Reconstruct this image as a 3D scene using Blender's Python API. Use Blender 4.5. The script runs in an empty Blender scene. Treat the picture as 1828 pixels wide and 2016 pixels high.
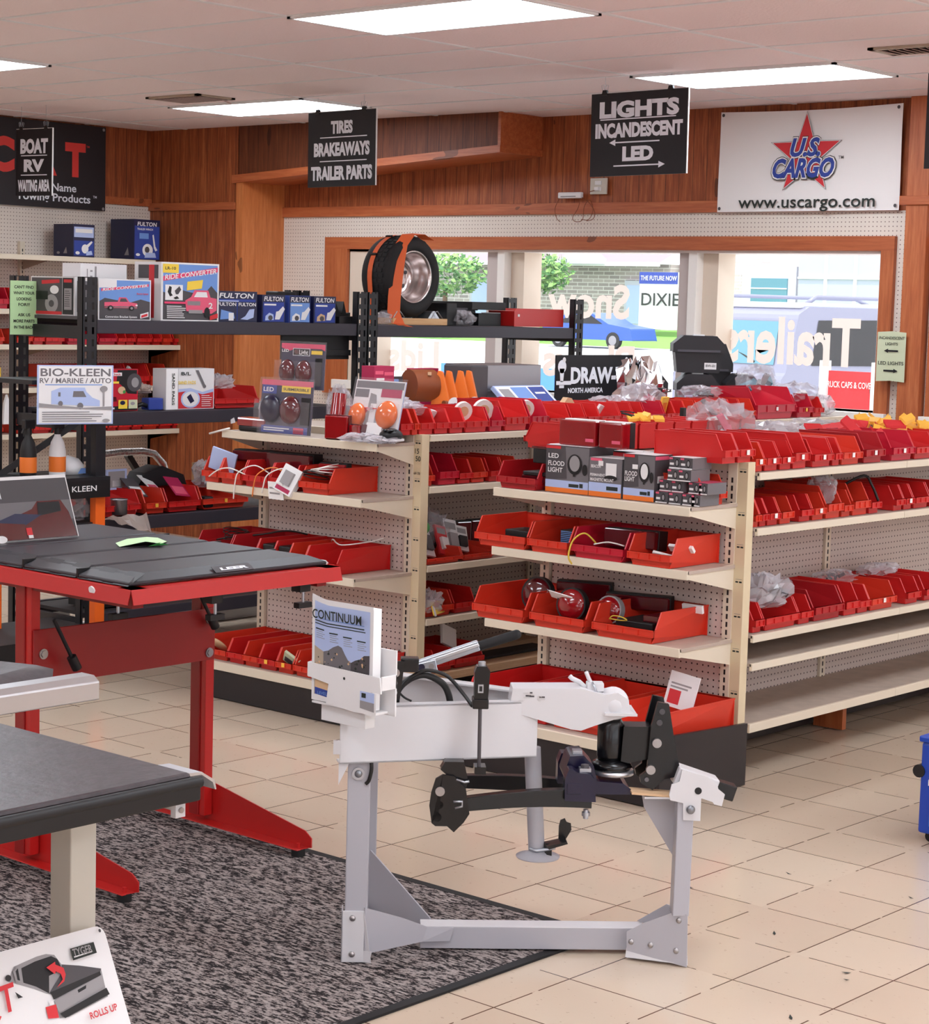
import bpy, math, random
from mathutils import Vector, Matrix
random.seed(7)
S = bpy.context.scene
COL = S.collection
PI = math.pi

# ------------------------------------------------------------------ camera, world, light, exposure
def make_camera():
    cd = bpy.data.cameras.new('camera'); cam = bpy.data.objects.new('camera', cd); COL.objects.link(cam)
    yaw, pitch, roll = math.radians(41.2023), math.radians(5.91998), math.radians(-1.57507)
    f = Vector((math.cos(yaw)*math.cos(pitch), math.sin(yaw)*math.cos(pitch), -math.sin(pitch)))
    r = Vector((math.sin(yaw), -math.cos(yaw), 0)); d = f.cross(r)
    r2 = math.cos(roll)*r + math.sin(roll)*d; d2 = -math.sin(roll)*r + math.cos(roll)*d
    M = Matrix((r2, -d2, -f)).transposed().to_4x4()
    M.translation = Vector((0, 0, 1.7489))
    cam.matrix_world = M
    cd.sensor_fit = 'VERTICAL'; cd.sensor_height = 24.0; cd.lens = 24.0*3941.6/2016.0
    cd.clip_start = 0.05; cd.clip_end = 500
    S.camera = cam
make_camera()
S.view_settings.view_transform = 'Standard'; S.view_settings.look = 'None'
S.view_settings.gamma = 1.0; S.view_settings.exposure = 0.45
try: S.view_settings.use_curve_mapping = False
except Exception: pass
S.cycles.use_denoising = True
S.cycles.max_bounces = 8; S.cycles.transparent_max_bounces = 16
PANEL_STRENGTH = 11.5      # fluorescent ceiling panels
SKY_STRENGTH = 2.1
w = bpy.data.worlds.new('world'); S.world = w; w.use_nodes = True
bgn = w.node_tree.nodes['Background']; bgn.inputs[0].default_value = (0.86, 0.93, 1.0, 1); bgn.inputs[1].default_value = SKY_STRENGTH
sl = bpy.data.lights.new('sun', 'SUN'); sl.energy = 3.0; sl.angle = math.radians(2); sl.color = (1.0, 0.96, 0.9)
so = bpy.data.objects.new('sun', sl); COL.objects.link(so)
so.rotation_euler = Vector((0.34, 0.16, -0.92)).to_track_quat('-Z', 'Y').to_euler(); so.location = (-5, 0, 20)

# ------------------------------------------------------------------ materials
def lin(c):
    c = c/255.0
    return c/12.92 if c <= 0.04045 else ((c+0.055)/1.055)**2.4
def L3(c): return (lin(c[0]), lin(c[1]), lin(c[2]), 1)
MATS = {}
def principled(name):
    m = bpy.data.materials.new(name); m.use_nodes = True
    return m, m.node_tree, m.node_tree.nodes['Principled BSDF']
def mat(name, rgb, rough=0.5, metal=0.0, spec=None, coat=0.0, noise=0.0, nscale=30, bump=0.0):
    if name in MATS: return MATS[name]
    m, nt, b = principled(name)
    b.inputs['Base Color'].default_value = L3(rgb); b.inputs['Roughness'].default_value = rough
    b.inputs['Metallic'].default_value = metal
    if spec is not None: b.inputs['Specular IOR Level'].default_value = spec
    if coat: b.inputs['Coat Weight'].default_value = coat; b.inputs['Coat Roughness'].default_value = 0.1
    if noise or bump:
        tc = nt.nodes.new('ShaderNodeTexCoord'); n = nt.nodes.new('ShaderNodeTexNoise')
        n.inputs['Scale'].default_value = nscale; n.inputs['Detail'].default_value = 4
        nt.links.new(tc.outputs['Object'], n.inputs['Vector'])
        if noise:
            r = nt.nodes.new('ShaderNodeMapRange'); r.inputs['To Min'].default_value = 1-noise; r.inputs['To Max'].default_value = 1+noise*0.4
            r.inputs['From Min'].default_value = 0.3; r.inputs['From Max'].default_value = 0.7
            nt.links.new(n.outputs['Fac'], r.inputs['Value'])
            mx = nt.nodes.new('ShaderNodeVectorMath'); mx.operation = 'SCALE'
            mx.inputs[0].default_value = L3(rgb)[:3]; nt.links.new(r.outputs['Result'], mx.inputs['Scale'])
            nt.links.new(mx.outputs['Vector'], b.inputs['Base Color'])
        if bump:
            bp = nt.nodes.new('ShaderNodeBump'); bp.inputs['Strength'].default_value = bump; bp.inputs['Distance'].default_value = 0.01
            nt.links.new(n.outputs['Fac'], bp.inputs['Height']); nt.links.new(bp.outputs['Normal'], b.inputs['Normal'])
    MATS[name] = m
    return m
def emit(name, rgb, strength):
    m = bpy.data.materials.new(name); m.use_nodes = True; nt = m.node_tree; nt.nodes.clear()
    e = nt.nodes.new('ShaderNodeEmission'); o = nt.nodes.new('ShaderNodeOutputMaterial')
    e.inputs[0].default_value = L3(rgb); e.inputs[1].default_value = strength
    nt.links.new(e.outputs[0], o.inputs[0]); MATS[name] = m; return m
def clear(name, rgb, alpha, rough=0.12):
    """clear film or pane: part see-through, part glossy sheet"""
    m, nt, b = principled(name)
    b.inputs['Base Color'].default_value = L3(rgb); b.inputs['Roughness'].default_value = rough
    t = nt.nodes.new('ShaderNodeBsdfTransparent'); mx = nt.nodes.new('ShaderNodeMixShader')
    mx.inputs[0].default_value = alpha
    nt.links.new(t.outputs[0], mx.inputs[1]); nt.links.new(b.outputs[0], mx.inputs[2])
    nt.links.new(mx.outputs[0], nt.nodes['Material Output'].inputs[0]); MATS[name] = m; return m
class NT:
    """tiny helper for node maths"""
    def __init__(s, m): s.nt = m.node_tree; s.n = s.nt.nodes
    def __call__(s, op, a, b=None, c=None):
        x = s.n.new('ShaderNodeMath'); x.operation = op
        for i, v in enumerate((a, b, c)):
            if v is None: continue
            if hasattr(v, 'links'): s.nt.links.new(v, x.inputs[i])
            else: x.inputs[i].default_value = v
        return x.outputs[0]
    def coords(s, kind='Object'):
        t = s.n.new('ShaderNodeTexCoord'); p = s.n.new('ShaderNodeSeparateXYZ')
        s.nt.links.new(t.outputs[kind], p.inputs[0]); return t.outputs[kind], p.outputs[0], p.outputs[1], p.outputs[2]
    def noise(s, vec, scale, detail=3, mscale=None, rot=None, rough=0.5):
        x = s.n.new('ShaderNodeTexNoise'); x.inputs['Scale'].default_value = scale; x.inputs['Detail'].default_value = detail
        x.inputs['Roughness'].default_value = rough
        if mscale:
            mp = s.n.new('ShaderNodeMapping'); mp.inputs['Scale'].default_value = mscale
            if rot: mp.inputs['Rotation'].default_value = rot
            s.nt.links.new(vec, mp.inputs[0]); vec = mp.outputs[0]
        s.nt.links.new(vec, x.inputs['Vector']); return x.outputs['Fac']
    def mix(s, f, a, b):
        x = s.n.new('ShaderNodeMix'); x.data_type = 'RGBA'
        for i, v in ((0, f), (6, a), (7, b)):
            if hasattr(v, 'links'): s.nt.links.new(v, x.inputs[i])
            else: x.inputs[i].default_value = v
        return x.outputs[2]
    def ramp(s, f, stops):
        x = s.n.new('ShaderNodeValToRGB'); e = x.color_ramp.elements
        while len(e) < len(stops): e.new(0.5)
        for k, (p, c) in enumerate(stops): e[k].position = p; e[k].color = L3(c)
        s.nt.links.new(f, x.inputs[0]); return x.outputs[0]
    def link(s, a, b): s.nt.links.new(a, b)
    def bump(s, h, strength, dist=0.01):
        x = s.n.new('ShaderNodeBump'); x.inputs['Strength'].default_value = strength; x.inputs['Distance'].default_value = dist
        s.nt.links.new(h, x.inputs['Height']); return x.outputs[0]

def pegboard(name, rgb, hole, axis, pitch=0.0254, r=0.0034):
    m, nt, b = principled(name); q = NT(m); v, x, y, z = q.coords()
    u = x if axis == 'x' else y
    fu = q('SUBTRACT', q('FRACT', q('DIVIDE', u, pitch)), 0.5); fz = q('SUBTRACT', q('FRACT', q('DIVIDE', z, pitch)), 0.5)
    d = q('SQRT', q('ADD', q('MULTIPLY', fu, fu), q('MULTIPLY', fz, fz)))
    h = q('LESS_THAN', d, r/pitch)
    nz = q.noise(v, 3.0)
    base = q.mix(nz, L3(rgb), L3([c*0.95 for c in rgb]))
    q.link(q.mix(h, base, L3(hole)), b.inputs['Base Color']); b.inputs['Roughness'].default_value = 0.55
    MATS[name] = m
pegboard('pegboard end', (226, 212, 204), (52, 34, 34), 'y')
pegboard('pegboard long', (214, 198, 190), (52, 30, 30), 'x')
pegboard('pegboard wall y', (232, 220, 208), (120, 98, 90), 'y')
pegboard('pegboard wall x', (232, 220, 208), (110, 88, 80), 'x')

def wood(name, c1, c2, c3, axis='z', groove=None, rough=0.45, knots=True):
    m, nt, b = principled(name); q = NT(m); v, x, y, z = q.coords()
    sc = {'z': (1, 1, 0.07), 'y': (1, 0.06, 1), 'x': (0.06, 1, 1)}[axis]
    n1 = q.noise(v, 30, 7, sc, rough=0.72); n2 = q.noise(v, 90, 3, sc)
    sc2 = {'z': (1, 1, 0.3), 'y': (1, 0.3, 1), 'x': (0.3, 1, 1)}[axis]
    n3 = q.noise(v, 7, 2, sc2)
    g = q('ADD', q('MULTIPLY', n1, 0.7), q('MULTIPLY', n2, 0.3))
    col = q.ramp(g, [(0.3, c1), (0.5, c2), (0.7, c3)])
    if knots:
        k = q('GREATER_THAN', n3, 0.70)
        col = q.mix(q('MULTIPLY', k, 0.6), col, L3([t*0.45 for t in c1]))
    if groove:
        for ax, comp in (('x', x), ('y', y)):
            if ax in groove[0]:
                f = q('FRACT', q('DIVIDE', comp, groove[1]))
                col = q.mix(q('MULTIPLY', q('LESS_THAN', f, groove[2]/groove[1]), 0.6), col, L3([t*0.35 for t in c1]))
    q.link(col, b.inputs['Base Color']); b.inputs['Roughness'].default_value = rough
    MATS[name] = m
wood('paneling', (104, 46, 22), (154, 78, 40), (196, 116, 66), 'z', ('xy', 0.10, 0.005), 0.6)
wood('trim wood', (150, 72, 38), (178, 94, 54), (196, 116, 70), 'y', None, 0.45)
wood('post wood', (150, 76, 40), (180, 98, 56), (200, 122, 76), 'z', None, 0.45)
wood('jamb wood', (168, 88, 42), (198, 116, 62), (214, 138, 84), 'z', None, 0.5)
wood('pale wood', (176, 138, 106), (196, 160, 126), (212, 180, 146), 'x', None, 0.6, False)
wood('pine', (190, 140, 92), (206, 160, 112), (222, 182, 136), 'x', None, 0.6, False)

def make_floor_mat():
    m, nt, b = principled('vinyl tile'); q = NT(m); v, x, y, z = q.coords()
    T = 0.3048; ox, oy = 4.0317, 3.7299
    tx = q('DIVIDE', q('SUBTRACT', x, ox), T); ty = q('DIVIDE', q('SUBTRACT', y, oy), T)
    fx = q('FRACT', tx); fy = q('FRACT', ty)
    gx = q('MINIMUM', fx, q('SUBTRACT', 1.0, fx)); gy = q('MINIMUM', fy, q('SUBTRACT', 1.0, fy))
    g = q('MINIMUM', gx, gy)
    broken = q.noise(v, 6, 3)
    line = q('MULTIPLY', q('LESS_THAN', g, 0.0075), q('GREATER_THAN', broken, 0.40))
    cell = nt.nodes.new('ShaderNodeCombineXYZ'); q.link(q('FLOOR', tx), cell.inputs[0]); q.link(q('FLOOR', ty), cell.inputs[1])
    wn = nt.nodes.new('ShaderNodeTexWhiteNoise'); q.link(cell.outputs[0], wn.inputs['Vector'])
    base = q.mix(wn.outputs['Value'], L3((212, 194, 174)), L3((203, 183, 163)))
    sp = q.noise(v, 75, 2, (1, .6, 1))
    base = q.mix(q('MULTIPLY', q('GREATER_THAN', sp, 0.70), 0.32), base, L3((128, 104, 86)))
    sp2 = q.noise(v, 110, 2)
    base = q.mix(q('MULTIPLY', q('LESS_THAN', sp2, 0.30), 0.0), base, L3((236, 224, 208)))
    dirt = q.noise(v, 1.3, 4)
    base = q.mix(q('MULTIPLY', dirt, 0.15), base, L3((176, 152, 132)))
    col = q.mix(line, base, L3((96, 72, 58)))
    q.link(col, b.inputs['Base Color'])
    rr = q.noise(v, 5, 3); r2 = q('ADD', 0.09, q('MULTIPLY', rr, 0.12)); q.link(r2, b.inputs['Roughness'])
    MATS['vinyl tile'] = m
make_floor_mat()
def make_ceiling_mat():
    m, nt, b = principled('ceiling tile'); q = NT(m); v, x, y, z = q.coords()
    n = q.noise(v, 70, 2); pits = q('GREATER_THAN', n, 0.72)
    n2 = q.noise(v, 260, 2)
    col = q.mix(q('MULTIPLY', pits, 0.35), L3((246, 230, 230)), L3((170, 146, 146)))
    col = q.mix(q('MULTIPLY', n2, 0.3), col, L3((230, 206, 208)))
    q.link(col, b.inputs['Base Color']); b.inputs['Roughness'].default_value = 0.9
    q.link(q.bump(n, 0.3), b.inputs['Normal']); MATS['ceiling tile'] = m
make_ceiling_mat()
def make_carpet():
    m, nt, b = principled('carpet'); q = NT(m); v, x, y, z = q.coords()
    n = q.noise(v, 80, 3, (1.6, 0.5, 1), (0, 0, 0.1), 0.6)
    n2 = q.noise(v, 170, 2)
    f = q('ADD', q('MULTIPLY', n, 0.8), q('MULTIPLY', n2, 0.2))
    q.link(q.ramp(f, [(0.41, (40, 36, 37)), (0.47, (62, 56, 57)), (0.51, (136, 126, 124)), (0.62, (170, 158, 154))]), b.inputs['Base Color'])
    b.inputs['Roughness'].default_value = 0.95; b.inputs['Specular IOR Level'].default_value = 0.1
    q.link(q.bump(f, 0.7, 0.01), b.inputs['Normal']); MATS['carpet'] = m
make_carpet()
def stone(name, c1, c2, cm, sx, sz):
    m, nt, b = principled(name); q = NT(m); v, x, y, z = q.coords()
    cb = nt.nodes.new('ShaderNodeCombineXYZ'); q.link(y, cb.inputs[0]); q.link(z, cb.inputs[1])
    br = nt.nodes.new('ShaderNodeTexBrick'); q.link(cb.outputs[0], br.inputs['Vector'])
    br.inputs['Color1'].default_value = L3(c1); br.inputs['Color2'].default_value = L3(c2); br.inputs['Mortar'].default_value = L3(cm)
    br.inputs['Scale'].default_value = 1.0; br.inputs['Brick Width'].default_value = sx; br.inputs['Row Height'].default_value = sz
    br.inputs['Mortar Size'].default_value = 0.02
    q.link(br.outputs['Color'], b.inputs['Base Color']); b.inputs['Roughness'].default_value = 0.9; MATS[name] = m
stone('ledge stone', (186, 172, 170), (150, 138, 140), (214, 206, 206), 0.6, 0.17); stone('white brick', (196, 188, 184), (172, 162, 160), (214, 210, 208), 0.5, 0.14)

for a in [('cream metal', (226, 213, 192), .45), ('cream strip', (222, 204, 170), .45), ('cream dull', (176, 160, 142), .55),
          ('kick black', (32, 28, 32), .45), ('slot dark', (30, 24, 24), .6), ('bin red', (206, 34, 34), .38), ('bin orange', (216, 56, 36), .38),
          ('bin crimson', (196, 26, 50), .38), ('bin dark', (176, 26, 34), .4), ('sticker white', (245, 240, 238), .5), ('sticker yellow', (250, 190, 70), .5),
          ('rack black', (26, 25, 30), .45), ('rack beam', (50, 46, 56), .5), ('rack deck', (52, 46, 46), .7), ('rack orange', (240, 104, 30), .45),
          ('white', (232, 230, 231), .5), ('paper', (246, 244, 244), .6), ('grey', (150, 146, 148), .5), ('dark grey', (74, 70, 74), .5), ('mid grey', (112, 108, 112), .5),
          ('black', (14, 13, 16), .5), ('soft black', (24, 22, 26), .6), ('sign black', (24, 23, 28), .55), ('sign white', (236, 238, 246), .6),
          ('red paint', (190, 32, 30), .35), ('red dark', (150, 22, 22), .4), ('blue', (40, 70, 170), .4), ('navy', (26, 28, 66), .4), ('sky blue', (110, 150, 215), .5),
          ('pale blue', (176, 192, 232), .5), ('pink', (226, 90, 120), .5), ('hot pink', (228, 66, 110), .5), ('yellow', (244, 208, 70), .5), ('orange', (236, 120, 40), .5),
          ('strap orange', (224, 100, 48), .65), ('green', (60, 150, 70), .5), ('mint paper', (196, 232, 176), .6), ('sage paper', (202, 208, 176), .6), ('ink', (38, 44, 40), .7),
          ('brown', (132, 66, 30), .5), ('tan', (214, 178, 140), .6), ('cardboard', (188, 146, 104), .7), ('magenta', (176, 32, 80), .5), ('teal', (84, 132, 148), .5),
          ('banner white', (238, 232, 230), .6), ('banner black', (28, 24, 30), .55), ('usred', (206, 44, 52), .6), ('usblue', (44, 66, 150), .6), ('curt red', (222, 60, 54), .6),
          ('stand white', (212, 210, 213), .3), ('stand grey', (176, 174, 181), .35), ('hitch black', (10, 9, 12), .25), ('hitch navy', (24, 20, 48), .28),
          ('wire white', (235, 230, 225), .5), ('wire orange', (230, 130, 60), .5), ('wire yellow', (222, 190, 70), .5), ('wire black', (20, 18, 18), .5), ('wire blue', (60, 80, 190), .5),
          ('rubber', (20, 18, 20), .75), ('cover black', (42, 38, 44), .4), ('cover edge', (30, 29, 35), .38), ('vinyl black', (66, 58, 62), .34), ('grey post', (138, 132, 140), .5),
          ('beige post', (204, 198, 186), .5), ('door white', (240, 240, 240), .5), ('sill white', (244, 238, 232), .5), ('mullion grey', (200, 186, 182), .6),
          ('mullion tan', (222, 204, 186), .6), ('outdoor lot', (214, 212, 210), .9), ('road', (190, 190, 194), .9), ('grass', (120, 170, 80), .9), ('roof shingle', (150, 130, 140), .9),
          ('siding', (190, 190, 204), .8), ('car blue', (46, 84, 160), .3), ('suv grey', (126, 126, 146), .25), ('suv roof', (206, 208, 222), .2), ('tire black', (30, 28, 30), .7),
          ('garage door', (168, 172, 190), .7), ('bark', (110, 84, 66), .9), ('flower pink', (214, 120, 150), .9), ('blue bin', (24, 66, 170), .35), ('light blue', (70, 130, 215), .35),
          ('glove grey', (120, 118, 126), .6), ('sticker red', (214, 40, 48), .5), ('battery black', (30, 29, 34), .45), ('battery edge', (70, 68, 76), .4), ('vent brown', (196, 168, 160), .5)]:
    mat(*a)
MATS.pop('vinyl black'); mat('vinyl black', (70, 62, 66), .36, noise=.35, nscale=38, bump=.12)
mat('aluminium', (205, 205, 208), .32, .85); mat('chrome', (225, 225, 228), .12, 1.0); mat('zinc', (186, 190, 198), .3, .9); mat('steel', (150, 146, 150), .35, .8)
mat('rim metal', (214, 204, 202), .22, .9); mat('bolt', (170, 166, 166), .3, .9); mat('diamond plate', (210, 205, 202), .25, .9, bump=.6, nscale=90)
mat('red lens', (142, 12, 22), .1, coat=.8); mat('dark lens', (84, 8, 20), .1, coat=.8); mat('amber lens', (226, 104, 36), .15, coat=.6); mat('white lens', (236, 234, 236), .15)
mat('shelf top', (190, 172, 158), .6, noise=.12, nscale=14); mat('crinkle', (150, 145, 150), .5, bump=.5, nscale=60); mat('leaf light', (130, 170, 96), .8); mat('leaf dark', (70, 116, 66), .8)
def translucent(name, rgb):
    m, nt, b = principled(name); b.inputs['Base Color'].default_value = L3(rgb); b.inputs['Roughness'].default_value = .7
    t = nt.nodes.new('ShaderNodeBsdfTranslucent'); t.inputs[0].default_value = L3(rgb); mx = nt.nodes.new('ShaderNodeMixShader'); mx.inputs[0].default_value = .5
    nt.links.new(b.outputs[0], mx.inputs[1]); nt.links.new(t.outputs[0], mx.inputs[2]); nt.links.new(mx.outputs[0], nt.nodes['Material Output'].inputs[0]); MATS[name] = m
translucent('window decal', (226, 208, 198))
emit('light panel', (236, 246, 255), PANEL_STRENGTH)
clear('film', (205, 200, 206), .26, .05); clear('film milky', (214, 208, 214), .42, .1); clear('glass', (255, 255, 255), .03, .03); clear('blister', (238, 232, 238), .06, .04)
clear('bag brown', (190, 170, 160), .7, .3)

# ------------------------------------------------------------------ mesh builder
def V(*a): return Vector(a)
_TX = {}
def text_geo(body, bold=0.0, shear=0.0):
    k = (body, bold, shear)
    if k in _TX: return _TX[k]
    cu = bpy.data.curves.new('t', 'FONT'); cu.body = body; cu.size = 1.0; cu.offset = bold; cu.shear = shear
    cu.align_x = 'LEFT'; cu.resolution_u = 3; cu.fill_mode = 'FRONT'
    ob = bpy.data.objects.new('t', cu); COL.objects.link(ob)
    dg = bpy.context.evaluated_depsgraph_get()
    me = bpy.data.meshes.new_from_object(ob.evaluated_get(dg))
    vs = [(v.co.x, v.co.y) for v in me.vertices]; fs = [tuple(p.vertices) for p in me.polygons]
    bpy.data.objects.remove(ob); bpy.data.curves.remove(cu); bpy.data.meshes.remove(me)
    if not vs: vs = [(0, 0)]
    x0 = min(v[0] for v in vs); x1 = max(v[0] for v in vs); y0 = min(v[1] for v in vs); y1 = max(v[1] for v in vs)
    _TX[k] = (vs, fs, x0, x1, y0, y1); return _TX[k]

WLOC = {}
class MB:
    def __init__(s): s.v = []; s.f = []; s.m = []; s.xf = None; s.smooth = []
    def add(s, vs, fs, m, smooth=False):
        o = len(s.v)
        for p in vs:
            p = Vector(p); s.v.append(s.xf @ p if s.xf else p)
        for f in fs: s.f.append(tuple(i+o for i in f)); s.m.append(m); s.smooth.append(smooth)
        return s
    def box(s, x0, y0, z0, x1, y1, z1, m):
        if x0 > x1: x0, x1 = x1, x0
        if y0 > y1: y0, y1 = y1, y0
        if z0 > z1: z0, z1 = z1, z0
        return s.add([(x0,y0,z0),(x1,y0,z0),(x1,y1,z0),(x0,y1,z0),(x0,y0,z1),(x1,y0,z1),(x1,y1,z1),(x0,y1,z1)],
                     [(0,3,2,1),(4,5,6,7),(0,1,5,4),(1,2,6,5),(2,3,7,6),(3,0,4,7)], m)
    def obox(s, c, a, b, h, m):
        """box at centre c with half-vectors a, b, h"""
        c, a, b, h = Vector(c), Vector(a), Vector(b), Vector(h)
        vs = [c-a-b-h, c+a-b-h, c+a+b-h, c-a+b-h, c-a-b+h, c+a-b+h, c+a+b+h, c-a+b+h]
        return s.add(vs, [(0,3,2,1),(4,5,6,7),(0,1,5,4),(1,2,6,5),(2,3,7,6),(3,0,4,7)], m)
    def bar(s, p0, p1, wd, ht, m, up=(0, 0, 1)):
        p0, p1 = Vector(p0), Vector(p1); d = (p1-p0); n = d.normalized(); u = Vector(up)
        if abs(n.dot(u)) > 0.99: u = Vector((1, 0, 0))
        sd = n.cross(u).normalized(); u2 = sd.cross(n)
        return s.obox((p0+p1)/2, d/2, sd*wd/2, u2*ht/2, m)
    def cyl(s, p0, p1, r, m, n=16, r2=None, caps=True, smooth=True):
        p0, p1 = Vector(p0), Vector(p1); d = (p1-p0).normalized(); u = Vector((0, 0, 1)) if abs(d.z) < .9 else Vector((1, 0, 0))
        a = d.cross(u).normalized(); b = a.cross(d); r2 = r if r2 is None else r2
        vs = []
        for p, rr in ((p0, r), (p1, r2)):
            for k in range(n):
                t = 2*PI*k/n; vs.append(p+a*rr*math.cos(t)+b*rr*math.sin(t))
        s.add(vs, [(k, (k+1) % n, n+(k+1) % n, n+k) for k in range(n)], m, smooth)
        if caps: s.add(vs[:n], [tuple(range(n))[::-1]], m); s.add(vs[n:], [tuple(range(n))], m)
        return s
    def tube(s, pts, r, m, n=6, closed=False):
        pts = [Vector(p) for p in pts]; N = len(pts); vs = []; pa = None
        for i, p in enumerate(pts):
            q0 = pts[(i-1) % N] if (i or closed) else p; q1 = pts[(i+1) % N] if (i < N-1 or closed) else p
            d = (q1-q0).normalized() if (q1-q0).length > 1e-9 else Vector((1, 0, 0))
            if pa is None:
                u = Vector((0, 0, 1)) if abs(d.z) < .9 else Vector((1, 0, 0)); a = d.cross(u).normalized()
            else:
                a = (pa - d*pa.dot(d)); a = a.normalized() if a.length > 1e-6 else d.orthogonal().normalized()
            pa = a; b = a.cross(d)
            for k in range(n):
                t = 2*PI*k/n; vs.append(p+a*r*math.cos(t)+b*r*math.sin(t))
        fs = []
        for i in range(N if closed else N-1):
            j = (i+1) % N
            for k in range(n): fs.append((i*n+k, i*n+(k+1) % n, j*n+(k+1) % n, j*n+k))
        if not closed: fs += [tuple(range(n))[::-1], tuple((N-1)*n+k for k in range(n))]
        return s.add(vs, fs, m, True)
    def prism(s, poly, O, U, W, depth, m, m2=None):
        """polygon in the (U,W) plane at O pushed by depth along U x W"""
        O, U, W = Vector(O), Vector(U), Vector(W); N = U.cross(W).normalized()*depth; n = len(poly)
        vs = [O+U*a+W*b for a, b in poly]; vs += [v+N for v in vs]
        s.add(vs, [tuple(range(n))[::-1], tuple(range(n, 2*n))], m)
        return s.add(vs, [(k, (k+1) % n, n+(k+1) % n, n+k) for k in range(n)], m2 or m)
    def poly(s, pts, m): return s.add(pts, [tuple(range(len(pts)))], m)
    def flat(s, poly, O, U, W, m, lift=0.0):
        O, U, W = Vector(O), Vector(U), Vector(W); N = U.cross(W).normalized()*lift
        return s.poly([O+U*a+W*b+N for a, b in poly], m)
    def lathe(s, prof, O, A, m, n=24, smooth=True, ang=2*PI):
        O, A = Vector(O), Vector(A).normalized(); u = Vector((0, 0, 1)) if abs(A.z) < .9 else Vector((1, 0, 0))
        a = A.cross(u).normalized(); b = a.cross(A); vs = []
        for r, h in prof:
            for k in range(n):
                t = ang*k/n; vs.append(O+A*h+a*r*math.cos(t)+b*r*math.sin(t))
        fs = [(i*n+k, i*n+(k+1) % n, (i+1)*n+(k+1) % n, (i+1)*n+k) for i in range(len(prof)-1) for k in range(n)]
        return s.add(vs, fs, m, smooth)
    def ell(s, c, r, m, nu=16, nv=10, rot=None, half=False):
        c = Vector(c); vs = []; v0 = 0 if not half else nv//2
        for i in range(nv+1):
            t = -PI/2+PI*i/nv
            for k in range(nu):
                p = 2*PI*k/nu; q = Vector((r[0]*math.cos(t)*math.cos(p), r[1]*math.cos(t)*math.sin(p), r[2]*math.sin(t)))
                vs.append(c+(rot @ q if rot else q))
        return s.add(vs, [(i*nu+k, i*nu+(k+1) % nu, (i+1)*nu+(k+1) % nu, (i+1)*nu+k) for i in range(v0, nv) for k in range(nu)], m, True)
    def text(s, body, O, U, W, h, m, align='C', w=None, bold=0.01, shear=0.0, lift=0.0006):
        vs, fs, x0, x1, y0, y1 = text_geo(body, bold, shear)
        O, U, W = Vector(O), Vector(U).normalized(), Vector(W).normalized(); N = U.cross(W)*lift
        sc = h/0.72; sx = sc if w is None else w/max(1e-6, x1-x0)
        ax = {'C': (x0+x1)/2, 'L': x0, 'R': x1}[align]
        return s.add([O+U*((x-ax)*sx)+W*(y*sc-h/2)+N for x, y in vs], fs, m)
    def mesh(s, name, off=(0, 0, 0)):
        me = bpy.data.meshes.new(name); off = Vector(off)
        me.from_pydata([tuple(v-off) for v in s.v], [], s.f)
        names = []
        for x in s.m:
            if x not in names: names.append(x)
        for x in names: me.materials.append(MATS[x])
        idx = {x: i for i, x in enumerate(names)}
        me.polygons.foreach_set('material_index', [idx[x] for x in s.m])
        me.polygons.foreach_set('use_smooth', s.smooth); me.update()
        return me
    def build(s, name, parent=None, label=None, cat=None, group=None, kind=None, bevel=0.0, loc=None, rotz=0.0):
        if parent is not None: off = WLOC[parent.name]
        elif loc is not None: off = Vector((0, 0, 0))
        else:
            xs = [v.x for v in s.v]; ys = [v.y for v in s.v]; off = Vector(((min(xs)+max(xs))/2, (min(ys)+max(ys))/2, min(v.z for v in s.v)))
        me = s.mesh(name, off); ob = bpy.data.objects.new(name, me); COL.objects.link(ob)
        if parent is not None: ob.parent = parent; WLOC[ob.name] = off
        elif loc is not None: ob.location = loc; ob.rotation_euler = (0, 0, rotz); WLOC[ob.name] = Vector((0, 0, 0))
        else: ob.location = off; WLOC[ob.name] = off
        if kind: ob['kind'] = kind
        tagp(ob, label, cat, group)
        if bevel:
            b = ob.modifiers.new('bevel', 'BEVEL'); b.width = bevel; b.segments = 2; b.limit_method = 'ANGLE'; b.angle_limit = math.radians(40)
        return ob
def tagp(o, label=None, cat=None, group=None):
    if label: o['label'] = label
    if cat: o['category'] = cat
    if group: o['group'] = group
def thing(name, label, cat, loc, group=None):
    o = bpy.data.objects.new(name, None); COL.objects.link(o); o.location = loc; o.empty_display_size = 0.1
    WLOC[o.name] = Vector(loc); tagp(o, label, cat, group); return o
def one(name, mb, label, cat, group=None, bevel=0.0): return mb.build(name, None, label, cat, group, None, bevel)
def struct(name, mb, bevel=0.0): return mb.build(name, kind='structure', bevel=bevel)
ORD = ['', 'first', 'second', 'third', 'fourth', 'fifth', 'sixth', 'seventh', 'eighth', 'ninth', 'tenth', 'eleventh', 'twelfth', 'thirteenth', 'fourteenth', 'fifteenth',
       'sixteenth', 'seventeenth', 'eighteenth', 'nineteenth', 'twentieth', 'twenty-first', 'twenty-second', 'twenty-third', 'twenty-fourth', 'twenty-fifth', 'twenty-sixth', 'twenty-seventh', 'twenty-eighth']
EX, EY, EZ = V(1, 0, 0), V(0, 1, 0), V(0, 0, 1)
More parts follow.
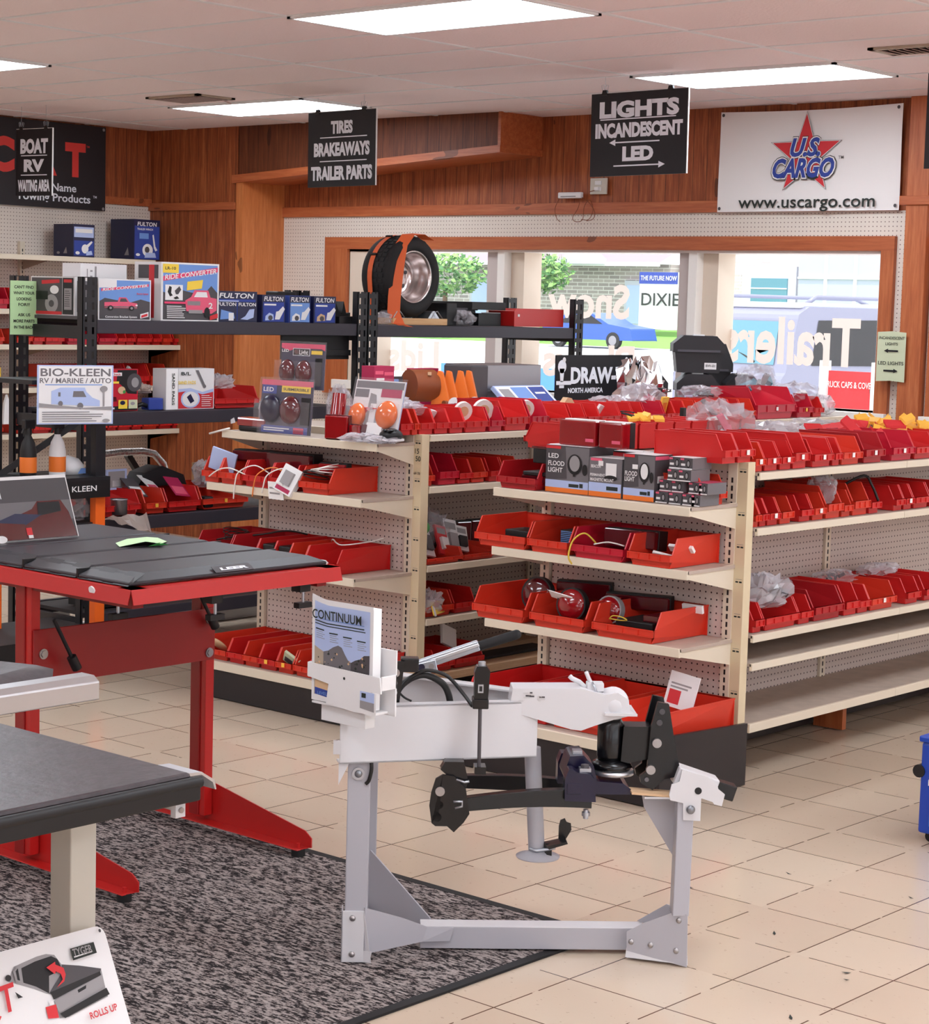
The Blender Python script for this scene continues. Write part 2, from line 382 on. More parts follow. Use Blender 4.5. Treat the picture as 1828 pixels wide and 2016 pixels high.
# ------------------------------------------------------------------ room shell
HC = 2.952; XW = 10.05; YL = 11.62
mb = MB(); mb.box(-4, -6, -0.1, 10.7, 12, 0, 'vinyl tile'); f = struct('floor', mb)
f.data.transform(Matrix.Translation(f.location)); f.location = (0, 0, 0)       # tile pattern is laid in room coordinates
mb = MB(); mb.box(-4, -6, HC, 10.7, 12, HC+0.08, 'ceiling tile'); struct('ceiling', mb)
mb = MB()                                                                          # T-bar grid: 2 x 4 ft tiles
gx0, gy0 = 6.015, 7.568
for i in range(-16, 7):
    x = gx0+i*0.6096
    if -4 < x < XW: mb.box(x-0.012, -6, HC-0.004, x+0.012, YL, HC+0.002, 'white')
for j in range(-3, 12):
    y = gy0-j*1.2192
    if -6 < y < YL: mb.box(-4, y-0.012, HC-0.0045, XW, y+0.012, HC+0.002, 'white')
struct('trim_1', mb)
# window wall: pegboard to 2.39 m, brown paneling above, two window openings
WZ0, WZ1 = 1.2, 2.115
W1 = (5.73, 9.93); W2 = (2.2, 5.36)
mb = MB()
def wallpiece(y0, y1, z0, z1, m): mb.box(XW, y0, z0, XW+0.27, y1, z1, m)
for (y0, y1, z0, z1) in [(-6, 10.69, 0, WZ0), (-6, 10.69, WZ1, 2.335), (W1[1], 10.69, WZ0, WZ1), (W2[1], W1[0], WZ0, WZ1), (-6, W2[0], WZ0, WZ1)]:
    wallpiece(y0, y1, z0, z1, 'pegboard wall y')
o = struct('wall_back', mb); o.data.transform(Matrix.Translation(o.location)); o.location = (0, 0, 0)
mb = MB(); mb.box(XW, -6, 2.335, XW+0.27, 10.69, HC, 'paneling'); o = struct('wall_back_upper', mb)
mb = MB(); mb.box(9.66, 10.66, 0, XW+0.27, YL+0.3, HC, 'paneling'); struct('wall_corner', mb)
mb = MB(); mb.box(9.645, 10.60, 0, XW, 10.665, 2.60, 'jamb wood'); struct('trim_2', mb)       # warm side of the alcove
mb = MB()                                                                                       # dark board seams and moulding over the panels
mb.box(9.64, 10.68, 2.37, 9.665, YL, 2.425, 'trim wood'); mb.box(10.03, 5.66, 2.335, 10.055, 10.60, 2.405, 'trim wood')
mb.box(10.03, 2.0, 2.335, 10.055, 5.4, 2.405, 'trim wood')
struct('trim_3', mb, .003)
mb = MB()                                                                                       # sloping soffit box above the alcove
q = [(10.665, 2.60), (8.25, 2.735), (8.25, HC), (10.665, HC)]
mb.prism(q, (9.66, 0, 0), EY, EZ, 0.395, 'paneling'); struct('trim_4', mb)
mb = MB()
mb.prism([(10.70, 2.555), (8.22, 2.70), (8.22, 2.745), (10.70, 2.61)], (9.63, 0, 0), EY, EZ, 0.42, 'trim wood')
mb.box(9.64, 8.225, 2.70, 10.05, 8.25, HC, 'trim wood')
struct('trim_5', mb, .003)
# pegboard corners, window casing, mullions
mb = MB()
def casing(y0, y1):
    mb.box(10.02, y0-0.085, WZ1-0.005, 10.06, y1+0.22, WZ1+0.078, 'trim wood')
    mb.box(10.02, y0-0.085, WZ0-0.1, 10.06, y0, WZ1, 'post wood'); mb.box(10.02, y1, WZ0-0.1, 10.06, y1+0.22 if y1 > 9 else y1+.05, WZ1, 'post wood')
    mb.box(9.99, y0-0.085, WZ0-0.06, 10.3, y1+0.1, WZ0, 'sill white')
casing(*W1); struct('trim_6', mb, .003)
mb = MB(); casing(*W2); struct('trim_7', mb, .003)
mb = MB(); mb.box(9.98, 5.43, 0, 10.06, 5.565, HC, 'post wood'); mb.box(9.965, 5.40, 2.36, 10.06, 5.60, 2.41, 'trim wood'); struct('trim_8', mb, .004)
def window(n, y0, y1, cols, xg=10.30):
    mb = MB()
    mb.box(XW+.005, y0, WZ1-.02, 10.32, y1, WZ1-.002, 'sill white'); mb.box(XW+.005, y1-.18, WZ0, 10.30, y1, WZ1, 'mullion tan'); mb.box(XW+.005, y0, WZ0, 10.32, y0+.02, WZ1, 'sill white')
    for a, b in cols:
        mb.box(10.10, a+.17, WZ0, 10.31, b, WZ1-.02, 'mullion grey'); mb.box(10.06, a+.11, WZ0, 10.31, a+.17, WZ1-.02, 'sill white'); mb.box(10.13, a, WZ0, 10.31, a+.11, WZ1-.02, 'mullion tan')
    o = struct(n, mb)
    g = MB(); g.box(xg, y0+.02, WZ0, xg+.006, y1-.02, WZ1-.02, 'glass'); g.build('window_pane', o)
    return o
win1 = window('window_1', W1[0], W1[1], [(8.41, 8.70), (6.89, 7.155)])
window('window_2', W2[0], W2[1], [(3.9, 4.1)])
def decal(body, y0, y1, z0, z1, label):
    mb = MB(); mb.text(body, (10.296, (y0+y1)/2, (z0+z1)/2), EY, EZ, (z1-z0), 'window decal', w=y1-y0, bold=.03, lift=0.0005)
    mb.build('window_lettering', None, label, 'lettering', None)
decal('Trailers', 5.995, 6.945, 1.455, 1.73, 'pale reversed letters reading Trailers on the right window pane')
decal('Snow', 7.67, 8.336, 1.69, 1.90, 'pale reversed letters reading Snow on the middle window pane')
decal('Plows', 7.616, 8.363, 1.305, 1.515, 'pale reversed letters reading Plows on the middle window pane')
decal('Lids', 9.289, 9.772, 1.28, 1.49, 'pale reversed letters reading Lids on the left window pane')
# left wall: pegboard below, paneling above
mb = MB(); mb.box(-4, YL, 0, 9.69, YL+0.15, 2.405, 'pegboard wall x'); o = struct('wall_left', mb); o.data.transform(Matrix.Translation(o.location)); o.location = (0, 0, 0)
mb = MB(); mb.box(-4, YL, 2.405, 9.66, YL+0.15, HC, 'paneling'); struct('wall_left_upper', mb)
mb = MB(); mb.box(9.0, YL-.02, 2.40, 9.66, YL+.005, 2.455, 'trim wood'); struct('trim_9', mb, .003)
# the walls behind the camera and to its right, out of view; dark paneling and added window openings shape the fill light
mb = MB()
for (y0, y1, z0, z1) in [(-6, 12, 0, .9), (-6, 12, 2.3, HC), (-6, -4.5, .9, 2.3), (-1.5, .5, .9, 2.3), (3.5, 12, .9, 2.3)]: mb.box(-4.15, y0, z0, -4, y1, z1, 'paneling')
struct('wall_front', mb)
mb = MB()
for (x0, x1, z0, z1) in [(-4, 10.7, 0, .35), (-4, 10.7, 2.6, HC), (-4, -3.4, .35, 2.6), (1.4, 1.8, .35, 2.6), (6.5, 10.7, .35, 2.6)]: mb.box(x0, -6.15, z0, x1, -6, z1, 'paneling')
struct('wall_right', mb)
mb = MB(); mb.box(-4.06, -6, .9, -4.05, 3.6, 2.3, 'glass'); struct('fill_window_3', mb)  # added unseen window behind the camera, lets in daylight to fill the ceiling
mb = MB(); mb.box(-4, -6.06, .35, 10.7, -6.05, 2.6, 'glass'); struct('fill_window_4', mb)  # added unseen window on the right wall, for the same ceiling fill
mb = MB(); mb.add([(-40, -40, -.06), (-4.2, -40, -.06), (-4.2, 40, -.06), (-40, 40, -.06)], [(0, 1, 2, 3)], 'outdoor lot'); mb.add([(-4.2, -40, -.06), (10.7, -40, -.06), (10.7, -6.2, -.06), (-4.2, -6.2, -.06)], [(0, 1, 2, 3)], 'outdoor lot'); struct('outdoor_ground', mb)  # unseen bright lot added to bounce daylight in through the fill windows

# ------------------------------------------------------------------ ceiling lights and vents
LN = {(4, 1): 'rectangular ceiling light panel above and right of the hanging lights sign', (4, -2): 'rectangular ceiling light panel nearest the wood paneled corner',
      (0, 1): 'large bright ceiling light panel at the top of the view', (0, -2): 'ceiling light panel cut off at the left edge of the view'}
for i in (-12, -8, -4, 0, 4):
    for j in (-2, 1, 4, 7, 9):
        x = gx0+i*0.6096; y1 = gy0-j*1.2192; y0 = y1-1.2192
        lab = LN.get((i, j), 'fluorescent ceiling panel elsewhere in the shop, out of the picture')
        t = thing('ceiling_light', lab, 'light', (x+.305, y0+.61, HC-.02), 'fluorescent ceiling panels')
        m2 = MB(); m2.box(x+.02, y0+.02, HC-.012, x+.59, y1-.02, HC-.006, 'light panel'); m2.build('diffuser', t)
        m2 = MB()
        for a in [(x, y0, x+.02, y1), (x+.59, y0, x+.61, y1), (x, y0, x+.61, y0+.02), (x, y1-.02, x+.61, y1)]: m2.box(a[0], a[1], HC-.014, a[2], a[3], HC-.001, 'white')
        m2.build('light_frame', t)
def vent(x0, y0, x1, y1, lab, lever=True):
    t = thing('ceiling_vent', lab, 'vent', ((x0+x1)/2, (y0+y1)/2, HC-.02), 'ceiling air vents')
    m2 = MB()
    m2.box(x0, y0, HC-.012, x1, y0+.03, HC-.001, 'cream dull'); m2.box(x0, y1-.03, HC-.012, x1, y1, HC-.001, 'cream dull'); m2.box(x0, y0, HC-.012, x0+.03, y1, HC-.001, 'cream dull'); m2.box(x1-.03, y0, HC-.012, x1, y1, HC-.001, 'cream dull')
    m2.box(x0+.03, y0+.03, HC-.003, x1-.03, y1-.03, HC-.001, 'slot dark'); m2.build('vent_frame', t)
    n = int((y1-y0-.06)/.035); m3 = MB()
    for k in range(n):
        y = y0+.03+(k+.5)*(y1-y0-.06)/n; m3.obox(((x0+x1)/2, y, HC-.010), ((x1-x0)/2-.03, 0, 0), (0, .011, .006), (0, -.0008, .001), 'vent brown')
    m3.build('vent_louver', t)
    if lever: m4 = MB(); m4.bar((x1-.05, y0+.06, HC-.012), (x1+.02, y0+.06, HC-.03), .01, .006, 'vent brown'); m4.build('vent_lever', t)
vent(8.0, 9.2, 8.3, 9.68, 'small louvered ceiling vent near the corner light panel')
vent(8.1, 4.2, 8.33, 4.75, 'louvered ceiling vent at the upper right edge')

# ------------------------------------------------------------------ the street outside
mb = MB()
def gq(x0, z0, x1, z1, m): mb.add([(x0, -40, z0), (x1, -40, z1), (x1, 130, z1), (x0, 130, z0)], [(0, 1, 2, 3)], m)
gq(10.7, -.05, 62, .05, 'outdoor lot'); gq(62, .05, 68, .12, 'road')
struct('outdoor_ground', mb)
mb = MB(); gq(68, .13, 72, .85, 'grass'); gq(72, .85, 110, .9, 'grass'); mb.add([(38, 60, .06), (44, 60, .06), (44, 90, .06), (38, 90, .06)], [(0, 1, 2, 3)], 'grass'); struct('lawn', mb)
t = thing('stone_house', 'stone faced house with a pale roof across the street', 'building', (76, 60, .85))
mb = MB(); mb.box(72.5, 51.8, .5, 84, 75, 3.75, 'ledge stone'); mb.build('wall', t)
mb = MB(); mb.add([(71.5, 51.75, 3.75), (71.5, 76, 3.75), (78, 76, 6.6), (78, 51.75, 6.6)], [(0, 1, 2, 3)], 'roof shingle'); mb.box(71.4, 51.75, 3.62, 71.6, 76, 3.80, 'white'); mb.build('roof', t)
mb = MB(); mb.prism([(54.6, 3.7), (57.4, 3.7), (56, 4.7)], (71.3, 0, 0), EY, EZ, .6, 'siding'); mb.build('gable', t)
for a, b in ((61.8, 63.4), (66, 67.6), (52.4, 54.2)):
    mb = MB(); mb.box(72.35, a, .9, 72.52, b, 3.0, 'siding'); mb.box(72.33, a+.15, 1.1, 72.36, b-.15, 2.8, 'pale blue'); mb.build('window', t)
t = thing('brick_shop', 'white brick shop with teal window and garage door across the street', 'building', (76, 44, .85))
mb = MB(); mb.box(73.0, 25, .5, 84, 51.6, 7, 'white brick'); mb.build('wall', t)
fr2 = MB(); fr2.box(72.85, 45.6, .9, 73.02, 48.3, 3.7, 'siding'); o = fr2.build('window_frame', t)
mb = MB(); mb.box(72.78, 46.0, 1.7, 72.87, 47.8, 3.2, 'teal'); mb.box(72.76, 46.0, 2.75, 72.79, 47.8, 2.8, 'white'); mb.build('window_pane', o)
mb = MB(); mb.box(72.7, 26, .5, 73.0, 45.4, 5.2, 'garage door')
for y in (27.5, 29.5, 31.5, 33.5, 35.5, 37.5, 39.5, 41.0, 42.6, 44.0): mb.box(72.64, y, .5, 72.7, y+.14, 5.2, 'white')
for z in (1.6, 3.2, 4.8): mb.box(72.62, 26, z, 72.7, 45.4, z+.08, 'white')
mb.build('garage_door', t)
t = thing('yard_sign', 'white shop sign with blue band on the lawn outside', 'sign', (70, 53.5, .6))
mb = MB(); mb.box(70.5, 50.0, .9, 70.8, 52.0, 3.35, 'white'); mb.box(70.45, 50.0, 2.85, 70.5, 52.0, 3.35, 'usblue'); mb.build('board', t)
mb = MB(); mb.text('DIXIE', (70.44, 50.85, 2.2), -EY, EZ, .55, 'ink', w=2.0); mb.text('THE FUTURE NOW', (70.42, 50.95, 3.1), -EY, EZ, .2, 'white', w=1.9); mb.build('lettering', t)
t = thing('wood_fence', 'pale blue board fence outside the left window pane', 'fence', (68, 66, .2))
mb = MB()
for k in range(22): mb.box(70.8, 66.2+k*.34, .5, 70.86, 66.5+k*.34, 4.2, 'pale blue')
mb.box(70.76, 66.2, 3.2, 70.8, 73.6, 3.35, 'white'); mb.build('board_panel', t)
def tree(x, y, z, h, r, n, lab, seed):
    rnd = random.Random(seed); t = thing('leafy_tree', lab, 'tree', (x, y, z), 'trees across the street')
    mb = MB(); mb.cyl((x, y, z), (x, y, z+h*.55), .16, 'bark', 8, .1); mb.build('trunk', t)
    mb = MB()
    for k in range(n):
        a = rnd.uniform(0, 2*PI); u = rnd.uniform(-1, 1); q = rnd.uniform(.3, 1)**.5; s_ = math.sqrt(1-u*u)
        c = V(x+r*q*s_*math.cos(a), y+r*1.25*q*s_*math.sin(a), z+h*.72+r*.62*q*u)
        d = V(rnd.gauss(0, 1), rnd.gauss(0, 1), rnd.gauss(0, 1)).normalized(); e = d.orthogonal().normalized(); g = rnd.uniform(.1, .2)
        mb.add([c-d*g, c+e*g*.6, c+d*g, c-e*g*.6], [(0, 1, 2, 3)], 'leaf light' if rnd.random() < .55 else 'leaf dark')
    mb.build('foliage', t)
tree(68.6, 56.6, .2, 4.2, 1.7, 1300, 'leafy green tree outside the middle window pane', 3)
tree(68.6, 61.6, .2, 4.1, 1.7, 1100, 'leafy green tree outside behind the spare wheel', 4)
# cars
def suv():
    t = thing('suv', 'grey sport utility vehicle parked just outside the right window pane', 'car', (20, 11.6, 0))
    M = Matrix.Translation((18.0, 11.4, 0)) @ Matrix.Rotation(math.radians(-14.5), 4, 'Z')
    def P(mb): mb.xf = M; return mb
    mb = P(MB())
    mb.prism([(0, .55), (.0, 1.05), (.06, 1.12), (.22, 1.74), (.36, 1.82), (3.2, 1.82), (3.9, 1.18), (4.9, 1.05), (4.95, .5), (4.6, .35), (.2, .35)], (0, 1.75, 0), EX, EZ, 1.75, 'suv grey'); mb.build('body', t, bevel=.05)
    mb = P(MB()); mb.box(.3, .06, 1.80, 3.2, 1.69, 1.865, 'suv roof'); mb.build('roof', t, bevel=.03)
    mb = P(MB()); mb.flat([(.42, 1.2), (.5, 1.68), (1.6, 1.70), (1.6, 1.2)], (0, -.006, 0), EX, EZ, 'soft black'); mb.build('side_window', t)
    mb = P(MB()); mb.flat([(1.7, 1.2), (1.7, 1.70), (2.9, 1.68), (3.4, 1.2)], (0, -.006, 0), EX, EZ, 'soft black'); mb.build('side_window', t)
    mb = P(MB()); mb.add([(.07, .2, 1.2), (.185, .26, 1.66), (.185, 1.5, 1.66), (.07, 1.56, 1.2)], [(0, 1, 2, 3)], 'teal'); mb.build('rear_window', t)
    mb = P(MB()); mb.tube([(.08, .5, 1.22), (.12, .85, 1.34), (.14, 1.15, 1.42)], .014, 'black'); mb.build('rear_wiper', t)
    for y in (.2, 1.55):
        mb = P(MB()); mb.tube([(.5, y, 1.85), (.65, y, 1.93), (2.6, y, 1.93), (2.8, y, 1.86)], .025, 'suv grey'); mb.build('roof_rail', t)
    for a in (.95, 3.95):
        for b in (0.0, 1.53): mb = P(MB()); mb.cyl((a, b, .35), (a, b+.22, .35), .35, 'tire black', 20); mb.build('wheel', t)
suv()
def sedan():
    t = thing('sedan', 'blue car driving along the street outside', 'car', (66, 50.5, .1))
    M = Matrix.Translation((65.6, 53.4, .1)) @ Matrix.Rotation(-PI/2, 4, 'Z')
    def P(mb): mb.xf = M; return mb
    mb = P(MB()); mb.prism([(0, .35), (.05, .9), (.7, 1.0), (1.3, 1.42), (2.6, 1.45), (3.5, 1.0), (4.6, .85), (4.75, .35)], (0, 1.7, 0), EX, EZ, 1.7, 'car blue'); mb.build('body', t, bevel=.06)
    for q_ in ([(.95, 1.0), (1.4, 1.34), (1.95, 1.36), (1.95, 1.0)], [(2.0, 1.0), (2.0, 1.36), (2.55, 1.36), (3.2, 1.0)]):
        mb = P(MB()); mb.flat(q_, (0, -.01, 0), EX, EZ, 'soft black'); mb.build('window', t)
    for a in (.9, 3.75):
        mb = P(MB()); mb.cyl((a, -.02, .34), (a, .2, .34), .34, 'tire black', 18); w_ = mb.build('wheel', t)
        mb = P(MB()); mb.cyl((a, -.03, .34), (a, 0, .34), .2, 'steel', 14); mb.build('hubcap', w_)
sedan()
mb = MB(); mb.box(24, 18.4, .0, 24.3, 21.6, .80, 'light blue'); one('blue_barrier', mb, 'blue barrier low outside the left window pane', 'barrier')
t = thing('red_banner', 'red cap and cover banner hung low outside the right pane', 'banner', (12.5, 7.1, .9))
mb = MB(); mb.box(12.5, 6.2, .7, 12.52, 7.52, 1.35, 'usred'); mb.build('sheet', t)
for y in (7.52, 7.1): mb = MB(); mb.box(12.47, y, .0, 12.53, y+.06, 1.42, 'white'); mb.build('post', t)
mb = MB(); mb.text('TRUCK CAPS & COVERS', (12.495, 7.34, 1.255), -EY, EZ, .045, 'white', w=.42); mb.flat([(.11*math.cos(k*PI/12), .09*math.sin(k*PI/12)) for k in range(24)], (12.494, 7.10-.03, 1.22), -EY, EZ, 'dark grey'); mb.text('RAM', (12.49, 7.06, 1.22), -EY, EZ, .07, 'white', w=.17); mb.flat([(-.3, -.1), (-.2, .08), (.2, .1), (.32, -.1)], (12.493, 7.2, .95), -EY, EZ, 'pink'); mb.build('lettering', t)
# ------------------------------------------------------------------ rug
mb = MB()
mb.box(-1, .5, .001, 4.36, 3.40, .007, 'carpet'); mb.box(-1, 3.40, .001, 4.36, 8, .007, 'carpet')
rug = MB(); rug.box(1.0, 3.30, .001, 4.36, 5.6, .007, 'carpet')
t = thing('floor_rug', 'grey and black flecked rug under the display tables', 'rug', (3.2, 4.4, 0))
o = rug.build('pile', t); o.data.transform(Matrix.Translation(WLOC[t.name])); o.location = -WLOC[t.name]
mb = MB(); mb.box(1.0, 3.27, .001, 4.39, 3.30, .0075, 'rubber'); mb.box(4.36, 3.30, .001, 4.39, 5.62, .0075, 'rubber'); mb.build('edge_binding', t)

# ------------------------------------------------------------------ gondola shelving
def slots(mb, x0, x1, y0, y1, z0, z1, face, pitch=.03):
    n = int((z1-z0)/pitch)
    for k in range(n):
        z = z0+k*pitch
        if face == 'x': mb.box(x0-.0008, (y0+y1)/2-.004, z, x0+.002, (y0+y1)/2+.004, z+.019, 'slot dark')
        else: mb.box((x0+x1)/2-.004, y0-.0008, z, (x0+x1)/2+.004, y0+.002, z+.019, 'slot dark')
def gondola(label, XP, Y0, Y1, YC, xf_end, end_shelves, z_end_top, base_x, base_z, kick_y0, longs, base_long, XE, top_deck, posts, strip_marks):
    """XP: plane of the end posts, Y0..Y1 width, YC: back panel of the near long side"""
    t = thing('gondola_shelving', label, 'shelving', ((XP+XE)/2, (Y0+Y1)/2, 0))
    H = 1.195
    mb = MB(); mb.box(XP, Y0+.06, .2, XP+.012, Y1-.05, H-.03, 'pegboard end'); o = mb.build('pegboard_panel', t); w0 = WLOC[t.name].copy(); o.data.transform(Matrix.Translation(w0)); o.location = -w0
    mb = MB(); mb.box(XP-.01, Y0+.05, H-.03, XP+.02, Y1-.03, H, 'cream metal'); mb.build('top_rail', t)
    for (a, b) in ((Y0+.045, Y0+.085), (Y1-.045, Y1)):
        mb = MB(); mb.box(XP-.016, a, 0, XP+.03, b, H, 'cream metal'); slots(mb, XP-.016, 0, a, b, .25, H-.03, 'x'); mb.build('post', t)
    mb = MB(); mb.box(XP-.012, Y0, 0, XP+.035, Y0+.045, H+.004, 'cream strip')
    for k, z in enumerate(strip_marks):
        mb.box(XP-.0128, Y0+.008, z, XP-.011, Y0+.02, z+.006, 'ink'); mb.box(XP-.0128, Y0+.024, z, XP-.011, Y0+.036, z+.006, 'ink'); mb.box(XP-.0128, Y0+.008, z+.012, XP-.011, Y0+.036, z+.0135, 'mid grey')
    mb.build('end_trim', t, 'yellowed cream trim strip with pen marks', bevel=.003)
    for (z, xf) in end_shelves:
        mb = MB(); mb.box(xf, Y0+.04, z-.012, XP-.005, Y1, z, 'shelf top'); sh_ = mb.build('shelf', t); mb = MB(); mb.box(xf-.006, Y0+.04, z-.032, xf+.008, Y1, z+.001, 'cream metal'); mb.build('price_rail', sh_, bevel=.002)
        for y in (Y0+.045, Y1-.012):
            mb = MB(); mb.prism([(xf+.005, z-.03), (XP-.016, z-.095), (XP-.016, z+.002), (xf+.06, z-.006), (xf+.005, z-.006)], (0, y, 0), EX, EZ, -.006, 'cream metal'); mb.build('bracket', t)
    # base deck and black kick plate of the end
    mb = MB(); mb.box(base_x, Y0-.04, base_z-.02, XP-.005, Y1, base_z, 'shelf top'); mb.box(base_x-.005, Y0-.04, base_z-.035, base_x+.01, Y1, base_z+.002, 'cream metal'); mb.build('base_shelf', t, bevel=.002)
    mb = MB(); mb.box(base_x+.005, Y0-.035, .004, XP-.02, Y1, base_z-.035, 'kick black')
    if kick_y0: mb.prism([(base_x+.004, 0.004), (XP-.03, .004), (XP-.03, base_z+.03), (base_x+.004, base_z+.055)], (0, kick_y0, 0), EX, EZ, -.015, 'kick black')
    mb.build('kick_plate', t)
    # near long side
    mb = MB(); mb.box(XP+.04, YC, .12, XE, YC+.012, H-.01, 'pegboard long'); o = mb.build('pegboard_panel', t); o.data.transform(Matrix.Translation(w0)); o.location = -w0
    for x in posts:
        mb = MB(); mb.box(x-.02, YC-.014, .1, x+.02, YC+.02, H, 'cream metal'); slots(mb, x-.02, x+.02, YC-.014, 0, .2, H-.05, 'y'); mb.build('post', t)
    ed = [XP+.037]+list(posts)+[XE]
    for (z, yf, mt) in longs:
        for a, b in zip(ed[:-1], ed[1:]):
            mb = MB(); mb.box(a+.001, yf, z-.012, b-.001, YC-.002, z-.001, 'shelf top'); sh_ = mb.build('shelf', t); mb = MB(); mb.box(a+.001, yf-.006, z-.028, b-.001, yf+.008, z, mt); mb.build('price_rail', sh_, bevel=.002)
            mb = MB(); mb.prism([(yf+.02, z-.025), (YC-.015, z-.08), (YC-.015, z-.012), (yf+.02, z-.012)], (b-.006, 0, 0), EY, EZ, .005, 'cream metal'); mb.build('bracket', t)
    z, yf, mt = base_long
    for a, b in zip(ed[:-1], ed[1:]):
        mb = MB(); mb.box(a+.001, yf, z-.014, b-.001, YC-.002, z-.001, 'shelf top' if mt == 'cream metal' else mt); mb.box(a+.001, yf-.006, z-.034, b-.001, yf+.008, z, mt); mb.build('base_shelf', t, bevel=.002)
        mb = MB(); mb.box(b-.03, yf+.22, .006, b+.0, YC+.0, z-.034, 'post wood' if mt == 'cream metal' else 'kick black'); mb.build('foot', t)
    # far side, mostly hidden: one deck behind the panel and the carcass below
    mb = MB(); mb.box(XP+.04, YC+.014, .01, XE, Y1-.02, .12, 'kick black'); mb.build('base_carcass', t)
    if top_deck: mb = MB(); mb.box(XP+.03, YC+.02, H-.02, XE, Y1, H-.003, 'shelf top'); mb.build('shelf', t)
    return t
marks = [.33, .49, .62, .75, .88, 1.0, 1.16]
gB = gondola('cream pegboard shelving with red bins nearest the middle of the room', 6.22, 4.055, 5.02, 4.40, 5.905, [(1.045, 5.905), (.815, 5.905), (.535, 5.875)], 0, 5.64, .205, 4.0,
             [(1.160, 4.04, 'cream metal'), (.953, 4.04, 'cream metal'), (.552, 4.04, 'cream metal'), (.445, 4.04, 'cream metal')], (.216, 4.04, 'cream metal'), 8.9, True, [7.35, 8.47], marks)
gA = gondola('cream pegboard shelving beyond the first, its end facing the red table', 6.20, 5.665, 6.655, 6.02, 5.96, [(1.165, 5.96), (.938, 5.875), (.612, 5.84)], 0, 5.80, .165, None,
             [(1.197, 5.665, 'cream metal'), (.977, 5.665, 'cream metal'), (.64, 5.665, 'cream metal'), (.411, 5.665, 'cream metal')], (.167, 5.665, 'pale wood'), 9.62, True, [7.35, 8.47], marks)
mb = MB(); mb.text('15', (6.186, 5.69, 1.13), -EY, EZ, .022, 'ink'); mb.text('50', (6.186, 5.683, 1.098), -EY, EZ, .022, 'ink'); mb.text('69 78', (6.186, 5.688, 1.036), -EY, EZ, .011, 'ink')
mb.build('pen_numbers', gA, 'handwritten numbers in dark pen')

# ------------------------------------------------------------------ red bins
_BIN = {}
def bin_mesh(w, d, h, m, ribs):
    k = (round(w, 3), round(d, 2), round(h, 3), m, ribs)
    if k in _BIN: return _BIN[k]
    mb = MB(); t = .0028; lip = .46*h; wb = .86; yt = .036*h/.1
    def X(z, s, inner=0): return s*((w/2)*(wb+(1-wb)*min(1, z/(.30*h))) - (t if inner else 0))
    prof = [(.012, 0.0), (d, 0.0), (d, .3*h), (d, h), (yt, h), (.008, lip), (-.002, lip), (-.002, .24*h), (.012, .22*h)]
    n = len(prof)
    for s in (-1, 1):
        o = [(X(z, s), y, z) for y, z in prof]; i = [(X(z, s, 1), y, z) for y, z in prof]
        f1 = tuple(range(n)); f2 = tuple(range(n, 2*n))
        mb.add(o+i, [f1 if s < 0 else f1[::-1], f2[::-1] if s < 0 else f2]+[(a, (a+1) % n, n+(a+1) % n, n+a) for a in range(n)], m)
        mb.bar((s*w/2, yt, h), (s*w/2, d, h), .006, .004, m); mb.bar((s*w/2, yt, h), (s*w/2, .008, lip), .006, .004, m)
    mb.box(-w/2*wb, .012, 0, w/2*wb, d, t, m)
    mb.box(-w/2, d-t, 0, w/2, d, h, m); mb.box(-w/2, d-t, h-.006, w/2, d+.003, h, m)
    mb.box(-w/2*wb, .010, 0, w/2*wb, .014, .26*h, m)
    mb.box(-w/2, -.003, .22*h, w/2, .004, lip, m); mb.box(-w/2, -.007, lip-.004, w/2, .004, lip, m); mb.box(-w/2, -.007, .22*h, w/2, .004, .22*h+.003, m)
    for k2 in range(ribs+1):
        x = -w/2+w*k2/ribs; x = min(max(x, -w/2+.0015), w/2-.0015); mb.box(x-.0015, -.0075, .22*h, x+.0015, 0, lip, m)
    me = mb.mesh('shelf_bin'); _BIN[k] = me; return me
def put_bin(loc, w, label, group, rotz=0, d=.29, h=.10, m='bin red', sticker=None, ribs=None):
    me = bin_mesh(w, d, h, m, ribs or max(2, min(4, round(w/.045))))
    o = bpy.data.objects.new('shelf_bin', me); COL.objects.link(o); o.location = loc; o.rotation_euler = (0, 0, rotz)
    tagp(o, label, 'bin', group); WLOC[o.name] = Vector((0, 0, 0))
    if sticker:
        mb = MB(); mb.box(-.009, -.0085, .27*h, .009, -.0072, .27*h+.018, sticker)
        s = bpy.data.objects.new('sticker', mb.mesh('sticker')); COL.objects.link(s); s.parent = o; s['label'] = ('white' if 'white' in sticker else 'yellow')+' price sticker'
    return o
rb = random.Random(11)
BINS = {}
def row_x(key, spans, yf, z, where, d=.29, h=.10, heights={}, cols={}, stick=(), start=1, yaw=0.0, side='from its near post'):
    """bins along x, mouths towards -y"""
    out = []
    for k, (a, b) in enumerate(spans):
        m = cols.get(k, 'bin red' if rb.random() < .7 else 'bin orange')
        o = put_bin(((a+b)/2, yf, z), (b-a)*.97, f'{ORD[start+k]} red bin {side} on {where}', f'red bins on {where}', yaw+rb.uniform(-.012, .012), d, heights.get(k, h), m, stick[k] if isinstance(stick, dict) and k in stick else None)
        out.append(o)
    BINS[key] = out
def row_y(key, spans, xf, z, where, d=.3, h=.10, heights={}, cols={}, stick={}):
    """bins along y, mouths towards -x; spans run from left to right in the photo"""
    out = []
    for k, (a, b) in enumerate(spans):
        m = cols.get(k, 'bin red' if rb.random() < .5 else 'bin orange')
        o = put_bin((xf, (a+b)/2, z), abs(a-b)*.97, f'{ORD[k+1]} red bin from the left on {where}', f'red bins on {where}', -PI/2+rb.uniform(-.01, .01), d, heights.get(k, h), m, stick.get(k))
        out.append(o)
    BINS[key] = out
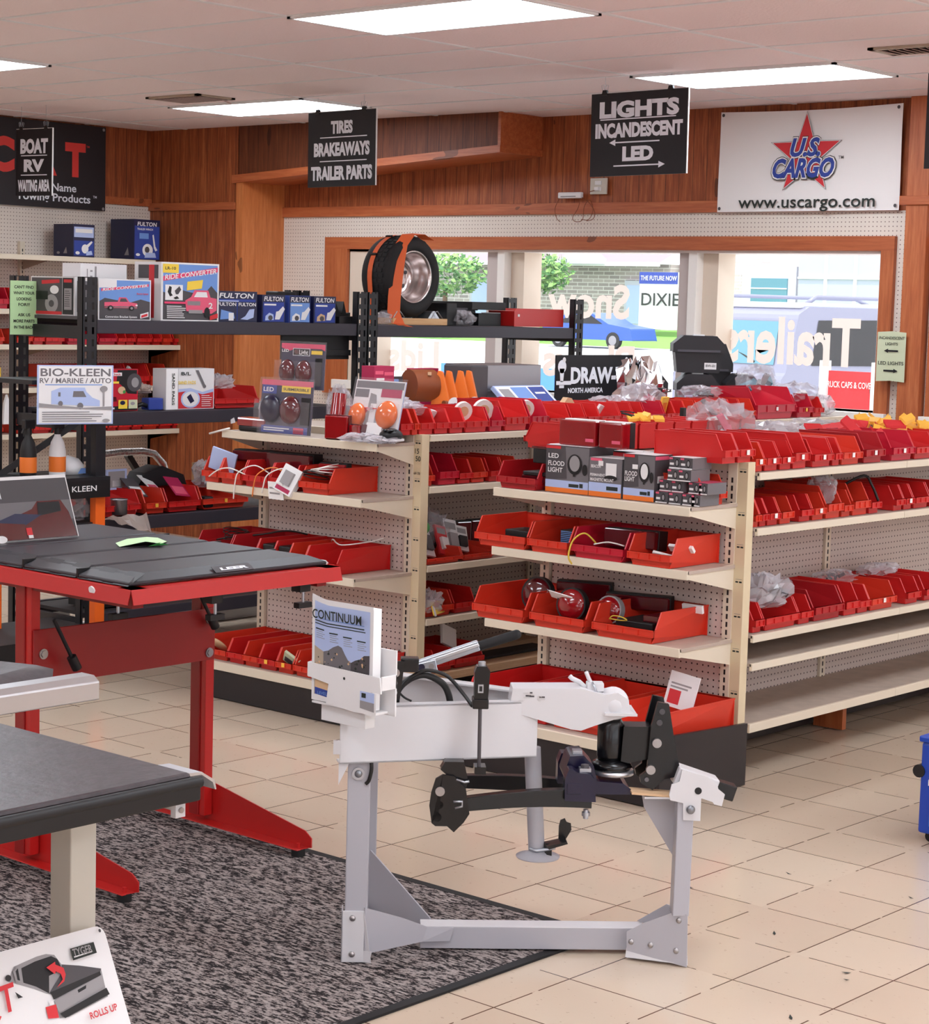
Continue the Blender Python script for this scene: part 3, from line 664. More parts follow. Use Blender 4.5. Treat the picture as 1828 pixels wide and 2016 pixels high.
W_, Y_ = 'sticker white', 'sticker yellow'
row_x('Atop', [(6.075,6.155),(6.16,6.197),(6.199,6.295),(6.297,6.39),(6.392,6.488),(6.49,6.645),(6.655,6.748),(6.755,6.92),(6.934,7.057),(7.061,7.22),(7.235,7.334),(7.345,7.442),(7.446,7.6),(7.607,7.704),(7.712,7.797),(7.806,7.96),(7.968,8.049),(8.052,8.144),(8.148,8.24),(8.253,8.445),(8.45,8.541),(8.546,8.63),(8.64,8.751),(8.761,9.141),(9.161,9.319),(9.325,9.42)],
      5.69, 1.198, 'the top shelf of the far shelving', h=.105, heights={7: .13, 8: .13, 23: .16, 24: .12}, cols={6: 'bin crimson', 7: 'bin red', 8: 'bin crimson', 12: 'bin red', 15: 'bin crimson', 23: 'bin crimson', 24: 'bin crimson'}, stick={23: W_, 24: Y_}, side='from its front end')
row_x('A2', [(6.24,6.296),(6.326,6.451),(6.454,6.544),(6.547,6.639),(6.66,6.75),(6.76,6.86)], 5.69, .978, 'the second shelf of the far shelving', heights={1: .125}, cols={1: 'bin crimson'}, side='from its front post')
row_x('A3', [(6.241,6.476),(6.48,6.70)], 5.675, .641, 'the third shelf of the far shelving', h=.06, d=.3, cols={0: 'bin orange', 1: 'bin orange'}, side='from its front post')
row_x('A4', [(6.24,6.44),(6.452,6.59)], 5.69, .412, 'the fourth shelf of the far shelving', side='from its front post')
row_x('A5', [(6.34,6.458),(6.46,6.655)], 5.69, .168, 'the wooden base shelf of the far shelving', h=.09, side='from its front post')
row_x('Btop', [(6.052,6.150),(6.154,6.252),(6.256,6.33),(6.334,6.434),(6.44,6.527),(6.53,6.636),(6.665,6.815),(6.822,6.878),(6.884,7.032),(7.056,7.209),(7.271,7.46),(7.464,7.634),(7.64,7.80)], 4.062, 1.199, 'the top shelf of the near shelving', d=.31, h=.105,
      heights={5: .13, 9: .115, 10: .115}, cols={5: 'bin red', 9: 'bin dark', 10: 'bin crimson'}, stick={1: W_, 2: W_, 3: W_, 4: W_, 5: W_, 6: W_, 8: W_, 9: W_, 10: W_}, side='from its front end')
for o in BINS['Btop'][2:]: o.location.z = 1.161
row_x('B2', [(6.27,6.312),(6.317,6.365),(6.369,6.446),(6.453,6.539),(6.589,6.677),(6.685,6.775),(6.782,6.901),(6.904,6.976),(6.986,7.109),(7.117,7.198),(7.314,7.392),(7.398,7.471),(7.479,7.61),(7.62,7.75)], 4.06, .954, 'the second shelf of the near shelving', h=.10,
      heights={6: .125, 8: .125}, cols={6: 'bin orange', 8: 'bin orange'}, stick={2: W_, 5: W_, 11: W_}, side='from its front post')
row_x('B3', [(6.30,6.362),(6.368,6.615),(6.619,6.708),(6.722,6.94),(6.956,7.063),(7.066,7.151),(7.155,7.36),(7.451,7.564),(7.608,7.741)], 4.06, .553, 'the third shelf of the near shelving', h=.105,
      cols={3: 'bin dark', 6: 'bin orange'}, heights={3: .12, 4: .12}, stick={6: W_}, side='from its front post')
row_y('Ae2', [(6.70,6.60),(6.595,6.445),(6.44,6.275),(6.27,6.12),(6.085,5.91)], 5.885, .939, 'the second end shelf of the far shelving', h=.108, cols={0: 'bin orange', 1: 'bin orange', 4: 'bin orange'}, d=.3)
row_y('Ae3', [(6.70,6.485),(6.479,6.318),(6.316,6.212),(6.211,6.115),(6.114,6.017),(6.015,5.82)], 5.85, .613, 'the third end shelf of the far shelving', h=.105, d=.33, cols={5: 'bin red', 4: 'bin orange', 0: 'bin dark', 1: 'bin dark'})
row_y('Ae0', [(6.60,6.462),(6.459,6.358),(6.357,6.261),(6.26,6.152),(6.149,6.05),(6.04,5.937),(5.932,5.83),(5.825,5.73)], 5.83, .166, 'the base of the end of the far shelving', h=.10, d=.36, stick={3: Y_, 4: Y_})
row_y('Be1', [(5.02,4.82)], 5.92, 1.046, 'the top end shelf of the near shelving', h=.10, d=.27, cols={0: 'bin dark'})
BINS['Be1'][0]['label'] = 'dark red bin left of the flood light boxes on the near end shelf'
put_bin((6.07, 4.10, 1.046), .13, 'red bin turned sideways right of the flood light boxes on the near end shelf', 'red bins on the top end shelf of the near shelving', 0, .2, .105, 'bin orange')
row_y('Be2', [(5.10,4.836),(4.831,4.632),(4.623,4.37),(4.356,4.158)], 5.89, .817, 'the second end shelf of the near shelving', h=.108, d=.31, cols={0: 'bin orange', 1: 'bin orange', 2: 'bin crimson', 3: 'bin orange'})
row_y('Be3', [(5.08,4.815),(4.79,4.52),(4.49,4.20)], 5.865, .537, 'the third end shelf of the near shelving', h=.115, d=.34, cols={0: 'bin orange', 1: 'bin orange', 2: 'bin orange'})
row_y('Be0', [(4.96,4.72),(4.71,4.56),(4.55,4.31),(4.28,4.04)], 5.70, .207, 'the base of the end of the near shelving', h=.12, d=.46, cols={0: 'bin red', 2: 'bin orange', 3: 'bin orange'})
# bins on the hidden side of the near shelving's top, their backs towards the middle
for k, x in enumerate([6.10, 6.22, 6.34, 6.46, 6.58, 6.70, 6.82, 6.94, 7.06, 7.18]):
    put_bin((x, 4.99, 1.199), .105, f'{ORD[k+1]} red bin of the back row topping the near shelving, from its front', 'back row of red bins on the near shelving', PI, .29, .10, 'bin red')

# ------------------------------------------------------------------ contents of bins: bags, cards, cords, lamps
def xf(loc, rz=0, rx=0, ry=0): return Matrix.Translation(loc) @ Matrix.Rotation(rz, 4, 'Z') @ Matrix.Rotation(rx, 4, 'X') @ Matrix.Rotation(ry, 4, 'Y')
def bag(loc, s, label, group, m='film milky', seed=0, name='plastic_bag', cat='bag', rz=0.0, fill=None):
    rnd = random.Random(seed*7+1); mb = MB(); nu, nv = 22, 13; vs = []
    M = xf(loc, rz)
    for i in range(nv+1):
        for k in range(nu):
            t = -PI/2+PI*i/nv; p = 2*PI*k/nu; q = 1+rnd.uniform(-.2, .2)+.12*math.sin(5*p+3*t+seed)
            e = lambda c: math.copysign(abs(c)**.7, c)
            vs.append(M @ V(s[0]/2*e(math.cos(t))*e(math.cos(p))*q, s[1]/2*e(math.cos(t))*e(math.sin(p))*q, s[2]/2*(1+e(math.sin(t)))*(1+rnd.uniform(-.2, .2)*(i > 0))))
    mb.add(vs, [(i*nu+k, i*nu+(k+1) % nu, (i+1)*nu+(k+1) % nu, (i+1)*nu+k) for i in range(nv) for k in range(nu)], m)
    o = mb.build(name, None, label, cat, group)
    if fill:
        mb = MB()
        for k in range(6):
            c = M @ V(rnd.uniform(-.3, .3)*s[0], rnd.uniform(-.3, .3)*s[1], s[2]*rnd.uniform(.25, .6)); d = V(rnd.gauss(0, 1), rnd.gauss(0, 1), rnd.gauss(0, .5)).normalized()*min(s)*.3; e = d.orthogonal().normalized()*min(s)*.12
            mb.obox(c, d, e, d.cross(e).normalized()*min(s)*.08, fill[k % len(fill)])
        WLOC[o.name] = Vector(o.location); mb.build('contents', o)
    return o
def card(loc, w, h, label, group, rz=0, rx=0, ry=0, face='white', prints=(), cat='package', name='carded_part', t=.012):
    mb = MB(); mb.xf = xf(loc, rz, rx, ry); mb.box(-w/2, -t/2, 0, w/2, t/2, h, face)
    for p in prints:
        if p[0] == 'r': mb.flat([(p[1]*w-w/2, p[2]*h), (p[3]*w-w/2, p[2]*h), (p[3]*w-w/2, p[4]*h), (p[1]*w-w/2, p[4]*h)], (0, -t/2, 0), EX, EZ, p[5], .0008)
        elif p[0] == 'b': mb.box(p[1]*w-w/2, -t/2-p[6], p[2]*h, p[3]*w-w/2, -t/2, p[4]*h, p[5])
    return mb.build(name, None, label, cat, group)
def cord(pts, r, m, label, group=None, name='wire_lead'):
    # smooth the polyline
    P = [Vector(p) for p in pts]; out = []
    for i in range(len(P)-1):
        p0 = P[max(i-1, 0)]; p1 = P[i]; p2 = P[i+1]; p3 = P[min(i+2, len(P)-1)]
        for k in range(6):
            t = k/6; out.append(.5*((2*p1)+(p2-p0)*t+(2*p0-5*p1+4*p2-p3)*t*t+(3*p1-p0-3*p2+p3)*t**3))
    out.append(P[-1]); mb = MB(); mb.tube(out, r, m, 6); return mb.build(name, None, label, 'wire', group)
def coil(c, r, m, label, group=None, seed=0, turns=3, tilt=.4):
    rnd = random.Random(seed); pts = []
    for k in range(turns*12):
        a = 2*PI*k/12; q = 1+rnd.uniform(-.15, .15); pts.append((c[0]+r*q*math.cos(a), c[1]+r*.7*q*math.sin(a), c[2]+.004+r*tilt*(1+math.sin(a*.9+seed))*.5+.002*k/3))
    return cord(pts, .0022, m, label, group, 'wire_coil')
def lamp(loc, s, label, group, m='red lens', base='black', rz=0, rx=0, round_=False):
    t = thing('marker_lamp', label, 'lamp', loc, group); M = xf(loc, rz, rx)
    mb = MB(); mb.xf = M
    if round_: mb.cyl((0, 0, s[2]/2), (0, s[1]*.6, s[2]/2), s[0]/2, base, 22)
    else: mb.box(-s[0]/2, s[1]*.3, 0, s[0]/2, s[1], s[2], base)
    mb.build('housing', t, bevel=.002)
    mb = MB(); mb.xf = M
    if round_: mb.lathe([(0, -.018), (s[0]*.3, -.014), (s[0]*.44, -.004), (s[0]*.47, .006)], (0, 0, s[2]/2), EY, m, 22)
    else: mb.box(-s[0]/2+.003, 0, .004, s[0]/2-.003, s[1]*.3, s[2]-.004, m)
    mb.build('lens', t, bevel=.004)
    return t
def binspot(key, k): 
    o = BINS[key][k]; return o.location.copy()
# --- top row of the far shelving
def onto(key, k, du=0, dv=.12, dz=.05):
    o = BINS[key][k]; return o.matrix_basis @ V(du, dv, dz)
for o_ in list(S.objects):
    pass
bpy.context.view_layer.update()
gA1 = 'parts in the top bins of the far shelving'
items = [(2, 'bag', (.13, .2, .06), 'film milky'), (3, 'card', None, None), (4, 'card2', None, None), (5, 'disc', None, None), (6, 'disc2', None, None), (8, 'disc', None, None), (9, 'tan', None, None), (11, 'tan', None, None), (12, 'card', None, None), (13, 'black', None, None), (14, 'black', None, None), (16, 'orange', None, None)]
for k, kind, sz, m in items:
    p = onto('Atop', k, 0, .10, .035); n = ORD[k+1]
    if kind == 'bag': bag(onto('Atop', k, .03, .17, .06), sz, f'crumpled clear bag lying over the {n} top bin of the far shelving', gA1, m, k)
    elif kind == 'card': card(p, .05, .07, f'white paper card standing in the {n} top bin of the far shelving', gA1, .2, .5, .2)
    elif kind == 'card2': card(p, .035, .06, f'narrow white slip leaning in the {n} top bin of the far shelving', gA1, -.3, .4, -.3)
    elif kind in ('disc', 'disc2'):
        mb = MB(); c = p+V(0, -.02, .05); r = .042 if kind == 'disc' else .05; mb.cyl(c, c+V(.006, .016, .004), r, 'wire white', 24); mb.cyl(c-V(.0005, .001, 0), c+V(.006, .017, .004), r*.55, 'tan', 20); one('round_reflector', mb, f'round white and tan disc standing in the {n} top bin of the far shelving', 'reflector', gA1)
    elif kind == 'tan':
        mb = MB(); c = p+V(0, .05, .035); mb.prism([(-.07, 0), (.07, 0), (.02, .055), (-.01, .06)], c, EX, EZ, -.03, 'tan'); one('wheel_chock', mb, f'tan wedge poking up behind the {n} top bin of the far shelving', 'wedge', gA1)
    elif kind == 'black': coil(p+V(0, 0, .0), .032, 'wire black', f'black wire coil in the {n} top bin of the far shelving', gA1, k)
    elif kind == 'orange': card(onto('Atop', k, 0, .06, .04), .06, .09, f'orange packet upright in the {n} top bin of the far shelving', gA1, .1, .25, 0, 'sticker yellow', [('r', .2, .2, .8, .7, 'orange')])
bag(onto('Atop', 1, .05, .2, .07), (.28, .16, .07), 'loose pile of clear bags behind the front top bins of the far shelving', gA1, 'film milky', 4)
mb = MB(); mb.ell(onto('Atop', 2, -.05, .2, .1), (.05, .03, .018), 'sticker yellow', 10, 6); one('amber_reflector', mb, 'small amber reflector among clear bags behind the front top bins', 'reflector')
bag((7.80, 5.9, 1.25), (.28, .14, .07), 'heap of white plastic wrapped parts under the black tow sign', gA1, 'film milky', 9, fill=['hitch black', 'white'])
bag((8.02, 5.88, 1.26), (.2, .16, .11), 'crumpled white bag below the chrome wrapped part', gA1, 'film milky', 12, fill=['pink', 'white'])
coil((8.15, 5.86, 1.31), .06, 'wire black', 'black wire harness tangle left of the black boxes', gA1, 3)
lamp((8.2, 5.86, 1.30), (.07, .05, .06), 'small red lamp on the black wire harness tangle', gA1, 'red lens', 'black', .4)
mb = MB(); mb.bar(onto('Atop', 19, -.05, .02, .11), onto('Atop', 19, 0, -.03, .03), .035, .02, 'wire black'); one('black_connector', mb, 'long black connector hanging out of a top bin right of the orange packet', 'connector', gA1)
bag((8.55, 5.9, 1.30), (.3, .12, .06), 'strip of white film bags in front of the black battery boxes', gA1, 'film', 15, fill=['hitch black'])
bag((9.2, 5.98, 1.30), (.2, .18, .15), 'clear bag with a teal part behind the large crimson bin', gA1, 'film', 21, fill=['teal', 'grey', 'teal'])
bag((9.36, 5.84, 1.27), (.3, .2, .10), 'bulging clear bag over the last bins of the far shelving', gA1, 'film', 23, fill=['white', 'teal', 'pale blue'])
bag((9.5, 5.76, 1.2), (.14, .14, .10), 'white plastic wrapped part at the window end of the far shelving', gA1, 'film milky', 25, fill=['white'])
# --- big bags on the near shelving top
gB1 = 'bags on the top of the near shelving'
bag((6.98, 4.72, 1.19), (.28, .22, .17), 'large crumpled clear bag rising behind the near top bins', gB1, 'film', 31, fill=['white', 'pink'])
bag((7.32, 4.70, 1.19), (.42, .28, .085), 'wide spread of clear bags behind the near top bins', gB1, 'film milky', 33)
bag((7.68, 4.66, 1.19), (.32, .3, .09), 'flat clear bag with paper behind the crimson top bins', gB1, 'film', 35, fill=['white', 'paper'])
mb = MB(); rnd = random.Random(5)
for k in range(24):
    c = V(rnd.uniform(7.25, 7.75), rnd.uniform(4.2, 4.5), 1.22+rnd.uniform(0, .07)); d = V(rnd.gauss(0, 1), rnd.gauss(0, 1), rnd.gauss(0, .3)).normalized()*.05
    mb.obox(c, d, d.orthogonal().normalized()*.018, V(0, 0, .006), 'sticker red')
o = one('red_reflectors', mb, 'heap of loose red reflectors filling the right top bins', 'reflectors'); o['kind'] = 'stuff'
mb = MB()
for k in range(22):
    c = V(rnd.uniform(7.62, 7.95), rnd.uniform(4.15, 4.5), 1.23+rnd.uniform(0, .08)); d = V(rnd.gauss(0, 1), rnd.gauss(0, 1), rnd.gauss(0, .4)).normalized()*.04
    mb.obox(c, d, d.orthogonal().normalized()*.014, V(0, 0, .007), 'sticker yellow')
o = one('amber_reflectors', mb, 'heap of loose amber reflectors at the right edge of the near top shelf', 'reflectors'); o['kind'] = 'stuff'
mb = MB()
for k in range(9):
    c = V(rnd.uniform(6.5, 6.66), rnd.uniform(4.74, 4.86), 1.306+rnd.uniform(0, .02)); d = V(rnd.gauss(0, 1), rnd.gauss(0, 1), .1).normalized()*.025; mb.obox(c, d, d.orthogonal().normalized()*.01, V(0, 0, .006), 'sticker yellow')
o = one('amber_lenses', mb, 'few yellow lenses loose between the two top bin rows', 'lenses'); o['kind'] = 'stuff'
mb = MB(); mb.box(7.13, 5.0, 1.19, 7.15, 5.02, 1.33, 'wire black'); one('black_post', mb, 'short black upright peg beside the large crumpled clear bag', 'peg')
# --- second and third shelves of the near shelving
bag(onto('B2', 6, 0, .06, .05), (.10, .1, .11), 'clear bag poking out of a tall bin on the near second shelf', 'parts in bins of the near shelving', 'film', 41)
cord([onto('B2', 8, .02, .12, .1), onto('B2', 8, .09, .05, .15), onto('B2', 9, 0, .02, .11), onto('B2', 9, .02, .0, .05)], .006, 'wire black', 'thick black hose curving over the tall bin on the near second shelf')
bag(onto('B3', 1, .0, .09, .07), (.2, .16, .12), 'grey plastic bag with a card in the first wide bin of the near third shelf', 'parts in bins of the near shelving', 'film milky', 43, fill=['dark grey', 'white'])
bag(onto('B3', 3, -.08, .22, .1), (.16, .12, .05), 'clear knotted bag on the back of the dark bin, near third shelf', 'parts in bins of the near shelving', 'film', 44)
bag(onto('B3', 6, -.05, .2, .09), (.2, .12, .05), 'clear bag with black part behind the orange bin, near third shelf', 'parts in bins of the near shelving', 'film', 45, fill=['black'])
bag(onto('B3', 7, .05, .2, .09), (.24, .1, .05), 'long pale film packet on the right bins of the near third shelf', 'parts in bins of the near shelving', 'film milky', 46)
# --- far shelving, aisle side
card(onto('A2', 0, 0, .08, .04), .05, .07, 'white card in the first bin of the far second shelf', 'parts on the aisle side of the far shelving', 0, .4)
lab3 = 'packages heaped in the long bins of the far third shelf'
for k, (x, y, z, w, h, c1, c2, nm) in enumerate([(6.30, 5.75, .66, .07, .15, 'white', 'magenta', 'white and red blister card nearest the post'), (6.38, 5.78, .66, .08, .17, 'white', 'dark grey', 'white blister card with red lamp'), (6.47, 5.77, .66, .07, .14, 'usred', 'white', 'red and white blister card in the middle'), (6.56, 5.8, .66, .08, .16, 'white', 'grey', 'tall white card with a grey part'), (6.64, 5.82, .66, .07, .12, 'white', 'black', 'white card with black part at the far end')]):
    card((x, y, z), w, h, nm+' of the far third shelf', lab3, .3-.1*k, -.5, .25, c1, [('b', .2, .15, .8, .55, c2, .015), ('r', .1, .7, .9, .9, 'grey')])
card((6.30, 5.86, .74), .13, .10, 'grey blister card lying on top of the heap, far third shelf', lab3, .4, -1.0, 0, 'grey', [('r', .2, .2, .5, .6, 'black'), ('r', .6, .3, .9, .6, 'white')])
mb = MB(); mb.ell((6.31, 5.76, .79), (.035, .03, .03), 'green', 12, 8); one('green_cap', mb, 'green bottle cap on the heap of packages, far third shelf', 'cap')
bag((6.45, 5.9, .66), (.26, .16, .17), 'dark film bag at the back of the heap, far third shelf', lab3, 'film', 51, fill=['black', 'hitch black', 'dark grey', 'green'])
for k, (x, z) in enumerate([(6.42, .83), (6.52, .80)]): lamp((x, 5.94, z-.1), (.10, .04, .12), f'dark red lamp {["left","right"][k]} at the back of the far third shelf', lab3, 'dark lens', 'black', .3)
for k, x in enumerate([6.72, 6.82]):
    lamp((x, 5.88, .643), (.085, .05, .14), f'dark triangular looking lamp {["left","right"][k]} of two beyond the heap, far third shelf', lab3, 'dark lens', 'black', -.2)
bag((6.30, 5.72, .43), (.13, .12, .09), 'clear bag of red parts with yellow label on the far fourth shelf', None, 'film milky', 53, fill=['magenta', 'white'])
card((6.335, 5.675, .425), .12, .055, 'yellow header card with bar code on the far fourth shelf', None, .35, -.3, .0, 'yellow', [('r', .02, -.1, .2, .75, 'white'), ('r', .45, .5, .9, .62, 'ink'), ('r', .5, .15, .75, .3, 'orange')], t=.004)
mb = MB(); mb.box(6.68, 5.86, .169, 7.25, 6.0, .20, 'pale wood'); mb.box(6.70, 5.75, .169, 7.2, 5.86, .18, 'soft black');  # the black slab stands in for the shaded gap before the board
one('shelf_board', mb, 'pale board and painted dark gap on the base shelf of the far shelving', 'board')
card((6.52, 5.78, .25), .11, .09, 'white cone shaped card above the base bins of the far shelving', None, .2, -.3, .4, 'paper')
# --- end shelves of the far shelving
lamp((5.99, 6.50, 1.035), (.2, .07, .05), 'flat dark red lamp on top of the second left bin, far end shelf', 'lamps on the far end shelf', 'dark lens', 'black', -PI/2+.3)
card((5.93, 6.63, .985), .12, .10, 'pale blue folded card on the leftmost bin, far end shelf', None, -PI/2+.4, .2, .3, 'pale blue')
lamp((6.0, 6.28, .99), (.25, .09, .095), 'large dark red lamp with black back behind the middle bins, far end shelf', 'lamps on the far end shelf', 'dark lens', 'black', -PI/2+.1)
card((5.86, 6.16, .93), .10, .12, 'white boxed switch tipped out of the bins, far end shelf', None, -PI/2+.2, -.35, .35, 'white', [('b', .25, .3, .75, .8, 'grey', .012), ('r', .1, .05, .9, .2, 'magenta')], t=.03)
card((5.862, 6.20, .90), .09, .075, 'small white tag card hanging at the edge of the far end shelf', None, -PI/2, .1, 0, 'paper', [('r', .1, .6, .7, .7, 'grey'), ('r', .1, .3, .8, .4, 'grey')], t=.004)
coil((5.95, 6.0, 1.0), .07, 'wire white', 'white tangled leads on the right bin, far end shelf', None, 5, 4)
coil((5.93, 6.03, .985), .06, 'wire black', 'black tangled leads in the right bin, far end shelf', None, 6, 4)
lamp((5.98, 5.99, 1.02), (.14, .05, .045), 'red clearance lamp on the tangled leads, far end shelf', 'lamps on the far end shelf', 'red lens', 'black', -PI/2+.2)
for k, (y, c) in enumerate([(6.42, 'wire white'), (6.30, 'wire orange'), (6.24, 'wire white')]):
    cord([(5.93, y-.1, 1.0), (5.90, y-.04, 1.03), (5.865, y+.02, 1.0), (5.86, y+.04, .95), (5.862, y+.05, .88+.02*k)], .003, c, f'{["white", "orange", "second white"][k]} wire drooping over the front of the far end shelf', 'wires over the far end shelf')
cord([(5.86, 6.63, .965), (5.865, 6.57, 1.0), (5.87, 6.5, 1.01), (5.89, 6.42, .985)], .003, 'wire white', 'white wire arched over the leftmost bins, far end shelf', 'wires over the far end shelf')
coil((5.98, 6.58, .68), .06, 'wire black', 'black cords in the left bin, third far end shelf', None, 8, 4)
cord([(5.92, 6.64, .68), (5.95, 6.56, .70), (6.0, 6.45, .715), (6.08, 6.36, .735), (6.15, 6.30, .72)], .004, 'wire black', 'thick black cable across the left bins, third far end shelf')
for k, y in enumerate((6.265, 6.165)):
    mb = MB(); mb.box(5.88, y-.035, .64, 5.99, y+.035, .70, 'black'); one('black_plug', mb, f'black plug in the {["third", "fourth"][k]} bin, third far end shelf', 'plug', 'black plugs on the far end shelf', .006)
card((5.87, 5.93, .64), .13, .05, 'white film packet in the right bin, third far end shelf', None, -PI/2, .9, 0, 'paper')
cord([(6.1, 6.10, .715), (6.05, 6.04, .73), (6.0, 5.94, .72), (6.08, 5.86, .735), (6.14, 5.83, .75)], .003, 'wire white', 'pale wire looped over the right bin, third far end shelf')
mb = MB()
mb.ell((5.87, 6.56, .225), (.05, .04, .012), 'tan', 12, 6, Matrix.Rotation(.7, 3, 'Y')); one('oval_lens', mb, 'tan oval lens in the left base bin of the far end', 'lens')
card((5.87, 6.10, .20), .08, .06, 'pale and green card in the fifth base bin of the far end', None, -PI/2, .5, .6, 'sage paper', [('r', .1, .1, .6, .6, 'dark grey')])
mb = MB()
for k in range(5): mb.ell((5.86+.012*k, 5.96+.01*(k % 3), .222+.006*(k % 2)), (.012, .012, .012), 'sticker red', 8, 6)
one('red_beads', mb, 'small pile of bright red caps in the sixth base bin of the far end', 'caps')
# --- end shelves of the near shelving
mb = MB(); mb.box(5.96, 4.74, 1.075, 6.14, 4.93, 1.10, 'dark lens'); mb.box(5.955, 4.75, 1.10, 6.12, 4.92, 1.115, 'black'); one('lamp_plate', mb, 'flat dark lamp plate lying in the dark red bin, near end shelf', 'lamp', None, .003)
mb = MB(); mb.box(5.93, 4.86, .855, 6.05, 4.98, .885, 'black'); one('black_module', mb, 'flat black module in the first bin of the second near end shelf', 'module', None, .004)
mb = MB(); mb.box(5.95, 4.65, .845, 6.10, 4.72, .905, 'black')
for k in range(8): mb.box(5.948, 4.652, .85+k*.0068, 5.951, 4.718, .853+k*.0068, 'sky blue')
one('striped_lamp', mb, 'dark lamp with fine blue stripes in the second bin, near end', 'lamp', None, .003)
lamp((5.98, 4.42, .86), (.22, .10, .075), 'big black lamp box tilted in the third bin, near end', 'lamps on the near end shelves', 'dark lens', 'black', -PI/2+.15, -.1)
cord([(5.93, 4.53, .87), (5.895, 4.56, .91), (5.875, 4.60, .88), (5.87, 4.615, .82), (5.885, 4.61, .79)], .0035, 'wire yellow', 'yellow wire hanging down over the second near end shelf')
cord([(5.93, 4.40, .875), (5.91, 4.46, .885), (5.90, 4.52, .872)], .003, 'wire white', 'short pale lead with ring terminal in the third bin, near end')
card((5.95, 4.24, .83), .08, .04, 'small white slip standing in the fourth bin, near end', None, -PI/2+.3, .5, .2, 'paper')
card((6.02, 4.20, .87), .10, .03, 'white slip leaning on the wall of the fourth bin, near end', None, -PI/2+.1, .8, 0, 'paper')
for k, (x, y, r, m, l) in enumerate([(5.99, 4.87, .07, 'dark lens', 'round dark red lamp in the first bin of the third near end shelf'), (5.91, 4.635, .065, 'red lens', 'bright round red lamp in the middle bin of the third near end shelf'), (5.97, 4.50, .055, 'red lens', 'round red lamp in a grey pack behind the right bin, third near end shelf')]):
    lamp((x, y, .56), (2*r, .05, 2*r+.01), l, 'round lamps on the third near end shelf', m, 'black' if k < 2 else 'grey', -PI/2+.1, -.15, True)
lamp((6.1, 4.72, .62), (.22, .06, .07), 'dark red lamp pack lying behind the middle bin, third near end shelf', 'lamps on the near end shelves', 'dark lens', 'black', -PI/2+.4)
lamp((6.1, 4.46, .61), (.26, .06, .06), 'long dark red lamp behind the right bin, third near end shelf', 'lamps on the near end shelves', 'dark lens', 'black', -PI/2+.3)
card((5.93, 4.68, .64), .10, .05, 'white torn label on the lamps, third near end shelf', None, -PI/2, .9, .3, 'paper', t=.003)
mb = MB(); mb.box(5.93, 4.26, .57, 6.10, 4.43, .60, 'black'); mb.box(5.95, 4.25, .60, 6.05, 4.32, .625, 'dark lens'); one('lamp_modules', mb, 'black and red lamp modules in the right bin, third near end shelf', 'lamp', None, .004)
cord([(5.905, 4.44, .60), (5.90, 4.42, .615), (5.90, 4.38, .615), (5.905, 4.36, .605), (5.91, 4.40, .60), (5.905, 4.44, .602)], .0025, 'wire yellow', 'yellow wire loop in the right bin, third near end shelf')
card((6.13, 4.22, .63), .09, .03, 'white sticker slip at the back of the right bin, third near end shelf', None, -PI/2, .2, 0, 'paper')
card((5.95, 4.15, .30), .12, .13, 'white and red carded part upright in the right base bin, near end', None, -PI/2+.15, -.2, .15, 'white', [('r', .1, .1, .5, .5, 'usred'), ('r', .1, .65, .8, .7, 'grey'), ('r', .1, .55, .7, .6, 'grey')], t=.006)
# ------------------------------------------------------------------ black boltless rack, two bays along x
def upright(t, x0, x1, y, z1):
    """punched angle post: one face towards -y with keyhole slots"""
    mb = MB(); w = x1-x0; p = .057
    def holes(ax):
        a0, a1 = (x0, x1)
        n = int(z1/p); hw = w*.16
        xs = [a0, a0+w*.24-hw/2, a0+w*.24+hw/2, a0+w*.72-hw/2, a0+w*.72+hw/2, a1]
        for i in (0, 2, 4): mb.box(xs[i], y, 0, xs[i+1], y+.003, z1, 'rack black')
        for k in range(n+1):
            z = k*p
            for i in (1, 3): mb.box(xs[i], y, z, xs[i+1], y+.003, min(z+p*.42, z1), 'rack black')
    holes('x'); mb.box(x0, y, 0, x0+.003, y+.04, z1, 'rack black'); mb.box(x1-.003, y, 0, x1, y+.04, z1, 'rack black')
    o = mb.build('upright', t); return o
RY, RB = 7.5, 8.02
rack = thing('storage_rack', 'black steel rack with punched posts behind the shelving', 'rack', (7.7, 7.75, 0))
XL, XM, XR = 5.835, 7.66, 9.515
for (a, b, z1) in [(XL, XL+.085, 1.828), (XM-.005, XM+.07, 1.80), (XM+.075, XM+.15, 1.80), (XR, XR+.085, 1.797)]:
    upright(rack, a, b, RY-.006, z1)
    upright(rack, a, b, RB, z1)
for (xa, xb, zs) in [(XL+.085, XM-.005, [1.63, 1.195, .69, .24]), (XM+.15, XR, [1.625])]:
    for z in zs:
        mb = MB(); mb.box(xa-.003, RY, z-.064, xb+.003, RY+.035, z, 'rack beam'); mb.build('front_beam', rack, bevel=.003)
        mb = MB(); mb.box(xa-.003, RB-.03, z-.064, xb+.003, RB, z, 'rack beam'); mb.build('rear_beam', rack)
        mb = MB(); mb.box(xa, RY+.02, z-.02, xb, RB-.01, z-.004, 'rack deck'); mb.build('deck', rack)
for x in (XL+.03, XM+.03, XR+.04):
    for z in (1.60, 1.17, .66, .22):
        mb = MB(); mb.bar((x, RY+.04, z-.03), (x, RB, z-.03), .03, .06, 'rack black'); mb.build('side_beam', rack)
mb = MB(); mb.box(7.17, 7.56, 1.44, 7.66, 7.575, 1.60, 'black'); mb.box(7.30, 7.545, 1.49, 7.66, 7.56, 1.46, 'black'); mb.build('gusset_plate', rack, 'black plate hanging under the top beam')
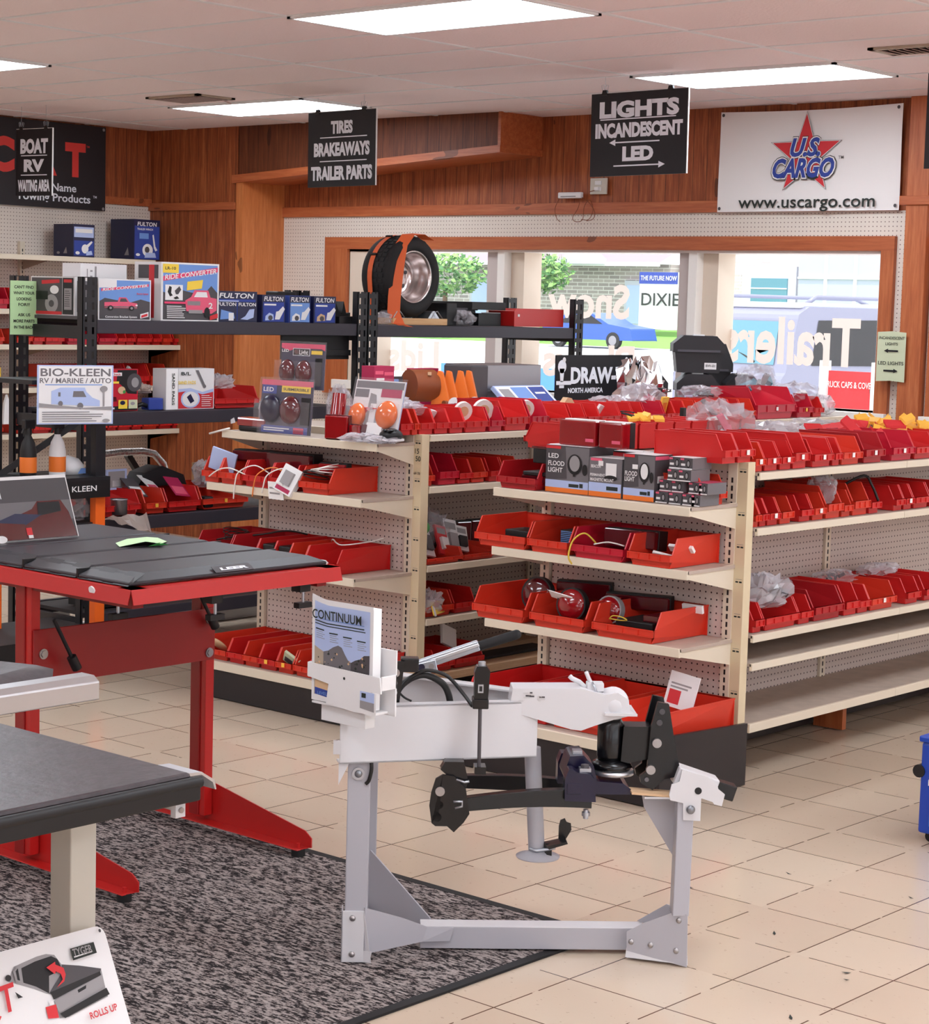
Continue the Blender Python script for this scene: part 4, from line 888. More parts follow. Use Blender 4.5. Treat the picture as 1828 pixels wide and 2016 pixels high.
# separate taller display column and orange edged frame at the left end
fr = thing('display_stand', 'black frame with orange legs standing at the left end of the rack', 'frame', (5.6, 7.3, 0))
mb = MB(); mb.box(5.79, 7.33, .86, 5.845, 7.37, 1.36, 'rack black'); mb.box(5.43, 7.62, .86, 5.48, 7.66, 1.36, 'rack black'); mb.box(5.43, 7.33, 1.34, 5.845, 7.66, 1.36, 'rack black') ; mb.build('post', fr)
mb = MB(); mb.box(5.79, 7.33, .0, 5.845, 7.37, .86, 'rack orange'); mb.build('leg', fr)
mb = MB(); mb.box(5.43, 7.62, .0, 5.48, 7.66, .86, 'rack orange'); mb.build('leg', fr)
mb = MB(); mb.bar((5.80, 7.35, 1.22), (5.46, 7.64, .90), .035, .03, 'rack black'); mb.build('brace', fr)
mb = MB(); mb.box(5.40, 7.30, .90, 5.85, 7.68, .915, 'rack black'); mb.box(5.40, 7.30, .82, 5.85, 7.31, .90, 'black'); mb.build('shelf', fr)
mb = MB(); mb.text('KLEEN', (5.70, 7.298, .865), EX, EZ, .026, 'white', w=.14); mb.build('lettering', fr)
mb = MB(); mb.box(5.0, 7.25, .17, 5.85, 7.75, .20, 'rack deck'); mb.box(5.0, 7.24, .07, 5.85, 7.25, .20, 'black'); mb.text('BUMPERS', (5.485, 7.238, .125), EX, EZ, .022, 'white', 'R', .20); mb.build('lower_shelf', fr)
# advert card tied to the frame
def printed(name, label, cat, P, U, W, wd, ht, t, base, items, group=None, back=True):
    """flat card or carton face: origin P lower left, U right, W up, items in 0..1 coordinates"""
    U, W = Vector(U).normalized(), Vector(W).normalized(); N = U.cross(W); mb = MB(); P = Vector(P)
    mb.obox(P+U*wd/2+W*ht/2-N*t/2, U*wd/2, W*ht/2, N*t/2, base)
    prints(mb, P, U, W, wd, ht, items)
    return mb.build(name, None, label, cat, group)
def prints(mb, P, U, W, wd, ht, items):
    U = Vector(U).normalized(); W = Vector(W).normalized()
    for k, it in enumerate(items):
        lift = .0008+.0004*k; kind = it[0]
        if kind == 'r':
            _, x0, y0, x1, y1, m = it; mb.flat([(x0*wd, y0*ht), (x1*wd, y0*ht), (x1*wd, y1*ht), (x0*wd, y1*ht)], P, U, W, m, lift)
        elif kind == 'p': mb.flat([(x*wd, y*ht) for x, y in it[1]], P, U, W, it[2], lift)
        elif kind == 'c':
            _, cx, cy, rx, ry, m = it; mb.flat([(cx*wd+rx*wd*math.cos(2*PI*q/20), cy*ht+ry*ht*math.sin(2*PI*q/20)) for q in range(20)], P, U, W, m, lift)
        elif kind == 't':
            _, s_, cx, cy, h, w_, m = it[:7]; sh = it[7] if len(it) > 7 else 0; rot = it[8] if len(it) > 8 else 0
            U2 = U*math.cos(rot)+W*math.sin(rot); W2 = W*math.cos(rot)-U*math.sin(rot)
            mb.text(s_, P+U*cx*wd+W*cy*ht, U2, W2, h*ht, m, w=w_*wd, bold=.02, shear=sh, lift=lift)
def truck(x, y, s, m='pink', flip=1):
    """side view pickup picture out of polygons, within 0..1 card coordinates"""
    X = lambda a: x+flip*a*s
    return [('p', [(X(a), y+b*s) for a, b in [(-.5, .0), (-.5, .22), (-.1, .24), (-.06, .42), (.16, .42), (.26, .24), (.5, .19), (.5, 0)]], m), ('p', [(X(a), y+b*s) for a, b in [(-.04, .25), (-.01, .38), (.14, .38), (.21, .25)]], 'dark grey'),
            ('r', min(X(-.5), X(.5)), y+.02*s, max(X(-.5), X(.5)), y+.07*s, 'dark lens'), ('c', X(-.32), y, .085*s, .1*s, 'black'), ('c', X(.32), y, .085*s, .1*s, 'black'), ('c', X(-.32), y, .04*s, .05*s, 'grey'), ('c', X(.32), y, .04*s, .05*s, 'grey'), ('r', min(X(.44), X(.5)), y+.09*s, max(X(.44), X(.5)), y+.14*s, 'white')]
def lines(x0, x1, y0, n, dy, m, th=.35, seed=1):
    r = random.Random(seed); return [('r', x0, y0-k*dy, x0+(x1-x0)*r.uniform(.7, 1), y0-k*dy+dy*th, m) for k in range(n)]
def carton(name, label, x0, x1, yf, z, h, d, base, front, left=(), group=None, cat='box', top=None):
    """box facing -y with its left side visible"""
    mb = MB(); mb.box(x0, yf, z, x1, yf+d, z+h, base)
    prints(mb, V(x0, yf, z), EX, EZ, x1-x0, h, front); prints(mb, V(x0, yf+d, z), -EY, EZ, d, h, left)
    return mb.build(name, None, label, cat, group)
def carton_x(name, label, ya, yb, xf_, z, h, d, base, front, right=(), group=None, cat='box', top='white'):
    """box facing -x; ya is its left edge in the view"""
    mb = MB(); mb.box(xf_, yb, z, xf_+d, ya, z+h, base)
    prints(mb, V(xf_, ya, z), -EY, EZ, ya-yb, h, front); prints(mb, V(xf_, yb, z), EX, EZ, d, h, right)
    if top: mb.poly([(xf_, yb, z+h+.0008), (xf_+d, yb, z+h+.0008), (xf_+d, ya, z+h+.0008), (xf_, ya, z+h+.0008)], top)
    return mb.build(name, None, label, cat, group)
printed('advert_card', 'pale blue printed card with a motorhome hanging on the rack left post', 'poster', (5.435, 7.30, 1.165), (.96, -.28, 0), (.02, .02, 1), .36, .265, .004, 'pale blue',
        [('r', .02, .02, .98, .98, 'white'), ('t', 'BIO-KLEEN', .5, .88, .13, .92, 'mid grey'), ('t', 'RV / MARINE / AUTO', .5, .74, .085, .94, 'mid grey'), ('r', .1, .66, .85, .675, 'sky blue'),
         ('p', [(.18, .34), (.18, .56), (.3, .62), (.62, .62), (.64, .55), (.72, .45), (.82, .40), (.82, .30), (.2, .34)], 'pale blue'), ('p', [(.46, .46), (.47, .56), (.6, .56), (.64, .46)], 'mid grey'), ('r', .27, .47, .30, .54, 'mid grey'), ('c', .56, .31, .04, .055, 'mid grey'), ('c', .30, .35, .03, .045, 'mid grey'),
         ('p', [(.02, .36), (.2, .33), (.6, .28), (.98, .30), (.98, .24), (.02, .29)], 'grey'), ('c', .87, .6, .05, .05, 'grey'), ('r', .86, .3, .88, .6, 'grey')]+lines(.06, .9, .2, 5, .038, 'mid grey')+[('c', .9, .06, .05, .03, 'grey')])
# mint paper notes
NOTE = [('t', "CAN'T FIND", .5, .885, .055, .72, 'ink'), ('t', 'WHAT YOUR', .5, .775, .055, .78, 'ink'), ('t', 'LOOKING', .5, .665, .055, .54, 'ink'), ('t', 'FOR??', .5, .56, .055, .42, 'ink'), ('t', 'ASK US', .5, .37, .055, .46, 'ink'), ('t', 'MORE PARTS', .5, .255, .055, .78, 'ink'), ('t', 'IN THE BACK', .5, .14, .055, .74, 'ink')]
printed('paper_note', 'tall mint green paper note taped to the rack rear left post', 'note', (5.725, 7.90, 1.548), (.99, -.05, 0), (0, 0, 1), .15, .255, .002, 'mint paper', NOTE)
# ------------------------------------------------------------------ merchandise on the rack
zt = 1.628
def conv(big): 
    return [('r', .01, .01, .99, .99, 'white'), ('r', .03, .03, .97, .97, 'sky blue'), ('p', [(.03, .03), (.97, .03), (.97, .5), (.86, .62), (.72, .46), (.5, .5), (.25, .56), (.12, .46), (.03, .5)], 'dark grey')]
carton('product_box', 'white printed carton with a pink pickup, shorter one beside the black left post', 5.965, 6.283, 7.545, zt, .195, .12, 'white',
       [('r', .02, .03, .98, .97, 'sky blue'), ('p', [(.02, .03), (.98, .03), (.98, .46), (.8, .52), (.6, .44), (.3, .5), (.12, .54), (.02, .46)], 'dark grey'), ('p', [(0, .78), (.34, .80), (.34, 1), (0, 1)], 'white'), ('p', [(.05, .70), (.95, .84), (.95, .90), (.05, .76)], 'hot pink'), ('t', 'RIDE CONVERTER', .5, .8, .07, .86, 'white', .2, .09)]
       + truck(.42, .3, .62)+[('t', 'Conversion Bracket System', .42, .09, .05, .6, 'white'), ('p', [(.78, .05), (.94, .1), (.94, .22), (.84, .18), (.78, .16)], 'white'), ('p', [(.8, .07), (.92, .12), (.92, .18), (.8, .13)], 'usred'), ('t', 'Bracket System', .82, .66, .045, .22, 'usred')])
carton('product_box', 'large printed carton with yellow stickers and a pink pickup', 6.325, 6.695, 7.52, zt, .285, .2, 'white',
       conv(True)+[('p', [(.03, .68), (.97, .86), (.97, .94), (.03, .76)], 'hot pink'), ('t', 'RIDE CONVERTER', .5, .81, .085, .9, 'white', .2, .115), ('r', .02, .82, .29, .97, 'yellow'), ('t', 'LR-10', .15, .9, .05, .18, 'ink'), ('p', [(.43, .53), (.69, .57), (.71, .72), (.44, .68)], 'yellow'), ('r', .06, .36, .36, .62, 'white'), ('p', [(.1, .5), (.13, .6), (.17, .58), (.16, .48), (.19, .44), (.14, .42)], 'black'), ('p', [(.22, .52), (.3, .6), (.33, .54), (.28, .46), (.24, .46)], 'dark grey'), ('p', [(.2, .4), (.26, .43), (.3, .39), (.23, .375)], 'black')]
       + [('p', [(.42, .18), (.4, .36), (.5, .42), (.56, .54), (.8, .54), (.84, .42), (.95, .40), (.95, .2), (.86, .14)], 'pink'), ('p', [(.55, .42), (.6, .51), (.77, .51), (.79, .42)], 'white'), ('r', .44, .28, .66, .35, 'dark lens'), ('r', .46, .14, .7, .2, 'grey'), ('c', .78, .16, .05, .09, 'black'), ('t', '2', .84, .28, .1, .07, 'white')]
       + [('r', .04, .30, .42, .335, 'hot pink')]+lines(.08, .42, .25, 7, .032, 'white', .4)+[('p', [(.82, .03), (.96, .07), (.96, .15), (.82, .1)], 'usred')],
       [('r', .1, .5, .95, .97, 'white'), ('r', .15, .72, .9, .95, 'dark grey'), ('r', .55, .05, .75, .95, 'usred')])
carton_x('product_box', 'black and red carton with a disc brake picture behind the mint note', 7.935, 7.60, 5.87, 1.645, .182, .13, 'white',
       [('r', .02, .03, .72, .97, 'dark grey'), ('p', [(.25, .8), (.66, .84), (.66, .93), (.25, .9)], 'usred'), ('c', .48, .3, .15, .24, 'grey'), ('c', .48, .3, .06, .09, 'dark grey'), ('r', .1, .4, .4, .62, 'black'), ('c', .55, .66, .1, .11, 'white'), ('r', .0, .02, .72, .1, 'usred'), ('r', .74, .03, .98, .97, 'sign black'), ('r', .77, .85, .95, .93, 'usred'), ('r', .78, .15, .95, .7, 'grey')]+lines(.8, .93, .62, 8, .055, 'dark grey'), [('r', .1, .1, .9, .9, 'mid grey'), ('r', .3, .2, .4, .8, 'white')], top='white')
carton('product_box', 'plain white carton lying behind the shorter pickup carton', 6.02, 6.30, 7.75, 1.63, .265, .14, 'white', [('r', .3, .55, .34, .95, 'grey'), ('r', .13, .7, .15, .9, 'grey'), ('r', .2, .75, .25, .78, 'grey'), ('r', .2, .85, .25, .88, 'grey')])
mb = MB(); mb.box(5.86, 7.55, 1.629, 6.02, 7.97, 1.644, 'dark grey'); one('steel_tray', mb, 'low grey tray under the disc brake carton', 'tray')
FUL = lambda t2: [('r', .02, .02, .98, .98, 'navy'), ('r', .04, .04, .96, .74, 'usblue'), ('t', 'FULTON', .5, .86, .16, .84, 'white', .15), ('r', .08, .66, .55, .70, 'pale blue'), ('r', .08, .58, .45, .61, 'sky blue')]+t2
carton('product_box', 'wide dark blue box with two small blue winch boxes pictured', 6.71, 6.99, 7.56, zt, .155, .1, 'navy', FUL([('r', .02, .03, .5, .66, 'navy'), ('r', .52, .03, .98, .66, 'navy'), ('t', 'FULTON', .26, .58, .11, .44, 'white'), ('t', 'FULTON', .75, .58, .11, .42, 'white'), ('p', [(.1, .08), (.45, .12), (.42, .3), (.12, .4)], 'sky blue'), ('r', .3, .05, .42, .3, 'white'), ('p', [(.58, .1), (.7, .2), (.8, .42), (.92, .44), (.9, .16), (.75, .08)], 'pale blue')]), group='blue winch boxes')
for k, (a, b, m2) in enumerate([(7.015, 7.175, 'pale blue'), (7.204, 7.357, 'white'), (7.383, 7.545, 'tan')]):
    carton('product_box', ['blue boxed winch with grey crank art, first right of the wide dark blue box', 'light blue boxed winch, middle of three near the twin black posts', 'blue boxed winch next to the black parts by the twin posts'][k], a, b, 7.55, zt, .142, .1, 'navy' if k != 1 else 'usblue',
           FUL([('r', .05, .04, .95, .74, 'usblue' if k != 1 else 'sky blue'), ('r', .08, .62, .6, .68, 'white'), ('p', [(.55, .12), (.75, .12), (.98, .5), (.9, .6), (.7, .42), (.6, .4)], 'white'), ('p', [(.12, .08), (.5, .1), (.48, .3), (.3, .36), (.14, .24)], m2), ('c', .35, .18, .1, .09, 'dark grey')]), group='blue winch boxes')
mb = MB(); mb.box(7.27, 7.70, zt, 7.40, 7.8, 1.79, 'black'); one('black_case', mb, 'black case standing behind the light blue winch box', 'case', None, .006)
mb = MB(); mb.prism([(0, 0), (.15, 0), (.15, .06), (.12, .055), (.10, .12), (.085, .05), (.06, .07), (.04, .115), (.02, .06), (0, .05)], (7.555, 7.60, zt), EX, EZ, -.1, 'black'); mb.box(7.575, 7.55, zt, 7.70, 7.59, zt+.04, 'black'); one('black_hardware', mb, 'black steel fittings in a heap beside the twin posts', 'hardware', None, .003)
# spare wheel on its chocked board
def wheel():
    c = V(8.22, 7.62, 1.628+.04+.225); t = thing('spare_wheel', 'trailer wheel on the rack with an orange strap over it', 'wheel', (8.22, 7.72, 1.668))
    mb = MB(); prof = [(.142, .005), (.152, -.004), (.165, -.012), (.19, -.014), (.208, -.004), (.220, .012), (.224, .03), (.224, .165), (.220, .185), (.208, .20), (.19, .21), (.165, .205), (.142, .19)]
    mb.lathe(prof, c, EY, 'rubber', 48)
    for k in range(48):
        a = 2*PI*k/48
        for y in (.035, .075, .115): mb.obox(c+V(.2245*math.cos(a), y+.01*(k % 2), .2245*math.sin(a)), V(-math.sin(a), 0, math.cos(a))*.010, V(0, .013, 0), V(math.cos(a), 0, math.sin(a))*.003, 'rubber')
    mb.build('tire', t)
    mb = MB(); mb.lathe([(.146, .0), (.146, -.004), (.138, -.002), (.130, .012), (.124, .05), (.110, .06), (.108, .10), (.095, .125), (.05, .12), (.028, .118), (.028, .16)], c, EY, 'rim metal', 40); mb.lathe([(.03, .121), (.001, .121)], c, EY, 'dark grey', 20)
    mb.build('rim', t)
    mb = MB()
    for k in range(5):
        a = 2*PI*k/5+.4; p = c+V(.066*math.cos(a), .117, .066*math.sin(a)); mb.cyl(p, p+V(0, .006, 0), .011, 'dark grey', 10)
    mb.build('bolt_hole', t)
    s = thing('tie_down_strap', 'orange webbing strap draped over the trailer wheel', 'strap', (8.0, 7.66, 1.63))
    mb = MB(); pts = []
    for k in range(16):
        a = math.radians(72+k*(190-72)/15); pts.append((c.x+.231*math.cos(a), c.z+.231*math.sin(a)))
    pts2 = [p for p in pts]
    def band(pp, y0, y1, m, sh=0.0):
        vs = []
        for k, (x, z) in enumerate(pp): q = sh*k/len(pp); vs += [(x, y0+q, z), (x, y1+q, z)]
        mb.add(vs, [(2*i, 2*i+1, 2*i+3, 2*i+2) for i in range(len(pp)-1)], m)
    band(pts2+[(c.x-.21, 1.70), (c.x-.20, 1.629)], c.y+.10, c.y+.135, 'strap orange'); mb.build('strap_loop', s)
    mb = MB()
    fr_ = [(c.x+.10, c.y+.0, c.z+.205), (c.x+.03, c.y+.005, c.z+.236), (c.x-.05, c.y+.01, c.z+.228), (c.x-.11, c.y+.005, c.z+.17), (c.x-.145, c.y-.01, c.z+.08), (c.x-.165, c.y-.015, c.z-.02), (c.x-.18, c.y-.018, c.z-.12), (c.x-.185, c.y-.02, c.z-.20), (c.x-.188, c.y-.06, c.z-.262), (c.x-.188, c.y-.125, c.z-.275)]
    vs = []
    for k, p in enumerate(fr_):
        p = V(*p); p.y = p.y-.02; vs += [p+V(-.026, .035, .004), p+V(.026, -.012, 0)]
    mb.add(vs, [(2*i, 2*i+1, 2*i+3, 2*i+2) for i in range(len(fr_)-1)], 'strap orange'); mb.build('strap_tail', s)
    mb = MB()
    for a in (110, 150): q = math.radians(a); mb.obox(c+V(.236*math.cos(q), .118, .236*math.sin(q)), V(0, .022, 0), V(-math.sin(q), 0, math.cos(q))*.006, V(math.cos(q), 0, math.sin(q))*.004, 'black')
    mb.build('buckle', s)
wheel()
t = thing('wheel_board', 'pine board with bent steel chock wires under the trailer wheel', 'board', (8.23, 7.65, 1.628))
mb = MB(); mb.box(8.01, 7.57, 1.628, 8.455, 7.74, 1.664, 'pine'); mb.build('plank', t, bevel=.002)
for x in (8.05, 8.36): mb = MB(); mb.tube([(x-.035, 7.575, 1.664), (x, 7.58, 1.70), (x+.02, 7.58, 1.705), (x+.06, 7.575, 1.664)], .003, 'zinc', 6); mb.prism([(-.035, 0), (.06, 0), (.02, .042), (0, .04)], (x, 7.60, 1.664), EX, EZ, -.1, 'zinc'); mb.build('chock_wire', t)
bag((7.93, 7.57, 1.628), (.08, .08, .06), 'small clear bag left of the trailer wheel', None, 'film', 61)
mb = MB(); mb.box(8.46, 7.58, 1.628, 8.545, 7.85, 1.755, 'black'); one('black_case', mb, 'upright black case right of the trailer wheel', 'case', None, .004)
bag((8.60, 7.58, 1.628), (.14, .1, .08), 'clear bag of fittings between the black cases', None, 'film', 62, fill=['dark grey', 'black'])
mb = MB(); mb.box(8.62, 7.66, 1.628, 8.80, 7.9, 1.715, 'black'); mb.box(8.61, 7.65, 1.715, 8.81, 7.91, 1.728, 'dark grey'); one('black_case', mb, 'low black case with lid behind the clear bag of fittings', 'case', None, .004)
mb = MB(); mb.box(8.78, 7.62, 1.628, 8.98, 7.95, 1.70, 'black'); mb.box(8.72, 7.62, 1.72, 9.02, 7.97, 1.765, 'black'); mb.box(8.80, 7.615, 1.70, 8.97, 7.62, 1.706, 'grey'); one('black_case', mb, 'tall black lidded case left of the red toolbox', 'case', None, .005)
t = thing('red_toolbox', 'matte red plastic case at the right end of the rack top', 'case', (9.25, 7.65, 1.628))
mb = MB(); mb.prism([(0, 0), (.46, 0), (.46, .105), (.02, .105), (0, .09)], (9.03, 7.56, 1.628), EX, EZ, -.2, 'red paint'); mb.build('body', t, bevel=.006)
mb = MB(); mb.box(9.06, 7.556, 1.685, 9.075, 7.561, 1.70, 'white'); mb.build('clasp', t)
# second shelf of the rack
z2 = 1.197
carton('product_box', 'red and black carton with a tire picture on the rack second shelf', 5.975, 6.20, 7.535, z2, .2, .09, 'bin crimson',
       [('r', .03, .02, .97, .98, 'bin crimson'), ('p', [(.45, .98), (.97, .98), (.97, .4), (.72, .42), (.55, .62), (.42, .7)], 'black'), ('c', .9, .68, .2, .22, 'dark grey'), ('c', .92, .68, .1, .12, 'grey'), ('r', .04, .84, .56, .92, 'white'), ('r', .04, .76, .3, .81, 'white'), ('r', .03, .66, .48, .71, 'yellow'), ('t', 'Steel Check', .3, .88, .05, .46, 'usred'), ('c', .55, .5, .1, .09, 'tan'), ('c', .62, .46, .04, .04, 'green'), ('r', .03, .02, .97, .12, 'black'), ('r', .06, .05, .36, .09, 'white'), ('p', [(.08, .22), (.42, .24), (.4, .34), (.2, .36), (.08, .3)], 'dark lens'), ('r', .46, .06, .7, .27, 'yellow'), ('r', .73, .06, .97, .27, 'sage paper'), ('c', .57, .2, .07, .05, 'navy'), ('c', .84, .18, .06, .04, 'grey')])
carton('product_box', 'white and red carton of sanding pads on the rack second shelf', 6.38, 6.69, 7.54, z2, .2, .1, 'white',
       [('r', .0, .0, .24, 1, 'paper'), ('r', .245, .0, .25, 1, 'grey'), ('p', [(.25, .02), (.98, .02), (.98, .42), (.75, .36), (.5, .46), (.25, .42)], 'usred'), ('p', [(.25, .42), (.5, .46), (.75, .36), (.98, .42), (.98, .5), (.75, .42), (.5, .52), (.25, .5)], 'pale blue'), ('c', .5, .25, .2, .22, 'pale blue'), ('c', .5, .25, .17, .185, 'white'), ('p', [(.42, .3), (.5, .38), (.58, .2), (.5, .14)], 'navy'), ('p', [(.6, .96), (.66, .96), (.8, .6), (.76, .56)], 'mid grey'), ('c', .79, .56, .03, .04, 'mid grey'), ('t', 'B/L', .4, .88, .08, .2, 'ink'), ('t', 'SAND PADS', .42, .66, .08, .36, 'yellow'), ('t', 'SAND PADS', .14, .5, .08, .5, 'ink', 0, -PI/2)]+lines(.72, .95, .32, 6, .05, 'white', .3))
mb = MB(); mb.box(6.275, 7.54, z2, 6.365, 7.60, z2+.058, 'usblue'); mb.tube([(6.21, 7.56, z2+.02), (6.24, 7.55, z2+.03), (6.28, 7.56, z2+.02)], .012, 'black'); one('blue_clamp', mb, 'blue and black fitting between the two cartons', 'fitting', None, .008)
mb = MB()
for r in (.045, .035): mb.tube([(6.215+r*math.cos(a*PI/8), 7.62, z2+.012+r*abs(math.sin(a*PI/8))) for a in range(9)], .004, 'wire white')
one('hose_loop', mb, 'white and black striped hose loop behind the blue fitting', 'hose')
put_bin((6.85, 7.55, z2), .3, 'big red bin lying sideways at the end of the rack second shelf', None, .0, .3, .105, 'bin red')
bag((6.78, 7.62, 1.29), (.16, .14, .07), 'clear bag on the big sideways red bin', None, 'film milky', 64)
put_bin((6.30, 7.76, z2), .14, 'red bin behind the blue fitting on the rack second shelf', None, .0, .18, .10, 'bin orange')
bag((6.30, 7.66, 1.27), (.13, .1, .05), 'clear bag of brown parts in the bin behind the blue fitting', None, 'bag brown', 65)
card((6.34, 7.8, 1.31), .10, .08, 'white folded box tilted above the clear bag of brown parts', None, .3, .2, .5, 'white')
mb = MB(); mb.lathe([(.055, .1), (.02, .03), (.015, 0)], (6.36, 7.95, 1.28), EZ, 'bin red', 18); one('red_funnel', mb, 'red funnel standing behind the white folded box', 'funnel')
# third shelf of the rack
z3 = .692
row_x('R3', [(5.93,6.245),(6.26,6.39),(6.40,6.61),(6.62,6.93)], 7.54, z3, 'the lower rack shelf', d=.34, h=.115, stick={1: Y_, 3: Y_}, cols={0: 'bin red', 1: 'bin orange', 3: 'bin orange'}, side='from its left end')
BINS['R3'][0].rotation_euler.z = .1
gR = 'parts in the bins of the lower rack shelf'
for k, (x, y, z, rz, ry, m) in enumerate([(6.30, 7.62, .77, .3, .9, 'dark grey'), (6.45, 7.66, .77, .5, 1.0, 'white'), (6.55, 7.6, .76, .2, 1.1, 'magenta')]):
    card((x, y, z), .1, .14, f'{["grey", "white", "red and white"][k]} leaflet sticking out of the bins on the lower rack shelf', gR, rz, -.9, ry*.2, m, [('r', .1, .1, .9, .5, 'pink' if k else 'white')], t=.003)
card((6.22, 7.72, .80), .14, .10, 'purple printed card standing behind the lower rack bins', gR, .1, 0, 0, 'pale blue', [('r', .1, .1, .9, .9, 'grey'), ('r', .3, .15, .7, .45, 'white')])
mb = MB(); mb.prism([(0, 0), (.32, 0), (.30, .05), (.16, .10), (.05, .07)], (6.38, 7.75, .80), EX, EZ, -.12, 'soft black'); one('black_cover', mb, 'folded black cover lying behind the lower rack bins', 'cover')
bag((6.74, 7.62, .79), (.16, .14, .13), 'silver wrapped part on the lower rack bins', gR, 'film milky', 66, fill=['zinc', 'zinc'])
mb = MB(); mb.box(6.82, 7.70, .80, 6.95, 7.85, .90, 'cardboard'); mb.ell((6.80, 7.66, .905), (.06, .03, .012), 'white', 10, 6); one('cardboard_box', mb, 'small brown box behind the silver wrapped part', 'box')
mb = MB(); mb.lathe([(.0, 0), (.04, 0), (.04, .07), (.043, .075), (.038, .07), (.036, .01)], (6.10, 7.545, .70), EZ, 'steel', 20); one('steel_cup', mb, 'steel cup at the front of the lower rack shelf', 'cup')
mb = MB(); mb.box(6.64, 7.54, .70, 6.70, 7.60, .755, 'black'); one('black_coupling', mb, 'black coupling in the third lower rack bin', 'coupling', None, .008)
mb = MB(); n_ = 10; vs = [(5.93+.30*i/n_, 7.49-.03*math.sin(i)*.4-.02*j, .70-.045*j*(i/n_)-.008*math.sin(i*1.7+j)) for i in range(n_+1) for j in range(3)]
mb.add(vs, [(3*i+j, 3*i+3+j, 3*i+4+j, 3*i+1+j) for i in range(n_) for j in range(2)], 'bag brown'); one('plastic_sheet', mb, 'clear brownish sheet hanging over the lower rack shelf edge', 'sheet')
# low shelf things seen under the red table
mb = MB(); mb.box(6.30, 8.08, .002, 7.75, 8.12, .085, 'white'); one('white_board', mb, 'long white board standing on edge below the rack', 'board')
mb = MB(); mb.box(6.02, 8.10, .002, 6.24, 8.16, .21, 'white'); one('white_panel', mb, 'white panel behind the orange leg below the rack', 'panel')
mb = MB(); mb.box(6.0, 7.6, .245, 6.35, 7.8, .32, 'black'); mb.box(6.02, 7.595, .26, 6.3, 7.6, .30, 'dark grey'); one('black_step', mb, 'black step plate on the lowest rack shelf', 'step')
# grab handle of diamond plate and its dark frame
mb = MB(); pts = [(6.30, 8.03, .70), (6.305, 8.03, .84), (6.33, 8.03, .905), (6.39, 8.03, .945), (6.5, 8.03, .952), (6.64, 8.03, .95), (6.72, 8.03, .935), (6.78, 8.03, .88), (6.81, 8.03, .80), (6.82, 8.03, .70)]
mb.tube(pts, .02, 'diamond plate', 8); one('diamond_plate_arch', mb, 'shiny diamond plate arch standing behind the rack bins', 'arch')
mb = MB(); mb.bar((6.60, 8.1, .93), (6.78, 8.1, .70), .03, .03, 'black'); one('black_strut', mb, 'black slanted strut behind the diamond plate arch', 'strut')
# cleaning products at the rack's left end
def spray(x, y, z, h, body, label, cap='black'):
    t = thing('spray_bottle', label, 'bottle', (x, y, z), 'spray bottles on the display frame')
    mb = MB(); mb.lathe([(.0, 0), (.036, 0), (.038, .01), (.038, .45*h), (.03, .6*h), (.014, .72*h), (.014, .76*h)], (x, y, z), EZ, body, 18); mb.build('body', t)
    mb = MB(); mb.box(x-.028, y-.014, z+.84*h, x+.03, y+.014, z+h, cap); mb.cyl((x, y, z+.74*h), (x, y, z+.86*h), .016, cap, 12); mb.bar((x-.02, y, z+.88*h), (x-.035, y, z+.76*h), .012, .008, cap); mb.build('trigger', t, bevel=.004)
    mb = MB(); mb.lathe([(.0385, .08*h), (.0388, .09*h), (.0388, .34*h), (.0385, .35*h)], (x, y, z), EZ, 'orange', 18); mb.build('label_band', t)
spray(5.50, 7.45, .916, .26, 'black', 'black spray bottle with orange label on the display frame')
spray(5.64, 7.42, .916, .26, 'white', 'white spray bottle with black trigger on the display frame')
mb = MB(); mb.lathe([(0, 0), (.07, 0), (.075, .04), (.05, .07), (0, .085)], (5.76, 7.5, .916), EZ, 'white', 20); mb.box(5.765, 7.43, .92, 5.81, 7.434, .945, 'sky blue'); one('white_jug', mb, 'white rounded container beside the spray bottles', 'container')
bag((5.72, 7.45, .70), (.2, .15, .11), 'clear bag of silver hardware under the display frame shelf', None, 'film', 67, fill=['zinc', 'grey', 'navy'])
mb = MB(); mb.box(5.45, 7.35, .66, 5.84, 7.7, .70, 'soft black'); mb.build('shelf', fr)
# ------------------------------------------------------------------ shelving on the left wall
ws = thing('wall_shelving', 'cream wall shelving under the black banner on the left wall', 'shelving', (7.5, 11.4, 0))
for z in (2.003, 1.635, 1.395, 1.10, .785):
    mb = MB(); xe = 9.42 if z > 1.9 else 9.73; mb.box(5.0, 11.27, z-.015, xe, 11.6, z-.002, 'shelf top'); mb.box(5.0, 11.262, z-.035, xe, 11.275, z, 'cream metal'); mb.build('shelf', ws, bevel=.002)
    for x in (8.5, 9.66):
        mb = MB(); mb.prism([(11.29, z-.03), (11.60, z-.10), (11.60, z-.015), (11.29, z-.015)], (x, 0, 0), EY, EZ, .005, 'cream dull'); mb.build('bracket', ws)
for x in (8.5, 9.68):
    mb = MB(); mb.box(x-.02, 11.59, 0, x+.02, 11.619, 2.1, 'cream metal'); slots(mb, x-.02, x+.02, 11.59, 0, .2, 2.08, 'y'); mb.build('post', ws)
WP = lambda px: None
row_x('L1', [(8.07,8.13),(8.23,8.36),(8.37,8.46),(8.47,8.63),(8.66,8.76),(8.80,8.92),(8.93,9.09),(9.10,9.18),(9.18,9.26),(9.27,9.41),(9.42,9.50),(9.51,9.60),(9.62,9.72)], 11.285, 1.396, 'the left wall, third shelf down', h=.10, cols={4: 'bin crimson', 5: 'bin crimson', 6: 'bin crimson'}, side='from the left')
